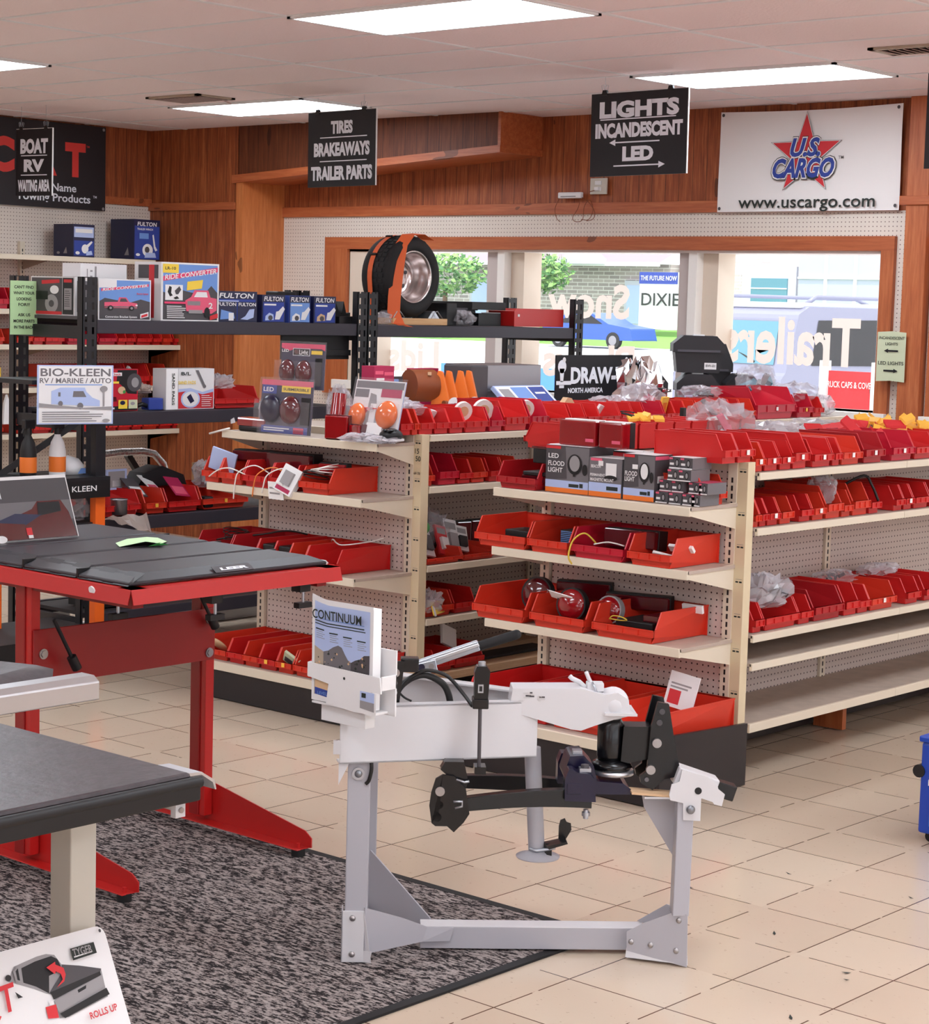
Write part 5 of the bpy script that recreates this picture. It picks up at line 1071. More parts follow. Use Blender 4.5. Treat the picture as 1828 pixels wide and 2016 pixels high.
row_x('L2', [(8.06,8.12),(8.25,8.36),(8.37,8.52),(8.54,8.70),(8.74,8.86),(8.89,9.01),(9.02,9.10),(9.11,9.23),(9.24,9.33),(9.335,9.48),(9.49,9.61),(9.62,9.73)], 11.285, .786, 'the left wall, lowest shelf', h=.10, side='from the left')
row_x('L3', [(7.95,8.10),(8.50,8.75),(8.78,8.98),(9.0,9.2),(9.22,9.42),(9.43,9.6)], 11.32, 1.101, 'the left wall, fourth shelf down', h=.15, cols={0: 'bin crimson', 2: 'bin dark', 3: 'bin dark', 5: 'bin orange'}, side='from the left')
row_x('L4', [(7.92,8.07),(8.08,8.17),(8.20,8.36),(8.4,8.55)], 11.29, 1.636, 'the left wall, second shelf down', h=.14, cols={0: 'bin dark', 1: 'bin crimson'}, side='from the left')
mb = MB(); mb.cyl((8.06, 11.3, 1.14), (8.06, 11.3, 1.24), .045, 'yellow', 18); mb.cyl((8.06, 11.3, 1.24), (8.06, 11.3, 1.255), .03, 'yellow', 18); one('yellow_bottle', mb, 'yellow round container at the left edge on the wall shelving', 'container')
mb = MB(); mb.prism([(0, 0), (.05, 0), (.06, .12), (.03, .2), (.01, .14)], (8.08, 11.22, .86), EX, EZ, -.02, 'white'); one('white_bracket', mb, 'white pointed plastic part at the left edge above the lowest wall bins', 'part')
coil((8.29, 11.36, .85), .05, 'wire white', 'white cord loops in a lowest wall bin', None, 9); coil((8.45, 11.36, .85), .06, 'wire white', 'white cord loops in the third lowest wall bin', None, 10)
BX = [('r', .0, .03, .98, .97, 'navy'), ('r', .42, .04, .97, .96, 'usblue')]
def tall_box(label, x0, x1, z, h, d, front, left):
    carton('product_box', label, x0, x1, 11.285, z, h, d, 'navy', front, left, 'blue boxes on the top wall shelf')
tall_box('smaller dark blue winch box on the top wall shelf', 8.70, 8.885, 2.004, .225, .22, [('r', .04, .6, .96, .92, 'pale blue'), ('r', .1, .74, .9, .86, 'white'), ('r', .04, .04, .96, .5, 'usblue'), ('c', .55, .25, .16, .14, 'white'), ('p', [(.5, .3), (.85, .5), (.9, .46), (.6, .22)], 'white'), ('c', .2, .12, .1, .05, 'white'), ('p', [(.6, .05), (.9, .08), (.85, .2), (.6, .16)], 'pale blue')], [('p', [(.5, .1), (.7, .1), (.65, .3)], 'grey'), ('c', .25, .12, .08, .04, 'grey')])
tall_box('larger blue winch box right on the top wall shelf', 9.235, 9.475, 2.004, .285, .26, [('r', .03, .02, .97, .98, 'usblue'), ('r', .03, .84, .97, .98, 'navy'), ('t', 'FULTON', .5, .89, .1, .74, 'white', .1), ('t', 'TRAILER WINCH', .42, .76, .05, .6, 'white'), ('p', [(.7, .62), (.75, .64), (.82, .34), (.9, .25), (.82, .22), (.76, .3)], 'white'), ('c', .52, .24, .2, .16, 'white'), ('c', .5, .25, .09, .08, 'dark grey'), ('p', [(.4, .05), (.85, .06), (.8, .18), (.45, .18)], 'pale blue'), ('c', .15, .12, .08, .035, 'white'), ('r', .2, .52, .55, .66, 'sky blue')], [('p', [(.6, .1), (.8, .1), (.75, .3)], 'grey')])
# ------------------------------------------------------------------ merchandise on top of the far shelving
ZA = 1.192
mb = MB(); mb.box(6.53, 6.28, ZA, 6.66, 6.36, 1.46, 'magenta')
prints(mb, V(6.53, 6.28, ZA), EX, EZ, .13, .268, [('r', .05, .86, .45, .92, 'pink'), ('r', .5, .84, .95, .9, 'pink'), ('r', .1, .76, .5, .8, 'white'), ('r', .4, .4, .9, .6, 'dark grey'), ('c', .6, .32, .2, .1, 'white'), ('r', .05, .1, .95, .2, 'hot pink')]); one('product_box', mb, 'magenta carton right of the twin rack posts', 'box')
card((6.70, 6.3, ZA+.06), .10, .16, 'black and blue carded part with white tag beside the brown roll', None, 0, -.1, 0, 'dark grey', [('r', .1, .75, .7, .92, 'sky blue'), ('b', .15, .4, .5, .6, 'grey', .02), ('b', .6, .5, .85, .65, 'white', .02), ('r', .2, .15, .5, .35, 'white')])
mb = MB(); mb.cyl((6.76, 6.28, 1.37), (6.885, 6.25, 1.37), .075, 'brown', 28); mb.box(6.81, 6.20, 1.42, 6.825, 6.21, 1.435, 'tan'); one('brown_roll', mb, 'brown cylindrical roll standing on the far shelving top', 'roll')
def chock(x, label):
    t = thing('wheel_chock', label, 'chock', (x, 6.2, ZA), 'orange wheel chocks')
    for dx in (-.03, .03):
        mb = MB(); mb.prism([(-.055, 0), (.055, 0), (.045, .12), (.012, .245), (-.008, .25), (-.03, .14)], (x+dx, 6.2, ZA), V(.4, -.9, 0).normalized(), EZ, .022, 'orange'); mb.build('side_plate', t, bevel=.006)
    mb = MB(); mb.cyl((x-.05, 6.16, ZA+.1), (x+.05, 6.16, ZA+.1), .014, 'brown', 10); mb.build('bar', t)
    mb = MB(); mb.cyl((x-.02, 6.12, ZA+.1), (x-.017, 6.122, ZA+.1), .03, 'white', 20); mb.build('maker_label', t)
chock(6.92, 'orange wheel chock next to the brown roll'); chock(7.06, 'orange wheel chock next to the steel boxes')
mb = MB(); mb.box(6.98, 6.45, ZA, 7.15, 6.5, 1.44, 'magenta'); mb.text('2.5', (7.03, 6.448, 1.39), EX, EZ, .03, 'white'); one('product_box', mb, 'dark red carton behind the orange wheel chocks', 'box')
mb = MB(); mb.box(7.13, 6.22, 1.30, 7.25, 6.4, 1.462, 'dark grey'); mb.box(7.11, 6.18, 1.285, 7.26, 6.42, 1.30, 'black'); mb.box(7.12, 6.2, ZA, 7.25, 6.4, 1.285, 'black'); one('black_box', mb, 'dark grey box beside the brushed steel box', 'box', None, .006)
mb = MB(); mb.box(7.252, 6.24, ZA, 7.67, 6.5, 1.463, 'steel'); mb.box(7.252, 6.235, 1.335, 7.67, 6.24, 1.342, 'dark grey'); one('steel_box', mb, 'brushed steel box on the far shelving top before the window', 'box', None, .006)
mb = MB(); mb.box(7.66, 6.3, ZA, 7.74, 6.5, 1.38, 'mid grey'); one('grey_box', mb, 'small grey box right of the brushed steel box', 'box', None, .004)
mb = MB(); mb.xf = xf((7.45, 6.10, 1.285), 0, -.9); mb.box(-.19, 0, 0, .19, .02, .13, 'pale blue'); prints(mb, V(-.19, 0, 0), EX, EZ, .38, .13, [('r', .02, .05, .98, .95, 'paper'), ('r', .3, .1, .62, .9, 'sky blue'), ('r', .65, .1, .95, .9, 'usblue'), ('r', .05, .2, .25, .8, 'grey'), ('r', .7, .5, .9, .6, 'white')]); one('booklet', mb, 'blue and white printed flat pack before the steel box', 'package')
t = thing('dealer_sign', 'black sign with white tow ball logo standing before the window', 'sign', (8.45, 6.5, ZA))
mb = MB(); mb.box(8.14, 6.52, ZA, 8.80, 6.53, 1.50, 'sign black'); mb.build('board', t)
mb = MB(); mb.text('DRAW-TITE', (8.26, 6.519, 1.395), EX, EZ, .08, 'sign white', 'L', .62, .05); mb.text('NORTH AMERICA', (8.24, 6.519, 1.315), EX, EZ, .025, 'sign white', 'L', .30, .04)
mb.lathe([(0, 0), (.035, 0)], (8.185, 6.518, 1.44), EY, 'sign white', 18); mb.flat([(-.012, -.07), (.012, -.07), (.02, 0), (-.02, 0)], (8.185, 6.518, 1.43), EX, EZ, 'sign white'); mb.flat([(-.045, 0), (.08, 0), (.08, .02), (-.045, .02)], (8.185, 6.518, 1.345), EX, EZ, 'sign white'); mb.flat([(-.02, 0), (.02, 0), (.02, .015), (-.02, .015)], (8.185, 6.518, 1.328), EX, EZ, 'sign white')
mb.build('lettering', t)
for x in (8.20, 8.74): mb = MB(); mb.lathe([(0, 0), (.014, 0)], (x, 6.517, 1.475), EY, 'white', 14); mb.build('mounting_hole', t)
mb = MB(); rnd = random.Random(3)
bag((8.44, 6.2, ZA), (.26, .18, .27), 'shiny chrome wrapped part over the black sign', None, 'chrome', 71)
def battery_box(cx, cy, z, wd, h, d, label, lid=True, lab=False, rot=-50):
    t = thing('battery_box', label, 'box', (cx, cy, z), 'black battery boxes before the window')
    M = Matrix.Translation((cx, cy, z)) @ Matrix.Rotation(math.radians(rot), 4, 'Z'); hl = h*.62; x0 = -wd/2; y = -d/2
    def B(): m = MB(); m.xf = M; return m
    mb = B(); mb.prism([(.02, 0), (wd-.02, 0), (wd-.005, hl), (.005, hl)], (x0, y, 0), EX, EZ, -d, 'battery black'); mb.build('tub', t, bevel=.006)
    mb = B(); mb.prism([(-.005, hl-.015), (wd+.005, hl-.015), (wd+.005, hl+.03), (wd-.04, h), (.05, h), (-.005, hl+.03)], (x0, y-.012, 0), EX, EZ, -(d+.024), 'battery black'); lo = mb.build('lid', t, bevel=.008)
    mb = B(); mb.box(x0+.02, y-.017, hl-.012, -x0-.02, y-.012, hl, 'battery edge'); mb.build('lid_rim', lo)
    mb = B(); mb.box(-.03, y+.02, h, .03, y+d*.5, h+.006, 'white'); mb.build('lid_label', t)
    if lab: mb = B(); mb.box(wd*.12, y-.002, .02, wd*.36, y+.012, .055, 'white'); mb.text('BW-01', (wd*.24, y-.0025, .04), EX, EZ, .014, 'ink', w=.05); mb.build('maker_label', t)
battery_box(8.78, 6.36, ZA, .13, .225, .2, 'low black battery box at the left of the group by the window')
battery_box(9.09, 6.30, ZA, .22, .215, .22, 'low black battery box under the tall labelled one')
battery_box(9.38, 6.20, ZA, .18, .215, .22, 'low black battery box at the right front of the group by the window')
battery_box(9.09, 6.30, ZA+.222, .27, .20, .2, 'tall black battery box with white label, topmost of the group', True, True)
battery_box(9.47, 6.50, ZA, .28, .375, .16, 'tall black battery box, right of the topmost one')
card((8.83, 6.12, ZA), .18, .14, 'purple printed card below the left battery box', None, .1, -.3, 0, 'navy', [('r', .1, .2, .9, .8, 'pale blue')])
# ------------------------------------------------------------------ end of the far shelving, top shelf
ZE = 1.166
def blister(name, label, y0, y1, x, z, h, lean, base, items, bubbles, rz=0.0, bm='blister'):
    """clamshell facing -x: y0 is its left edge"""
    wd = abs(y0-y1); t = thing(name, label, 'package', (x, (y0+y1)/2, z), None)
    M = Matrix.Translation((x, (y0+y1)/2, z)) @ Matrix.Rotation(-PI/2+rz, 4, 'Z') @ Matrix.Rotation(-lean, 4, 'X')
    mb = MB(); mb.xf = M; mb.box(-wd/2, 0, .004, wd/2, .004, h, base); prints(mb, V(-wd/2, 0, 0), EX, EZ, wd, h, items); mb.build('backing_card', t)
    for (cx, cz, rx, rz_, m) in bubbles:
        mb = MB(); mb.xf = M; mb.ell((cx*wd-wd/2, -.012, cz*h), (rx*wd, .03, rz_*h), m, 20, 12); mb.build('lamp', t)
    mb = MB(); mb.xf = M; mb.box(-wd/2-.01, -.004, 0, wd/2+.01, -.003, h+.01, bm); mb.box(-wd/2+.01, -.05, .02, wd/2-.01, -.006, h*.62, bm); mb.build('plastic_shell', t)
blister('trailer_light_pack', 'upper red trailer light pack standing on another pack', 6.40, 6.13, 6.06, 1.36, .20, .05, 'navy', [('r', 0, .9, 1, 1, 'hot pink'), ('p', [(0, .9), (.2, .84), (.4, .92), (.5, .9), (.8, .96), (1, .86), (1, 1), (0, 1)], 'hot pink'), ('r', .27, .74, .66, .9, 'sign white'), ('r', .28, .75, .65, .89, 'black'), ('c', .36, .82, .06, .05, 'dark lens'), ('t', 'Light', .52, .82, .1, .2, 'white'), ('t', 'LED', .1, .84, .06, .16, 'white'), ('r', .7, .78, .95, .86, 'yellow'), ('r', .8, .1, .96, .7, 'black')], [(.2, .38, .16, .27, 'dark lens'), (.58, .38, .16, .27, 'dark lens')])
blister('trailer_light_pack', 'lower red trailer light pack with blue print at the far end shelf', 6.46, 6.14, 5.995, ZE, .235, .08, 'navy', [('r', 0, .9, 1, 1, 'pink'), ('r', .02, .74, .3, .9, 'usblue'), ('t', 'LED', .14, .82, .08, .2, 'white'), ('r', .4, .78, .96, .9, 'yellow'), ('t', 'SUBMERSIBLE', .68, .84, .05, .5, 'ink'), ('r', .05, .02, .95, .16, 'usblue'), ('r', .1, .1, .6, .12, 'white'), ('r', .1, .06, .5, .08, 'white'), ('r', .68, .03, .88, .14, 'pink'), ('r', .8, .2, .98, .7, 'black')], [(.24, .46, .19, .26, 'hitch navy'), (.62, .46, .19, .26, 'dark lens')])
blister('amber_light_pack', 'clear pack with two amber lights leaning at the far end shelf', 5.98, 5.68, 6.05, ZE+.01, .25, .22, 'pale blue', [('r', 0, 0, 1, 1, 'white'), ('r', .02, .86, .98, .98, 'mid grey'), ('r', .02, .7, .3, .84, 'mid grey'), ('r', .55, .72, .96, .86, 'magenta'), ('p', [(.3, .05), (.56, .05), (.56, .3), (.46, .75), (.34, .78)], 'grey'), ('r', .38, .2, .5, .6, 'paper')], [(.17, .37, .15, .22, 'amber lens'), (.76, .42, .2, .24, 'amber lens')], -.05)
mb = MB(); mb.cyl((6.03, 6.02, ZE), (6.06, 6.03, ZE+.19), .04, 'red lens', 20, .03); one('red_lens_tube', mb, 'tall translucent red lens between the light packs', 'lens')
lamp((5.975, 5.965, ZE), (.11, .06, .105), 'red faceted tail light in front of the amber pack', None, 'red lens', 'dark lens', -PI/2+.35)
lamp((6.0, 5.885, ZE+.01), (.075, .05, .06), 'small red light right of the red faceted tail light', None, 'red lens', 'dark lens', -PI/2-.2)
card((6.03, 5.80, ZE+.01), .09, .07, 'small white leaflet before the amber pack', None, -PI/2, -.2, 0, 'paper')
bag((5.985, 5.82, ZE), (.16, .14, .035), 'flat clear bag on the corner of the far end shelf', None, 'film milky', 72, fill=['grey', 'black'])
bag((5.99, 5.71, ZE), (.14, .12, .03), 'crinkled white film hanging over the corner of the far end shelf', None, 'film milky', 73)
mb = MB(); mb.ell((6.04, 5.66+.045, ZE+.033), (.05, .05, .03), 'black', 18, 10); mb.cyl((6.04, 5.705, ZE+.012), (6.04, 5.705, ZE+.02), .056, 'white', 20)
for k in range(6): mb.ell((6.0+.016*(k % 3), 5.68+.02*(k % 2), ZE+.055), (.012, .01, .006), 'hitch black', 8, 6)
one('round_beacon', mb, 'round black light with white rim at the corner of the far end shelf', 'light')
mb = MB(); mb.box(6.0, 6.42, ZE, 6.08, 6.60, ZE+.025, 'black'); mb.box(5.995, 6.42, ZE+.022, 6.075, 6.605, ZE+.06, 'red lens'); one('red_light_bar', mb, 'long red light lying left of the lower light pack', 'light', None, .008)
mb = MB(); mb.tube([(5.95, 6.60, ZE+.01), (5.945, 6.65, ZE-.002), (5.94, 6.72, ZE-.02)], .005, 'wire white'); one('cable_tie', mb, 'white cable tie sticking out at the left of the far end shelf', 'tie')
mb = MB(); mb.prism([(0, 0), (.03, .005), (.02, .03), (0, .02)], (6.765, 7.497, 1.122), EX, EZ, .004, 'white'); one('white_tag', mb, 'small white tag stuck on the front beam of the rack second shelf', 'tag')
bag((6.10, 6.47, ZE+.02), (.12, .12, .13), 'clear bag standing behind the red light packs at the far end', None, 'film', 74)
bag((6.13, 6.10, ZE+.02), (.1, .10, .18), 'tall clear sleeve beside the upper light pack', None, 'film', 75)
# ------------------------------------------------------------------ end of the near shelving: light boxes
ZB = 1.047
BOX = lambda l: [('r', 0, 0, 1, .98, 'mid grey'), ('p', [(0, .98), (0, .25), (.5, .3), (.45, .98)], 'dark grey'), ('r', 0, 0, 1, .10, 'orange'), ('r', 0, .10, 1, .26, 'pale blue'), ('r', .55, .13, .78, .20, 'ink'), ('r', .8, .13, .88, .22, 'ink'), ('r', .0, .93, .35, .99, 'usred'), ('c', .68, .62, .17, .22, 'black'), ('c', .68, .64, .12, .17, l), ('r', .65, .36, .71, .46, 'black'), ('c', .92, .52, .06, .12, 'black')]
carton_x('light_box', 'large grey LED flood light carton on the near end shelf', 4.805, 4.598, 5.955, ZB, .178, .17, 'dark grey', BOX('grey')+[('t', 'LED', .19, .78, .10, .24, 'white'), ('t', 'FLOOD', .26, .62, .10, .38, 'white'), ('t', 'LIGHT', .24, .48, .10, .34, 'white')], group='light boxes on the near end shelf')
carton_x('light_box', 'magnetic mount beacon carton, white lamp printed, middle of the light boxes', 4.592, 4.44, 5.95, ZB, .145, .15, 'mid grey', [('r', 0, 0, 1, 1, 'mid grey'), ('r', 0, 0, 1, .13, 'orange'), ('r', 0, .13, 1, .36, 'pale blue'), ('r', .55, .18, .9, .28, 'ink'), ('r', .05, .92, .4, .99, 'pink'), ('r', .52, .52, .85, .88, 'white'), ('c', .68, .5, .2, .07, 'black'), ('t', 'BEACON', .22, .78, .08, .3, 'white'), ('t', 'PERMANENT', .28, .56, .07, .46, 'white'), ('t', 'MAGNETIC MOUNT', .42, .44, .08, .72, 'white'), ('r', .3, .8, .45, .93, 'white')], group='light boxes on the near end shelf')
carton_x('light_box', 'grey flood light carton with round lamp, right of the beacon carton', 4.43, 4.29, 5.95, ZB, .17, .17, 'dark grey', BOX('white')+[('t', 'FLOOD', .26, .58, .1, .4, 'white'), ('t', 'LIGHT', .22, .46, .1, .32, 'white'), ('r', .3, .68, .48, .78, 'white')], [('r', .1, .4, .8, .55, 'white'), ('r', .0, .9, .5, .98, 'pink')], group='light boxes on the near end shelf')
SM = [('r', 0, 0, 1, 1, 'dark grey'), ('c', .65, .5, .16, .36, 'black'), ('c', .65, .5, .1, .24, 'grey'), ('r', .05, .3, .4, .5, 'white'), ('r', .0, .8, .3, .96, 'pink'), ('r', 0, .0, 1, .1, 'white')]
wds = ['first', 'second', 'third', 'fourth', 'fifth']
kk = 0
for lv, (ys, zz) in enumerate([([4.285, 4.225, 4.165, 4.125], ZB), ([4.28, 4.225, 4.15, 4.105], ZB+.043), ([4.235, 4.185], ZB+.086), ([4.24, 4.19], ZB+.129)]):
    for k, y in enumerate(ys):
        wd_ = .052 if k < 3 else .036
        carton_x('small_light_box', f'small grey light box, {wds[k]} from the left in the {["bottom", "second", "third", "top"][lv]} row of the stack', y, y-wd_, 5.955+.015*(lv % 2), zz, .041, .12, 'mid grey', SM, group='small light boxes stacked on the near end shelf', top='pink' if lv < 2 else 'white')
carton_x('light_box', 'dark carton behind the flood light boxes on the near end shelf', 4.58, 4.46, 6.08, ZB, .165, .1, 'sign black', [('r', .0, .85, .6, .97, 'usred'), ('r', .4, .8, .6, .95, 'white')], group='light boxes on the near end shelf')
carton_x('light_box', 'white lidded carton behind the beacon carton', 4.45, 4.31, 6.09, ZB, .17, .1, 'white', [('r', .05, .7, .6, .9, 'grey')], group='light boxes on the near end shelf')
def taillight(ya, yb, label, z=1.226):
    t = thing('tail_light', label, 'light', (6.0, (ya+yb)/2, z), 'square tail lights on the flood light cartons')
    mb = MB(); mb.box(6.045, yb, z, 6.075, ya, z+.098, 'black'); mb.box(6.02, yb+.002, z+.094, 6.06, ya-.002, z+.1, 'white'); mb.build('housing', t, bevel=.003)
    mb = MB(); mb.box(5.99, yb, z, 6.045, ya, z+.096, 'red lens'); mb.build('lens', t, bevel=.006)
    mb = MB(); mb.box(5.987, yb+.008, z+.018, 5.990, yb+.045, z+.03, 'pink'); mb.build('reflector', t)
taillight(4.775, 4.600, 'bright red square tail light on top of the large flood light carton')
t = taillight(4.585, 4.475, 'darker red tail light with rounded side, right of the bright one')
mb = MB(); mb.box(5.99, 4.81, ZB+.10, 6.13, 4.90, ZB+.155, 'black'); mb.box(5.985, 4.80, ZB+.155, 6.14, 4.905, ZB+.165, 'dark lens'); mb.box(6.0, 4.70, ZB+.167, 6.1, 4.83, ZB+.178, 'white'); one('black_tray', mb, 'black plastic tray with red lid left of the large flood light carton', 'tray', None, .003)
coil((6.12, 4.55, 1.335), .03, 'wire black', 'thin black wires rising behind the square tail lights', None, 12, 2)
# ------------------------------------------------------------------ red display table with folding cover
tb = thing('display_table', 'red steel display table holding the folding truck bed cover', 'table', (4.0, 4.89, 0))
TZ = .925; X0, X1, TY0, TY1 = 3.575, 4.405, 4.365, 5.42
mb = MB(); mb.prism([(0, 0), (.012, .0), (.03, .04), (0, .04)], (0, 0, 0), EX, EZ, 0, 'red paint') if False else None
def rail(p0, p1, n):
    """angled sheet rail: outer lip slopes down and out"""
    p0, p1, n = Vector(p0), Vector(p1), Vector(n)
    mb.add([p0, p1, p1+n*.012-V(0, 0, .042), p0+n*.012-V(0, 0, .042), p0-n*.003, p1-n*.003, p1+n*.009-V(0, 0, .042), p0+n*.009-V(0, 0, .042)], [(0, 1, 2, 3), (7, 6, 5, 4), (3, 2, 6, 7), (0, 4, 5, 1)], 'red paint')
    mb.obox((p0+p1)/2-n*.03+V(0, 0, -.001), (p1-p0)/2, n*.03, V(0, 0, .0015), 'red paint')
mb = MB(); rail((X0, TY0, TZ), (X1, TY0, TZ), (0, -1, 0)); rail((X0, TY1, TZ), (X0, TY0, TZ), (-1, 0, 0)); rail((X1, TY0, TZ), (X1, TY1, TZ), (1, 0, 0)); rail((X1, TY1, TZ), (X0, TY1, TZ), (0, 1, 0)); mb.build('top_rail', tb)
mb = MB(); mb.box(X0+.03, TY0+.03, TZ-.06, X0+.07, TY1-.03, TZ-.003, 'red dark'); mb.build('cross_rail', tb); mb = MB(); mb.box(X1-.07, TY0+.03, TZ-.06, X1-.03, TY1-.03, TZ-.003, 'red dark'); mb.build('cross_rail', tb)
for x, nm in ((3.615, 'near'), (4.31, 'far')):
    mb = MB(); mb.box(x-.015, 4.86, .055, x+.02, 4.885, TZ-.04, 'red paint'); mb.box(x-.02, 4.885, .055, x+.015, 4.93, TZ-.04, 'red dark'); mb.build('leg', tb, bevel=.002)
    mb = MB(); q = [(-.50, .035), (-.47, .03), (.47, .03), (.50, .035), (.50, .065), (.47, .085), (.05, .16), (-.05, .16), (-.47, .085), (-.50, .065)]
    mb.prism(q, (x+.022, 4.895, 0), EY, EZ, .004, 'red paint'); mb.box(x-.025, 4.41, .03, x+.026, 5.38, .034, 'red paint'); mb.build('foot', tb, bevel=.002)
    for y in (4.43, 5.35):
        mb = MB(); mb.cyl((x, y, .008), (x, y, .032), .022, 'rubber', 18); mb.cyl((x, y, .032), (x, y, .048), .006, 'red paint', 10); mb.build('leveling_foot', tb)
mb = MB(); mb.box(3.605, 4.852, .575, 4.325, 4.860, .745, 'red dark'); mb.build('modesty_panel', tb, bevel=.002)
for x, z in ((4.30, .60), (4.30, .71), (3.64, .67)): mb = MB(); mb.cyl((x, 4.852, z), (x, 4.844, z), .011, 'bolt', 6); mb.cyl((x, 4.853, z), (x, 4.848, z), .016, 'bolt', 14); mb.build('bolt', tb)
mb = MB(); mb.cyl((3.88, TY0-.008, TZ-.018), (3.88, TY0-.0095, TZ-.018), .012, 'white', 16)
mb = MB(); mb.cyl((X0-.005, 4.53, TZ-.018), (X0-.009, 4.53, TZ-.019), .013, 'white', 18); mb.build('round_sticker', tb, 'white round sticker')
cv = thing('folding_bed_cover', 'black folding truck bed cover lying on the red table', 'cover', (4.0, 4.9, TZ))
CX0, CX1, CY0, CY1 = 3.60, 4.385, 4.40, 5.52
ys = [CY0, 4.64, 4.90, 5.16, CY1]
for k in range(4):
    a, b = ys[k]+.004, ys[k+1]-.004; mb = MB()
    e = .035; zt_ = TZ+.034
    mb.add([(CX0, a, TZ+.004), (CX1, a, TZ+.004), (CX1, b, TZ+.004), (CX0, b, TZ+.004), (CX0, a, TZ+.014), (CX1, a, TZ+.014), (CX1, b, TZ+.014), (CX0, b, TZ+.014), (CX0+.06, a+(e if k == 0 else .012), zt_), (CX1-.05, a+(e if k == 0 else .012), zt_), (CX1-.05, b-.012, zt_), (CX0+.06, b-.012, zt_)],
           [(3, 2, 1, 0), (0, 1, 5, 4), (1, 2, 6, 5), (2, 3, 7, 6), (3, 0, 4, 7), (4, 5, 9, 8), (5, 6, 10, 9), (6, 7, 11, 10), (7, 4, 8, 11), (8, 9, 10, 11)], 'cover black'); mb.build('panel', cv, bevel=.004)
    mb = MB(); mb.add([(CX0-.004, a, TZ+.003), (CX0+.05, a, TZ+.032), (CX0+.05, b, TZ+.032), (CX0-.004, b, TZ+.003)], [(0, 1, 2, 3)], 'cover edge')
    for q in (.0, .5): mb.add([(CX0-.006, a+(b-a)*q, TZ+.004), (CX0+.058, a+(b-a)*q, TZ+.037), (CX0+.058, a+(b-a)*q+.07, TZ+.037), (CX0-.006, a+(b-a)*q+.07, TZ+.004)], [(0, 1, 2, 3)], 'cover edge')
    mb.build('edge_clip', cv)
mb = MB()
for y in ys[1:4]: mb.box(CX0+.0, y-.004, TZ+.006, CX1, y+.004, TZ+.03, 'black')
mb.build('hinge', cv)
mb = MB(); mb.obox((4.0, CY0+.014, TZ+.024), V(.075, 0, 0), V(0, .012, .008), V(0, -.0004, .0006), 'dark grey'); mb.text('LEER', (4.005, CY0+.0125, TZ+.0245), EX, V(0, .83, .55), .011, 'sign white', w=.11, bold=.05); mb.build('maker_badge', cv, 'silver lettering LEER on the front edge')
for (x, y) in ((3.93, 4.41), (4.30, 4.42), (3.72, 4.60)):
    mb = MB(); mb.box(x-.022, y-.01, TZ-.075, x+.022, y+.03, TZ-.045, 'black'); mb.cyl((x, y, TZ-.11), (x, y, TZ-.05), .005, 'zinc', 8); mb.box(x-.028, y-.012, TZ-.125, x+.028, y+.012, TZ-.108, 'black'); mb.build('clamp', cv, 'black hold-down clamp under the cover')
for p0, p1 in (((4.09, 4.40, .875), (4.20, 4.66, .775)), ((3.60, 4.62, .84), (3.64, 4.44, .66))):
    pass
for p0, p1 in (((4.19, 4.80, .84), (4.29, 4.82, .70)), ((3.64, 4.80, .78), (3.72, 4.80, .635))):
    mb = MB(); mb.cyl(p0, p1, .006, 'black', 10); d = (Vector(p1)-Vector(p0)).normalized(); mb.cyl(Vector(p1)-d*.03, Vector(p1)+d*.015, .015, 'black', 12); mb.build('prop_rod', cv, 'black prop rod hanging below the cover')
# printed sign on the table and the note
t = thing('counter_sign', 'dark printed counter sign with a red pickup on the red table', 'sign', (3.93, 5.22, TZ+.036))
P0 = V(3.70, 5.23, TZ+.037); Uu = V(.355, -.01, 0); Ww = V(-.02, .05, .20)
mb = MB(); U1 = Uu.normalized(); W1_ = Ww.normalized(); mb.obox(P0+Uu/2+Ww/2, Uu/2, Ww/2, U1.cross(W1_)*-.002, 'white'); mb.build('board', t)
mb = MB(); prints(mb, P0-V(0, .004, 0), Uu, Ww, .355, .2, [('r', .0, .01, .985, .985, 'dark grey'), ('r', .0, .30, .985, .62, 'mid grey'), ('p', [(.35, .02), (.98, .02), (.94, .42), (.88, .62), (.62, .62), (.55, .5), (.3, .36)], 'dark lens'), ('p', [(.6, .38), (.62, .6), (.86, .6), (.86, .44)], 'soft black'), ('p', [(.1, .30), (.36, .44), (.64, .40), (.44, .24)], 'navy'), ('p', [(.02, .02), (.4, .02), (.44, .26), (.1, .32), (.02, .3)], 'dark lens'), ('r', .44, .08, .5, .2, 'sticker red'), ('r', .45, .03, .5, .08, 'white'), ('c', .16, .04, .06, .06, 'white'), ('t', 'HD4 X31 HQ1', .05, .74, .10, .4, 'sign white')]); mb.build('printed_face', t)
mb = MB(); mb.add([(3.99, 4.93, TZ+.036), (4.10, 4.86, TZ+.045), (4.20, 4.95, TZ+.036), (4.22, 5.02, TZ+.040), (4.11, 5.04, TZ+.042), (4.03, 5.0, TZ+.038), (4.07, 4.90, TZ+.050), (4.14, 4.98, TZ+.052)], [(0, 6, 5), (6, 7, 5), (6, 1, 7), (1, 2, 7), (2, 3, 7), (3, 4, 7), (4, 5, 7)], 'mint paper')
mb.add([(4.06, 4.875, TZ+.038), (4.14, 4.87, TZ+.038), (4.10, 4.868, TZ+.048)], [(0, 1, 2)], 'green'); one('paper_note', mb, 'curled mint green paper note lying on the folding truck cover', 'note')
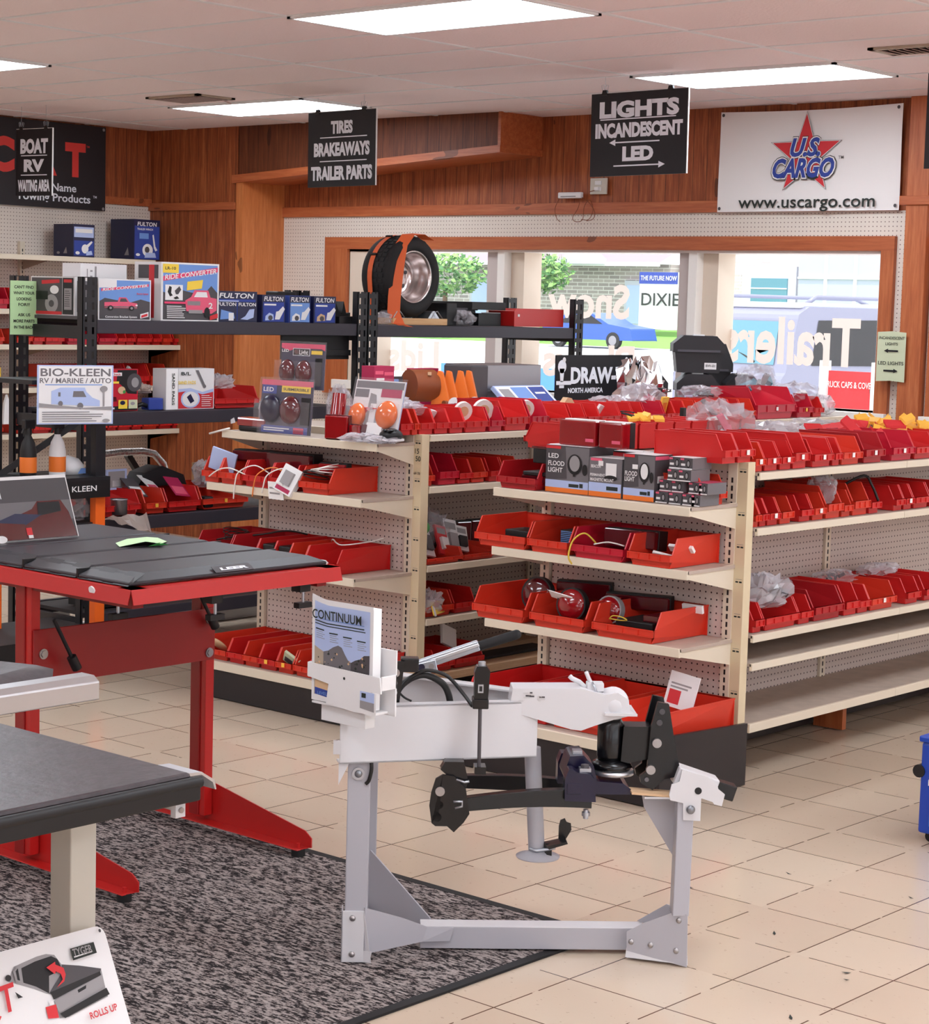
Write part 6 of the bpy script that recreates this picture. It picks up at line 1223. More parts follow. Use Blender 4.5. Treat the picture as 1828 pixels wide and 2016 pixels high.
# ------------------------------------------------------------------ roll-up cover displays in the left foreground
fg = thing('cover_display', 'black vinyl roll-up bed cover on a grey post, lower left foreground', 'display', (2.2, 3.2, 0))
FZ = .755
mb = MB(); mb.box(1.2, 2.98, FZ+.035, 2.60, 3.62, FZ+.05, 'vinyl black')
mb.build('vinyl_cover', fg, bevel=.008)
mb = MB(); mb.box(1.2, 2.945, FZ, 2.595, 2.985, FZ+.038, 'black'); mb.cyl((1.2, 2.955, FZ+.036), (2.60, 2.955, FZ+.036), .012, 'black', 12); mb.build('front_rail', fg, bevel=.004)
mb = MB(); mb.box(2.575, 2.97, FZ+.0, 2.605, 3.62, FZ+.04, 'soft black'); mb.build('side_rail', fg, bevel=.003)
mb = MB(); mb.prism([(0, 0), (.0, .045), (.05, .042), (.085, .02), (.09, .0), (.086, .0), (.08, .016), (.05, .036), (.006, .038), (.006, -.035), (0, -.035)], (2.585, 2.99, FZ+.002), EX, EZ, -.10, 'aluminium'); mb.build('end_channel', fg, bevel=.001)
mb = MB(); mb.box(2.555, 2.975, FZ-.035, 2.58, 2.99, FZ+.0, 'stand white'); mb.cyl((2.568, 2.974, FZ-.02), (2.568, 2.971, FZ-.02), .006, 'bolt', 10); mb.build('side_bracket', fg)
mb = MB(); mb.box(2.445, 3.165, .008, 2.51, 3.232, FZ, 'beige post'); mb.build('post', fg, bevel=.003)
rd = thing('cover_display', 'silver railed display with a folded black cover, at the left edge', 'display', (2.2, 4.1, 0))
RZ = .77
mb = MB(); q = [(0, 0), (.0, .045), (.02, .058), (.07, .058), (.07, 0)]
mb.prism(q, (1.2, 3.81, RZ), EY, EZ, 1.825, 'aluminium'); mb.build('rail', rd, bevel=.003)
mb = MB(); mb.box(1.2, 3.87, RZ, 2.95, 4.3, RZ+.02, 'soft black'); mb.build('base', rd)
mb = MB(); mb.box(2.05, 3.9, .008, 2.12, 3.97, RZ, 'grey post'); mb.build('post', rd)
mb = MB(); n_ = 12; top = []
rnd = random.Random(8)
for i in range(n_+1):
    for j in range(9):
        x = 1.4+(2.95-1.4)*i/n_; y = 3.86+(4.36-3.86)*j/8; z = RZ+.06+.012*(j/8)+(.012*rnd.uniform(-1, 1) if j < 4 else 0)-(.03 if j == 0 else 0)
        if i == n_: x += -.03+.06*math.sin(j*1.1); 
        top.append((x, y, z))
mb.add(top, [(i*9+j, (i+1)*9+j, (i+1)*9+j+1, i*9+j+1) for i in range(n_) for j in range(8)], 'vinyl black', True)
mb.add([(1.4, 3.86, RZ+.03), (2.93, 3.86, RZ+.03), (2.96, 4.34, RZ+.035), (1.4, 4.34, RZ+.03), (1.4, 3.86, RZ+.058), (2.93, 3.86, RZ+.045), (2.96, 4.34, RZ+.06), (1.4, 4.34, RZ+.065)], [(0, 1, 5, 4), (1, 2, 6, 5), (2, 3, 7, 6), (3, 0, 4, 7), (0, 3, 2, 1)], 'soft black')
mb.obox((2.55, 3.872, RZ+.058), V(.05, 0, 0), V(0, .006, .006), V(0, -.001, .001), 'dark grey'); one('folded_cover', mb, 'crumpled folded black vinyl cover lying on the silver railed display', 'cover')
# leaning sign at the bottom left corner
t = thing('leaning_sign', 'white placard with a grey pickup, leaning at the bottom left corner', 'sign', (2.25, 3.05, 0))
Pb = V(2.177, 2.92, .008); Ux = V(1, 0, 0); Wx = V(-.02, .22, .5).normalized(); WD, HT = .34, .518
mb = MB()
N_ = Ux.cross(Wx)
r_ = .022; ol = [(0, 0), (WD, 0)]+[(WD-r_+r_*math.cos(a*PI/8), HT-r_+r_*math.sin(a*PI/8)) for a in range(5)]+[(0, HT)]
mb.prism(ol, Pb-N_*.004, Ux, Wx, .004, 'white'); mb.build('board', t)
def sg(x, y):
    """crop coordinates of the printed picture to the placard's own 0..1 frame"""
    return (WD+(x-1050-.109*(y-790))*.000268)/WD, (HT+(790-y+.252*(1050-x))*.000185)/HT
G = lambda *p: [sg(a, b) for a, b in p]
it = [('p', G((180,1330),(215,1230),(240,1180),(440,1090),(520,1070),(590,1085),(640,1190),(790,1215),(975,1262),(990,1480),(1000,1560),(640,1740),(560,1745),(540,1500),(480,1480),(380,1420)), 'grey'), ('p', G((300,1200),(420,1140),(560,1095),(610,1130),(640,1240),(520,1300),(500,1480),(400,1400),(300,1350)), 'soft black'),
      ('p', G((640,1190),(790,1215),(975,1262),(960,1300),(540,1520),(500,1480),(620,1290)), 'dark grey'), ('p', G((510,1470),(960,1290),(965,1330),(530,1550)), 'black'), ('p', G((530,1560),(970,1330),(975,1450),(560,1690)), 'grey'), ('p', G((740,1470),(820,1425),(815,1460),(745,1500)), 'black'), ('p', G((450,1620),(540,1600),(550,1740),(460,1740)), 'sticker red'), ('p', G((480,1560),(520,1550),(525,1600),(485,1605)), 'white'),
      ('p', G((560,1700),(990,1470),(1010,1540),(600,1750)), 'black'), ('p', G((220,1230),(260,1180),(290,1190),(270,1350),(230,1330)), 'grey'), ('p', G((240,1230),(262,1200),(266,1330),(246,1320)), 'soft black'), ('c',)+sg(172, 1295)+(.02, .012, 'black'), ('p', G((210,1440),(270,1500),(230,1510)), 'black'),
      ('p', G((560,1430),(620,1350),(610,1290),(570,1260),(560,1290),(495,1215),(575,1160),(575,1190),(640,1230),(650,1300),(630,1370)), 'sticker red'), ('p', G((718,1035),(930,978),(945,1095),(730,1160)), 'ink'), ('p', G((740,1120),(900,1075),(900,1085),(742,1132)), 'white'), ('t', 'TYGER')+sg(820, 1060)+(.03, .14, 'grey', 0, 0), ('t', 'QT')+sg(60, 1520)+(.10, .26, 'usred', .2, .06), ('t', 'ROLLS UP')+sg(925, 1715)+(.026, .20, 'usred', 0, .04), ('c',)+sg(993, 862)+(.009, .007, 'dark grey')]
prints(mb := MB(), Pb, Ux, Wx, WD, HT, it); mb.build('printed_face', t)
# blue toolbox at the right edge
t = thing('blue_toolbox', 'blue tool chest on wheels just inside the right edge', 'toolbox', (6.15, 3.0, 0))
mb = MB(); mb.box(5.96, 2.5, .03, 6.35, 3.165, .34, 'blue bin'); mb.build('body', t, bevel=.01)
mb = MB(); mb.box(5.95, 2.5, .34, 6.36, 3.17, .362, 'blue bin'); mb.build('lid', t, bevel=.006)
mb = MB(); mb.box(5.95, 2.55, .06, 5.96, 3.12, .2, 'light blue'); mb.box(5.952, 2.55, .22, 5.96, 3.12, .31, 'navy'); mb.build('drawer', t, bevel=.003)
mb = MB(); mb.box(5.945, 3.11, .20, 5.958, 3.125, .22, 'white'); mb.box(5.94, 2.55, .225, 5.952, 3.12, .232, 'white'); mb.build('pull', t)
for (x, y) in ((6.0, 3.13), (6.3, 3.13), (6.0, 2.55), (6.3, 2.55)): mb = MB(); mb.cyl((x-.015, y, .018), (x+.015, y, .018), .018, 'black', 14); mb.build('caster', t)
mb = MB(); mb.cyl((5.955, 3.168, .24), (5.985, 3.168, .24), .022, 'black', 14); mb.build('latch', t)
# ------------------------------------------------------------------ trailer hitch demonstration stand
HO = V(3.70, 3.60, 0); HA = V(.70, -.7141, 0); HB = V(.7141, .70, 0)
HM = Matrix(((HA.x, HB.x, 0, HO.x), (HA.y, HB.y, 0, HO.y), (0, 0, 1, 0), (0, 0, 0, 1)))
hd = thing('hitch_display', 'white stand showing a trailer tongue on a black weight distribution hitch', 'display', tuple(HO+HA*.45+HB*.15))
def H():
    m = MB(); m.xf = HM; return m
def hp(poly, b0, b1, m, mb=None):
    mb = mb or H(); mb.prism(poly, (0, b0, 0), EX, EZ, -(b1-b0), m); return mb
def hbolts(name, pts, b, r, m='bolt', lab=None):
    for a, c in pts:
        mb = H(); mb.ell((a, b, c), (r, r*.7, r), m, 12, 8); mb.build(name, hd, lab)
# posts, sleeves, gussets, beam, feet
mb = H(); mb.box(-.016, 0, .03, .044, .045, .552, 'stand grey'); mb.build('leg', hd, bevel=.003)
mb = H(); mb.box(.022, .40, .008, .07, .445, .555, 'stand grey'); mb.build('leg', hd, bevel=.003)
mb = H(); mb.box(-.024, -.005, .008, .036, .001, .147, 'stand white'); mb.box(-.024, -.005, .008, -.02, .05, .147, 'stand grey'); mb.add([(.034, -.006, .147), (.036, -.006, .147), (.038, .0, .001), (.058, -.012, .001)], [(0, 1, 3, 2)], 'stand white'); mb.add([(.034, -.004, .04), (.058, -.012, .040), (.052, -.01, .008), (.034, -.004, .008)], [(0, 1, 2, 3)], 'stand white'); mb.build('foot', hd, bevel=.001)
def oblique(pts, mtl, nm, th=.004):
    mb = H(); vs = [V(a, b, c) for a, b, c in pts]; n = len(vs)
    nn = (vs[1]-vs[0]).cross(vs[-1]-vs[0]).normalized()*th
    vs2 = vs+[v+nn for v in vs]; mb.add(vs2, [tuple(range(n))[::-1], tuple(range(n, 2*n))]+[(k, (k+1) % n, n+(k+1) % n, n+k) for k in range(n)], mtl); mb.build(nm, hd)
bb = lambda a: -.002+.100*max(0, min(1, (a-.036)/.19))
oblique([(a, bb(a), c-.225*(bb(a)-.05)) for a, c in [(.036, .020), (.056, .022), (.192, .046), (.267, .047), (.277, .084), (.205, .087), (.136, .114), (.036, .145)]], 'stand grey', 'gusset')
oblique([(.05, .41, .03), (.22, .175, .03), (.22, .175, .075), (.05, .41, .205)], 'stand grey', 'gusset')
mb = H(); mb.box(.19, .105, .012, .80, .165, .072, 'stand grey'); mb.box(.19, .105, .0715, .80, .165, .074, 'stand white'); mb.build('base_beam', hd, bevel=.003)
mb = H(); mb.box(.0, .045, .012, .045, .40, .05, 'stand grey'); mb.build('cross_beam', hd, bevel=.003)
br = lambda a: .062-.062*(a-.745)/.156
oblique([(a, br(a), c-.225*br(a)) for a, c in [(.747, .040), (.901, .002), (.898, .147), (.859, .150), (.788, .118), (.745, .092)]], 'stand grey', 'gusset')
mb = H(); mb.add([(.745, .06, .034), (.742, .056, .009), (.902, -.004, .009), (.901, .0, .0335)], [(0, 1, 2, 3)], 'stand white'); mb.add([(.742, .056, .008), (.902, -.004, .008), (.91, .06, .008), (.78, .12, .008)], [(0, 1, 2, 3)], 'stand white'); mb.build('foot', hd)
mb = H(); mb.add([(.857, .0, .14), (.901, .0, .14), (.901, .055, .14), (.857, .055, .14), (.861, .012, .49), (.906, .012, .49), (.906, .062, .49), (.861, .062, .49)], [(0, 3, 2, 1), (4, 5, 6, 7), (0, 1, 5, 4), (1, 2, 6, 5), (2, 3, 7, 6), (3, 0, 4, 7)], 'stand grey'); mb.build('leg', hd, bevel=.003)
oblique([(.79, .17, .075), (.87, .06, .075), (.87, .06, .15), (.855, .08, .15)], 'stand grey', 'gusset')
hp([(.775, .455), (.889, .458), (.878, .262), (.783, .414)], .09, .094, 'stand grey').build('gusset', hd)
mb = H(); mb.box(.775, .03, .452, .89, .11, .457, 'stand white'); mb.build('top_plate', hd)
hbolts('bolt', [(.005, .128), (.005, .03)], -.006, .0085); hbolts('bolt', [(.205, .062), (.248, .062)], .096, .0085)

for a_, c_ in [(.757, .052), (.807, .05), (.872, .043), (.876, .127)]: hbolts('bolt', [(a_, c_)], br(a_)-.003, .0085); hbolts('bolt', [(.012, .517), (.894, .432)], -.002, .012, 'zinc')
mb = H(); mb.cyl((.012, -.002, .517), (.012, -.006, .517), .017, 'zinc', 14); mb.build('washer', hd)
# A-frame tongue: two channels meeting under the coupler
def channel(a0, b0, a1, b1, c0, c1, nm, inner):
    mb = H(); p0, p1 = V(a0, b0, 0), V(a1, b1, 0); d = (p1-p0).normalized(); n = V(-d.y, d.x, 0)*inner
    def slab(off, wd, z0, z1):
        q0, q1 = p0+n*off, p1+n*off; w_ = n*wd; mb.add([q0+V(0, 0, z0), q1+V(0, 0, z0), q1+w_+V(0, 0, z0), q0+w_+V(0, 0, z0), q0+V(0, 0, z1), q1+V(0, 0, z1), q1+w_+V(0, 0, z1), q0+w_+V(0, 0, z1)], [(0, 3, 2, 1), (4, 5, 6, 7), (0, 1, 5, 4), (1, 2, 6, 5), (2, 3, 7, 6), (3, 0, 4, 7)], 'stand white')
    slab(0, .005, c0, c1); slab(0, .04, c1-.006, c1); slab(0, .04, c0, c0+.006); mb.build(nm, hd, bevel=.0015)
channel(-.038, -.03, .488, .085, .548, .699, 'tongue_beam', 1)
channel(.0, .50, .46, .19, .560, .712, 'tongue_beam', -1)
mb = H(); mb.box(-.055, -.035, .575, -.035, -.02, .61, 'stand white'); mb.build('end_bracket', hd); mb = H(); mb.prism([(-.04, .55), (-.012, .55), (-.04, .49)], (0, -.02, 0), EX, EZ, -.005, 'stand white'); mb.build('end_bracket', hd)
# coupler with ball socket
cp = hp([(.412, .69), (.418, .735), (.60, .738), (.665, .722), (.70, .728), (.728, .71), (.735, .682), (.744, .676), (.742, .668), (.69, .655), (.64, .638), (.604, .624), (.577, .627), (.431, .668)], .075, .165, 'stand white'); cp.build('coupler', hd, bevel=.012)
mb = H(); mb.ell((.693, .12, .690), (.044, .05, .046), 'stand white', 24, 14); mb.build('ball_socket', hd)
mb = H(); mb.prism([(.665, .668), (.752, .668), (.752, .675), (.665, .675)], (0, .06, 0), EX, EZ, -.12, 'stand white'); mb.build('coupler_lip', hd, bevel=.003)
mb = H(); mb.tube([(.573, .12, .764), (.580, .12, .757), (.60, .12, .748), (.615, .12, .735), (.635, .12, .728)], .007, 'stand white', 8); mb.tube([(.617, .12, .776), (.625, .12, .758), (.635, .12, .74), (.65, .12, .73)], .006, 'stand white', 8); mb.box(.62, .10, .725, .665, .14, .748, 'stand white'); mb.build('latch_lever', hd, bevel=.003)
mb = H(); mb.tube([(.632, .098, .752), (.640, .09, .735), (.644, .09, .722)], .003, 'zinc'); mb.tube([(.642+.007*math.cos(k*PI/4), .09, .723+.007*math.sin(k*PI/4)) for k in range(8)], .0018, 'zinc', 5, True); mb.build('safety_pin', hd)
for i_, (x0, x1) in enumerate(((.433, .475), (.483, .50))):
    mb = H(); rnd = random.Random(2+i_)
    for k in range(7 if i_ == 0 else 4): a = rnd.uniform(x0, x1-.01); c = rnd.uniform(.700, .724); mb.box(a, .0742, c, a+rnd.uniform(.006, .02), .0747, c+.004, 'dark grey' if rnd.random() < .3 else 'aluminium')
    mb.build('worn_label', hd, 'scuffed silver label on the coupler')
# ball mount head and shank
mb = H(); mb.lathe([(0, .54), (.034, .54), (.036, .55), (.036, .635), (.030, .645), (.024, .655), (0, .655)], (.69, .12, 0), EZ, 'hitch black', 28); mb.build('ball_mount_head', hd)
mb = H(); mb.lathe([(0, .512), (.05, .512), (.056, .52), (.052, .53), (.036, .54), (0, .54)], (.695, .12, 0), EZ, 'hitch black', 28); mb.build('flange', hd)
mb = H(); mb.lathe([(.045, .497), (.056, .499), (.056, .510), (.045, .512)], (.70, .12, 0), EZ, 'aluminium', 28); mb.build('washer_ring', hd, 'silver ring under the ball mount')
mb = hp([(.72, .635), (.797, .635), (.80, .60), (.80, .55), (.735, .535), (.715, .54)], .085, .155, 'hitch black'); mb.build('ball_mount_arm', hd, bevel=.004)
for b0 in (.062, .155):
    hp([(.79, .64), (.806, .708), (.836, .702), (.855, .60), (.872, .528), (.868, .506), (.83, .498), (.80, .468), (.768, .487), (.764, .505), (.783, .52)], b0, b0+.014, 'hitch black').build('side_plate', hd, bevel=.002)
mb = hp([(.805, .64), (.83, .66), (.862, .53), (.80, .50)], .08, .155, 'hitch black'); mb.build('shank_block', hd)
for a, c in ((.818, .682), (.812, .652)): mb = H(); mb.cyl((a, .059, c), (a, .063, c), .008, 'dark grey', 14); mb.build('hole', hd)
for a, c in ((.806, .598), (.792, .525)): mb = H(); mb.cyl((a, .05, c), (a, .062, c), .0125, 'bolt', 18); mb.build('bolt', hd)
mb = H(); mb.cyl((.783, .058, .497), (.783, .062, .497), .006, 'mid grey', 10); mb.build('bolt', hd)
hp([(.868, .538), (.938, .520), (.964, .499), (.967, .487), (.985, .473), (.978, .441), (.957, .446), (.953, .452), (.922, .462), (.922, .40), (.876, .402), (.874, .448), (.84, .455), (.836, .470), (.842, .498), (.862, .506)], .004, .010, 'stand white').build('receiver_plate', hd, 'white T-shaped receiver plate', bevel=.002)
mb = H(); mb.obox((.915, .072, .495), V(.055, 0, -.018), V(0, .034, 0), V(.008, 0, .024), 'stand white'); mb.build('receiver_tube', hd, bevel=.004)
mb = H(); mb.obox((.985, .075, .472), V(.037, 0, -.011), V(0, .024, 0), V(.006, 0, .020), 'hitch black'); mb.build('shank', hd, bevel=.003)
mb = H(); mb.cyl((.913, .0025, .482), (.913, .0045, .482), .0095, 'black', 18); mb.build('pin_hole', hd)
mb = H(); mb.obox((.80, .06, .462), V(.06, 0, -.004), V(0, .03, 0), V(0, 0, .003), 'tan'); mb.build('wood_shim', hd)
# spring bars
def spring_bar(b, dc, db):
    mb = H(); n_ = 10; vs = []
    for k in range(n_+1):
        t = k/n_; a = .285+(.632-.285)*t; c = .439+.012*math.sin(PI*t*.8)+.006*t+dc; h_ = .018+.007*t; 
        vs += [(a, b+db*t-.016, c-h_), (a, b+db*t+.016, c-h_), (a, b+db*t+.016, c+h_), (a, b+db*t-.016, c+h_)]
    fs = [(4*i+j, 4*i+(j+1) % 4, 4*i+4+(j+1) % 4, 4*i+4+j) for i in range(n_) for j in range(4)]+[(0, 3, 2, 1), (4*n_, 4*n_+1, 4*n_+2, 4*n_+3)]
    mb.add(vs, fs, 'hitch black'); mb.build('spring_bar', hd, bevel=.002)
spring_bar(.0, 0, .03); spring_bar(.36, -.025, -.14)
for b in (.015, .21):
    q = [(.557, .452), (.557, .512), (.566, .536), (.578, .536), (.590, .528), (.622, .526), (.634, .512), (.640, .45)]
    mb = hp(q, b-.022, b+.03, 'hitch navy'); mb.box(.562, b-.024, .47, .60, b-.02, .50, 'hitch navy'); mb.build('trunnion_cap', hd, bevel=.005)
    mb = H(); mb.box(.596, b-.01, .5275, .626, b+.02, .537, 'zinc'); mb.cyl((.611, b+.005, .52), (.611, b+.005, .545), .011, 'dark grey', 8); mb.build('cap_bolt', hd)
    mb = H(); mb.cyl((.617, b, .425), (.617, b, .40), .007, 'zinc', 8); mb.cyl((.617, b, .418), (.617, b, .408), .012, 'zinc', 6); mb.build('bolt', hd)
mb = hp([(.558, .50), (.575, .557), (.612, .56), (.64, .53), (.65, .49), (.72, .485), (.742, .47), (.74, .455), (.64, .455), (.60, .46)], .06, .18, 'hitch navy'); mb.build('trunnion_head', hd, bevel=.008)
mb = H(); mb.box(.585, .08, .558, .61, .11, .568, 'zinc'); mb.build('bolt', hd)
# left support bracket with three holes
outl = [(.206, .394), (.199, .44), (.203, .475), (.214, .513), (.232, .524), (.262, .520), (.294, .486), (.305, .42), (.290, .396), (.265, .37), (.247, .386), (.216, .386)]
def with_holes(outer, holes):
    """outline bridged to round holes so that the plate is really open there"""
    pts = list(outer)
    for (x, y, r) in holes:
        n_ = 16; ring = [(x+r*math.cos(PI-2*PI*k/n_), y+r*math.sin(PI-2*PI*k/n_)) for k in range(n_+1)]
        best = min(range(len(outer)), key=lambda i: (outer[i][0]-ring[0][0])**2+(outer[i][1]-ring[0][1])**2); i = pts.index(outer[best]); pts = pts[:i+1]+ring+pts[i:]
    return pts
hp(with_holes(outl, [(.225, .443, .011), (.220, .410, .012)]), -.03, -.022, 'hitch black').build('bracket_plate', hd)
mb = H(); mb.cyl((.226, -.031, .480), (.226, -.036, .480), .0125, 'bolt', 18); mb.build('bolt', hd)
hp([(.25, .515), (.29, .47), (.30, .505), (.288, .556), (.238, .556), (.226, .535)], -.02, .02, 'hitch black').build('bracket_link', hd, bevel=.003)
mb = H(); mb.tube([(.262, -.03, .452), (.285, -.03, .453), (.285, -.03, .44), (.266, -.03, .435)], .0035, 'zinc'); mb.tube([(.268, -.032, .512), (.29, -.032, .505), (.302, -.032, .508)], .0035, 'zinc'); mb.build('retaining_clip', hd)
# jack tube with foot plate and tool hook
mb = H(); mb.cyl((.482, .15, .56), (.502, .15, .278), .0225, 'stand grey', 24); mb.build('jack_tube', hd)
mb = H(); mb.lathe([(0, .254), (.058, .256), (.060, .260), (.03, .268), (.022, .28), (0, .28)], (.506, .15, 0), EZ, 'stand grey', 32); mb.build('jack_foot', hd)
mb = H(); mb.tube([(.48, .128, .285), (.50, .124, .280), (.53, .126, .285), (.55, .13, .288)], .005, 'zinc'); mb.build('jack_pin', hd)
mb = H(); mb.box(.522, .13, .262, .542, .15, .300, 'hitch black'); mb.prism([(.525, .297), (.58, .310), (.583, .304), (.532, .288)], (0, .11, 0), EX, EZ, -.05, 'hitch black'); mb.prism([(.562, .305), (.583, .305), (.597, .33), (.595, .348), (.583, .352), (.578, .362), (.566, .357), (.562, .34)], (0, .16, 0), EX, EZ, -.004, 'hitch black'); mb.build('tool_hook', hd, bevel=.001)
# clamp on the tongue, rod, upper bracket, cables and lever
mb = H(); mb.box(.305, -.035, .700, .347, .02, .726, 'hitch black'); mb.prism([(.309, .726), (.345, .726), (.349, .80), (.340, .812), (.314, .812), (.308, .795)], (0, -.03, 0), EX, EZ, -.04, 'hitch black'); mb.build('tongue_clamp', hd, bevel=.003)
mb = H(); mb.box(.318, -.033, .743, .332, -.0295, .765, 'zinc'); mb.box(.321, -.0335, .747, .329, -.03, .761, 'black'); mb.cyl((.328, -.01, .81), (.328, -.01, .822), .010, 'zinc', 8); mb.build('clamp_bolt', hd)
mb = H(); mb.cyl((.325, -.028, .70), (.327, -.02, .535), .005, 'dark grey', 8); mb.box(.315, -.03, .525, .345, .02, .545, 'hitch black'); mb.build('clamp_rod', hd)
mb = hp([(.078, .69), (.089, .80), (.105, .806), (.128, .806), (.116, .69)], .06, .068, 'hitch black'); mb.build('chain_bracket', hd, bevel=.002)
mb = H(); mb.box(.118, .07, .775, .166, .11, .812, 'hitch black'); mb.build('chain_bracket', hd, bevel=.003)
for c in (.775, .748, .722): mb = H(); mb.cyl((.104, .058, c), (.104, .06, c), .0065 if c < .77 else .012, 'bolt', 12); mb.build('bolt', hd)
def hcord(pts, r):
    P = [HM @ V(*p) for p in pts]; out = []
    for i in range(len(P)-1):
        p0 = P[max(i-1, 0)]; p1 = P[i]; p2 = P[i+1]; p3 = P[min(i+2, len(P)-1)]
        for k in range(6):
            t = k/6; out.append(.5*((2*p1)+(p2-p0)*t+(2*p0-5*p1+4*p2-p3)*t*t+(3*p1-p0-3*p2+p3)*t**3))
    out.append(P[-1]); mb = MB(); mb.tube(out, r, 'wire black', 8); mb.build('cable', hd)
hcord([(.092, .1, .66), (.105, .1, .70), (.122, .1, .733), (.155, .1, .757), (.19, .1, .762), (.23, .1, .742), (.248, .1, .712), (.256, .1, .67)], .009)
hcord([(.098, .09, .66), (.112, .09, .71), (.135, .09, .747), (.165, .09, .77), (.195, .09, .778), (.243, .09, .763), (.28, .07, .727), (.306, .0, .702)], .005)
hcord([(.11, .11, .72), (.13, .11, .70), (.15, .11, .69)], .003); hcord([(.044, -.005, .56), (.046, -.008, .53), (.04, -.005, .50), (.032, -.003, .49)], .005)
mb = H(); mb.obox((.25, .25, .79), V(.085, 0, .031), V(0, .014, 0), V(-.004, 0, .013), 'zinc'); mb.obox((.25, .235, .793), V(.085, 0, .031), V(0, .002, 0), V(-.002, 0, .005), 'aluminium'); mb.build('lever_arm', hd, 'zinc plated lever arm', bevel=.003)
mb = H(); mb.obox((.19, .24, .76), V(.03, 0, .008), V(0, .02, 0), V(-.004, 0, .016), 'zinc'); mb.cyl((.178, .215, .762), (.178, .222, .762), .010, 'hitch navy', 12); mb.cyl((.205, .215, .766), (.205, .222, .766), .008, 'bolt', 12); mb.build('lever_pivot', hd, bevel=.002)
mb = H(); mb.cyl((.328, .25, .815), (.438, .25, .852), .0135, 'rubber', 16); mb.ell((.438, .25, .852), (.0135, .0135, .0135), 'rubber', 12, 8); mb.build('lever_grip', hd, 'black rubber grip')
# literature holder with brochures
mb = MB(); HX = 3.615
mb.prism([(-3.69, .812), (-3.43, .806), (-3.425, .765), (-3.46, .765), (-3.462, .715), (-3.505, .705), (-3.62, .712), (-3.612, .765), (-3.69, .775)], (HX, 0, 0), V(0, -1, 0), EZ, .004, 'white')
o_ = mb
mb.box(HX, 3.425, .772, HX+.055, 3.430, .808, 'white'); mb.box(HX, 3.687, .772, HX+.055, 3.692, .812, 'white'); mb.box(HX+.05, 3.425, .70, HX+.055, 3.692, .87, 'white'); mb.box(HX+.004, 3.45, .705, HX+.05, 3.68, .711, 'white'); mb.box(HX+.02, 3.50, .66, HX+.055, 3.66, .71, 'white')
mb.build('literature_holder', hd, bevel=.001)
mb = MB(); mb.lathe([(0, 0), (.004, 0)], (HX-.0045, 3.555, .787), EX, 'ink', 10); mb.build('holder_rivet', hd)
t = thing('brochure_stack', 'stack of pale blue brochures with rocky hills in the white holder', 'brochures', (HX+.02, 3.56, .713))
mb = MB(); mb.box(HX+.007, 3.466, .713, HX+.036, 3.683, .974, 'paper'); mb.build('sheet_stack', t)
mb = MB(); n_ = 12
def wavy(u, v):  # u to the right (-y), v up
    return V(HX+.0065-.0015*math.sin(u*5.0+.5)*v-.003*v*v, 3.684-.219*u, .713+v*(.268+.012*max(0, .25-u)*4*v))
vs = [wavy(i/n_, j/10) for j in range(11) for i in range(n_+1)]
mb.add(vs, [(j*(n_+1)+i, j*(n_+1)+i+1, (j+1)*(n_+1)+i+1, (j+1)*(n_+1)+i) for j in range(10) for i in range(n_)], 'white'); mb.build('cover_sheet', t)
mb = MB()
def wpoly(pts, m, lift):
    mb.poly([wavy(u, v)+V(-lift, 0, 0) for u, v in pts], m)
def wrect(u0, v0, u1, v1, m, lift):
    k = 8
    for i in range(k):
        a, b = u0+(u1-u0)*i/k, u0+(u1-u0)*(i+1)/k; wpoly([(a, v0), (b, v0), (b, v1), (a, v1)], m, lift)
for q in range(6): wrect(.05, .06+q*.148, .95, .06+(q+1)*.148, 'pale blue', .0008)
hills = [(.05, .53), (.12, .51), (.2, .49), (.28, .51), (.36, .55), (.44, .575), (.50, .56), (.55, .50), (.60, .45), (.65, .43), (.72, .46), (.80, .48), (.86, .52), (.95, .53)]
for (u0, v0), (u1, v1) in zip(hills[:-1], hills[1:]): wpoly([(u0, .06), (u1, .06), (u1, v1), (u0, v0)], 'cream dull' if u0 < .2 else ('dark grey' if u0 > .62 else 'mid grey'), .0014)
rnd = random.Random(4)
for k in range(46):
    u = rnd.uniform(.08, .92); v = rnd.uniform(.3, .5); s_ = rnd.uniform(.008, .022); wpoly([(u-s_, v), (u, v-s_*.7), (u+s_, v), (u, v+s_*.8)], 'ink' if rnd.random() < .6 else 'tan', .002)
wrect(.1, .80, .86, .807, 'sky blue', .0016); wrect(.06, .765, .86, .776, 'ink', .0016); wrect(.06, .74, .88, .749, 'ink', .0016)
for k in range(4):
    u = .07+.225*k; wrect(u, .69-.015*k, u+.14, .702-.015*k, 'ink', .0016)
    for j in range(4): wrect(u+.01, .672-.015*k-.02*j, u+.12+.03*(j % 2), .677-.015*k-.02*j, 'grey', .0016)
tp = MB(); tp.text('CONTINUUM', wavy(.45, .86)+V(-.009, 0, 0), V(.01, -1, 0), V(-.03, 0, 1), .024, 'ink', w=.175, bold=.015); 
mb.build('printed_face', t); tp.build('title_lettering', t)
mb = MB(); mb.flat([(-3.675, .722), (-3.618, .716), (-3.618, .768), (-3.675, .772)], (HX+.0055, 0, 0), V(0, -1, 0), EZ, 'white'); mb.flat([(-3.67, .730), (-3.622, .726), (-3.622, .744), (-3.67, .748)], (HX+.0045, 0, 0), V(0, -1, 0), EZ, 'usblue'); mb.flat([(-3.67, .748), (-3.622, .744), (-3.622, .765), (-3.67, .768)], (HX+.0045, 0, 0), V(0, -1, 0), EZ, 'tan'); mb.text('LEVEL', (HX+.004, 3.642, .735), V(0, -1, 0), EZ, .008, 'sky blue', w=.035)
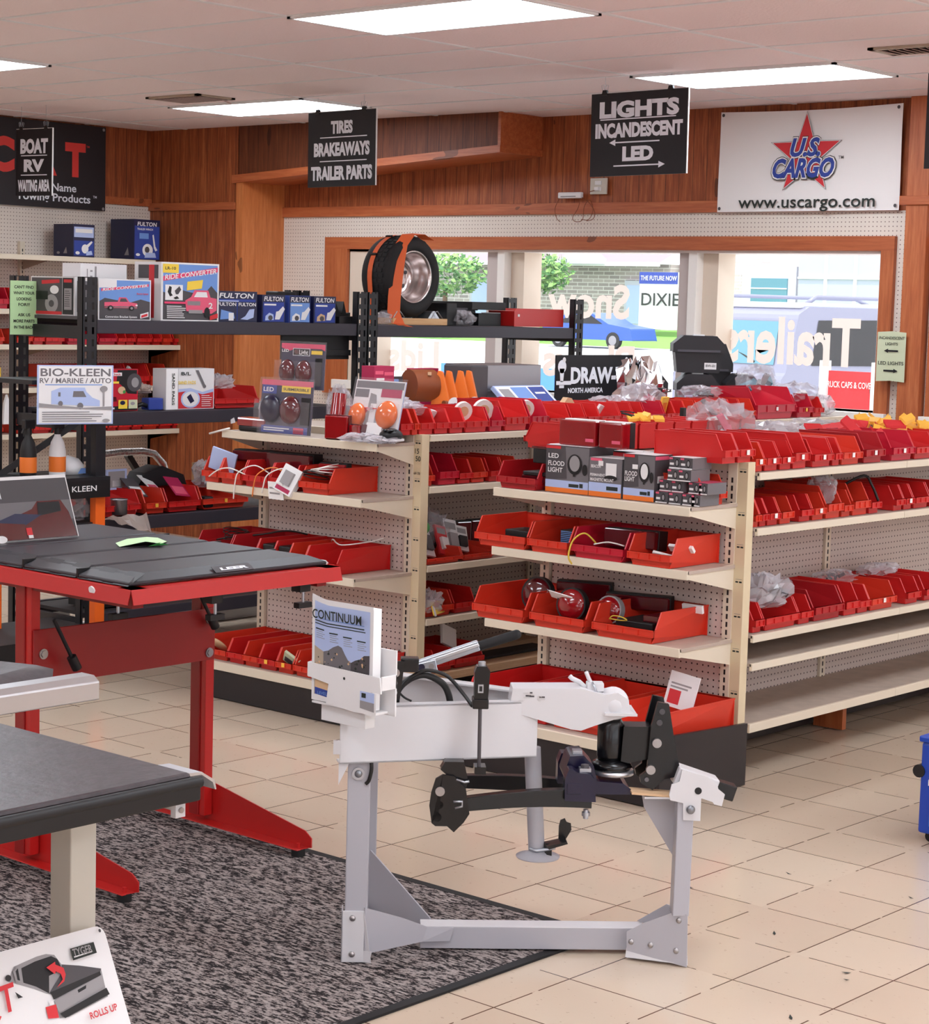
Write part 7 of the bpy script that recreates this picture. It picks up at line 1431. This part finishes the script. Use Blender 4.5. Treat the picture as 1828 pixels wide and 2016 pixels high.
mb.flat([(-3.50, .708), (-3.44, .702), (-3.44, .764), (-3.50, .764)], (HX-.005, 0, 0), V(0, -1, 0), EZ, 'white'); mb.flat([(-3.496, .72), (-3.446, .715), (-3.446, .738), (-3.496, .74)], (HX-.0058, 0, 0), V(0, -1, 0), EZ, 'grey'); mb.flat([(-3.496, .74), (-3.446, .738), (-3.446, .764), (-3.496, .764)], (HX-.0058, 0, 0), V(0, -1, 0), EZ, 'pale blue'); mb.flat([(-3.49, .748), (-3.475, .748), (-3.475, .76), (-3.49, .76)], (HX-.0066, 0, 0), V(0, -1, 0), EZ, 'ink')
mb.build('small_photo', t)

# ------------------------------------------------------------------ hanging signs
def hanging(label, X, ya, yb, zt_, zb_, lines_, rules, tilt=0.0, arrows=()):
    """black board facing -x hung from the ceiling by binder clips; ya left edge, yb right edge in the view"""
    wd = ya-yb; ht = zt_-zb_; t = thing('hanging_sign', label, 'sign', (X, (ya+yb)/2, zb_), 'black hanging aisle signs')
    U = V(0, -math.cos(tilt), math.sin(tilt)); W = V(0, math.sin(tilt), math.cos(tilt)); N = V(-1, 0, 0); P = V(X, ya, zb_)
    mb = MB(); mb.obox(P+U*wd/2+W*ht/2+V(.004, 0, 0), U*wd/2, W*ht/2, V(.004, 0, 0), 'sign black'); mb.build('board', t)
    mb = MB(); mb.obox(P+U*wd-U*.0015+W*ht/2+V(.004, 0, 0), U*.002, W*ht/2, V(.0045, 0, 0), 'white'); mb.obox(P+U*wd/2+W*ht+V(.004, 0, 0), U*wd/2, W*.0015, V(.0045, 0, 0), 'white'); mb.build('board_edge', t, 'white foam edge')
    mb = MB()
    for s_, cy, h_, w_ in lines_: mb.text(s_, P+U*wd*.5+W*cy*ht, U, W, h_*ht, 'sign white', w=w_*wd, bold=.055, lift=.001)
    for (x0, x1, y) in rules: mb.flat([(x0*wd, y*ht-.003), (x1*wd, y*ht-.003), (x1*wd, y*ht+.003), (x0*wd, y*ht+.003)], P, U, W, 'sign white', .001)
    for (x0, x1, y) in arrows:
        s_ = 1 if x1 > x0 else -1; pts = [(x0*wd, y*ht-.0035), (x0*wd, y*ht+.0035), (x1*wd-s_*.04, y*ht+.0035), (x1*wd-s_*.04, y*ht+.017), (x1*wd, y*ht), (x1*wd-s_*.04, y*ht-.017), (x1*wd-s_*.04, y*ht-.0035)]
        mb.flat(pts if s_ < 0 else pts[::-1], P, U, W, 'sign white', .001)
    mb.build('lettering', t)
    for q in (.14, .82):
        c = P+U*wd*q+W*ht
        mb = MB(); mb.prism([(-.02, -.012), (.02, -.012), (.012, .016), (-.012, .016)], c+V(-.004, 0, 0), U, W, -.014, 'black'); mb.tube([c+U*-.012+V(-.006, 0, .014), c+U*-.016+V(-.008, 0, .04), c+U*-.004+V(-.008, 0, .045), c+U*.0+V(-.004, 0, .016)], .0016, 'zinc', 5); mb.tube([c+U*.012+V(.006, 0, .014), c+U*.016+V(.008, 0, .04), c+U*.004+V(.008, 0, .045), c+V(.004, 0, .016)], .0016, 'zinc', 5)
        mb.build('binder_clip', t)
        mb = MB(); mb.tube([c+V(0, 0, .03), V(c.x, c.y, HC-.004)], .001, 'zinc', 5); mb.build('hanger_wire', t)
hanging('black hanging sign reading lights incandescent LED with two arrows', 8.45, 6.585, 5.965, 2.865, 2.435, [('LIGHTS', .80, .18, .82), ('INCANDESCENT', .55, .16, .90), ('LED', .265, .16, .32)], [(.10, .88, .68)], .01, [(.72, .20, .40), (.25, .78, .12)])
hanging('black hanging sign reading tires, brakeaways and trailer parts', 8.50, 8.765, 8.20, 2.862, 2.42, [('TIRES', .79, .155, .32), ('BRAKEAWAYS', .50, .165, .82), ('TRAILER PARTS', .185, .17, .90)], [(.18, .87, .655), (.18, .87, .34)], .01)
hanging('black hanging sign reading boat RV waiting area', 8.0, 10.985, 10.60, 2.805, 2.375, [('BOAT', .745, .20, .76), ('RV', .455, .17, .56), ('WAITING AREA', .155, .16, .88)], [(.14, .86, .60), (.14, .86, .31)], -.01)
hanging('black hanging sign cut off by the right edge, lettering out of view', 8.42, 4.612, 4.05, 2.865, 2.43, [], [])
# ------------------------------------------------------------------ wall banners
t = thing('wall_banner', 'white vinyl banner with a red star and blue lettering above the window', 'banner', (10.02, 6.23, 2.33))
mb = MB(); n_, m_ = 14, 10; vs = []
for j in range(m_+1):
    for i in range(n_+1):
        u, v = i/n_, j/m_; y = 6.835-1.21*u; z = 2.335+.585*v-.012*math.sin(PI*u)*(v > .99); x = 10.012+.006*math.sin(3.1*u+2*v)*math.sin(PI*v)+.004*math.sin(9*u-4*v)
        vs.append((x, y, z))
mb.add(vs, [(j*(n_+1)+i, j*(n_+1)+i+1, (j+1)*(n_+1)+i+1, (j+1)*(n_+1)+i) for j in range(m_) for i in range(n_)], 'banner white', True); mb.build('sheet', t)
mb = MB(); cx, cz, R0, R1 = 6.235, 2.655, .235, .092; ny = -EY
def star(r0, r1): return [((r0 if k % 2 == 0 else r1)*math.sin(PI*k/5), (r0 if k % 2 == 0 else r1)*math.cos(PI*k/5)) for k in range(10)]
O_ = V(10.0, cx, cz)
mb.flat(star(.248, .098), O_, ny, EZ, 'ink', .0); mb.flat(star(.243, .0955), O_, ny, EZ, 'banner white', .0006); mb.flat(star(.233, .091), O_, ny, EZ, 'usred', .0012); mb.build('star', t)
mb = MB()
for s_, dz, w_, h_, dy in (('U.S.', .045, .20, .10, .0), ('CARGO', -.072, .41, .105, .01)):
    mb.text(s_, O_+V(0, dy, dz), ny, EZ, h_*1.04, 'ink', w=w_*1.06, bold=.10, shear=.3, lift=.002); mb.text(s_, O_+V(0, dy, dz), ny, EZ, h_*1.02, 'banner white', w=w_*1.04, bold=.08, shear=.3, lift=.003); mb.text(s_, O_+V(0, dy, dz), ny, EZ, h_, 'usblue', w=w_, bold=.04, shear=.3, lift=.004)
mb.text('TM', O_+V(0, -.235, -.02), ny, EZ, .018, 'mid grey', lift=.002); mb.text('www.uscargo.com', V(10.0, 6.225, 2.392), ny, EZ, .072, 'ink', w=.91, bold=.012, lift=.001); mb.build('lettering', t)
for y, z in ((6.81, 2.90), (5.65, 2.90), (6.815, 2.355), (5.645, 2.36)): mb = MB(); mb.lathe([(0, 0), (.010, 0)], (10.003, y, z), EX, 'dark grey', 12); mb.build('grommet', t)
t = thing('wall_banner', 'black banner with red letters on the left wall', 'banner', (8.6, 11.59, 2.34))
mb = MB(); mb.box(7.6, 11.585, 2.345, 9.215, 11.592, 2.94, 'banner black'); mb.build('sheet', t)
mb = MB()
for ch, x in (('C', 8.315), ('U', 8.54), ('R', 8.71), ('T', 8.945)): mb.text(ch, (x, 11.584, 2.695), EX, EZ, .215, 'curt red', w={'C': .22, 'T': .18}.get(ch, .15), bold=.06)
mb.text('TM', (9.055, 11.584, 2.79), EX, EZ, .015, 'curt red'); mb.text('First Name', (8.955, 11.584, 2.492), EX, EZ, .055, 'sign white', 'R', .40, .02); mb.text('Towing Products', (9.08, 11.584, 2.42), EX, EZ, .055, 'sign white', 'R', .64, .02); mb.text('TM', (9.12, 11.584, 2.44), EX, EZ, .018, 'sign white'); mb.build('lettering', t)
for z in (2.36, 2.92): mb = MB(); mb.lathe([(0, 0), (.011, 0)], (9.195, 11.583, z), EY, 'grey', 12); mb.build('grommet', t)
# ------------------------------------------------------------------ notes, outlet, cleat
t = thing('arrow_note', 'sage green paper note with two arrows on the window post', 'note', (9.97, 5.6, 1.39))
mb = MB(); n_ = 8; vs = []
for j in range(2):
    for i in range(n_+1): u = i/n_; vs.append((9.972-.012*u*u, 5.695-.185*u, (1.39, 1.665)[j]-.006*abs(2*u-1)))
mb.add(vs, [(i, i+1, n_+2+i, n_+1+i) for i in range(n_)], 'sage paper'); mb.build('sheet', t)
mb = MB(); U_ = V(-.07, -1, 0).normalized()
mb.text('INCANDESCENT', V(9.966, 5.602, 1.628), U_, EZ, .016, 'ink', w=.165); mb.text('LIGHTS', V(9.966, 5.602, 1.595), U_, EZ, .016, 'ink', w=.08); mb.text('LED LIGHTS', V(9.966, 5.602, 1.488), U_, EZ, .02, 'ink', w=.165)
for z, s_ in ((1.556, -1), (1.445, 1)):
    pts = [(-.045*s_, -.005), (.02*s_, -.005), (.02*s_, -.012), (.048*s_, 0), (.02*s_, .012), (.02*s_, .005), (-.045*s_, .005)]; mb.flat(pts if s_ > 0 else pts[::-1], V(9.965, 5.602, z), U_, EZ, 'black', .001)
mb.build('lettering', t)
t = thing('power_outlet', 'beige wall outlet below the lights sign', 'outlet', (10.03, 7.76, 2.46))
mb = MB(); mb.box(10.022, 7.675, 2.455, 10.034, 7.805, 2.555, 'beige post'); mb.build('plate', t, bevel=.003)
mb = MB()
for z in (2.525, 2.487): mb.box(10.018, 7.715, z-.012, 10.023, 7.765, z+.012, 'white')
mb.build('socket', t); mb = MB(); mb.box(10.0, 7.725, 2.478, 10.02, 7.755, 2.498, 'white'); mb.build('plug', t)
t = thing('power_adapter', 'small white power adapter on the panel trim with hanging leads', 'adapter', (10.02, 7.95, 2.435))
mb = MB(); mb.box(10.0, 7.86, 2.432, 10.03, 8.045, 2.47, 'white'); mb.build('body', t, bevel=.006)
mb = MB(); mb.box(9.998, 7.90, 2.44, 10.0, 8.02, 2.446, 'grey'); mb.build('status_strip', t)
def wc(pts):
    P = [Vector((10.015, y, z)) for y, z in pts]; out = []
    for i in range(len(P)-1):
        p0 = P[max(i-1, 0)]; p1 = P[i]; p2 = P[i+1]; p3 = P[min(i+2, len(P)-1)]
        for k in range(6): q = k/6; out.append(.5*((2*p1)+(p2-p0)*q+(2*p0-5*p1+4*p2-p3)*q*q+(3*p1-p0-3*p2+p3)*q**3))
    out.append(P[-1]); m = MB(); m.tube(out, .0022, 'brown', 5); m.build('lead', t)
wc([(8.04, 2.44), (8.075, 2.37), (8.06, 2.31), (8.03, 2.285)]); wc([(7.87, 2.44), (7.89, 2.37), (7.93, 2.31), (7.90, 2.285), (7.85, 2.30), (7.84, 2.38), (7.80, 2.42), (7.77, 2.36), (7.80, 2.30), (7.86, 2.30)]); wc([(7.80, 2.47), (7.74, 2.485)]); wc([(7.865, 2.44), (7.80, 2.40), (7.755, 2.34), (7.77, 2.30), (7.82, 2.29)])
# bits of debris on the floor
rnd = random.Random(21); mb = MB()
DEB = [((5.05, 4.42), .03), ((6.25, 5.94), .03), ((5.55, 5.15), .012), ((4.95, 3.38), .015), ((4.75, 2.95), .014), ((4.60, 2.63), .016), ((4.55, 2.6), .01), ((5.3, 3.25), .012), ((5.35, 2.85), .01), ((4.2, 2.55), .015)]
for k, ((x, y), s_) in enumerate(DEB):
    mb = MB(); a = rnd.uniform(0, PI); d = V(math.cos(a), math.sin(a), 0)*s_; e = V(-math.sin(a), math.cos(a), 0)*s_*.3
    c = V(x, y, .002); mb.add([c-d, c+e*1.2, c+d*.9+V(0, 0, .004), c-e], [(0, 1, 2, 3)], 'brown' if k < 2 else 'ink')
    one('floor_debris', mb, ['curled brown leaf on the floor between the hitch stand and the shelving', 'dark leaf on the floor by the kick plate behind the red table leg'][k] if k < 2 else 'tiny dark speck of debris on the pale tile floor', 'debris', None if k < 2 else 'specks of debris on the tile floor')
bpy.context.view_layer.update()
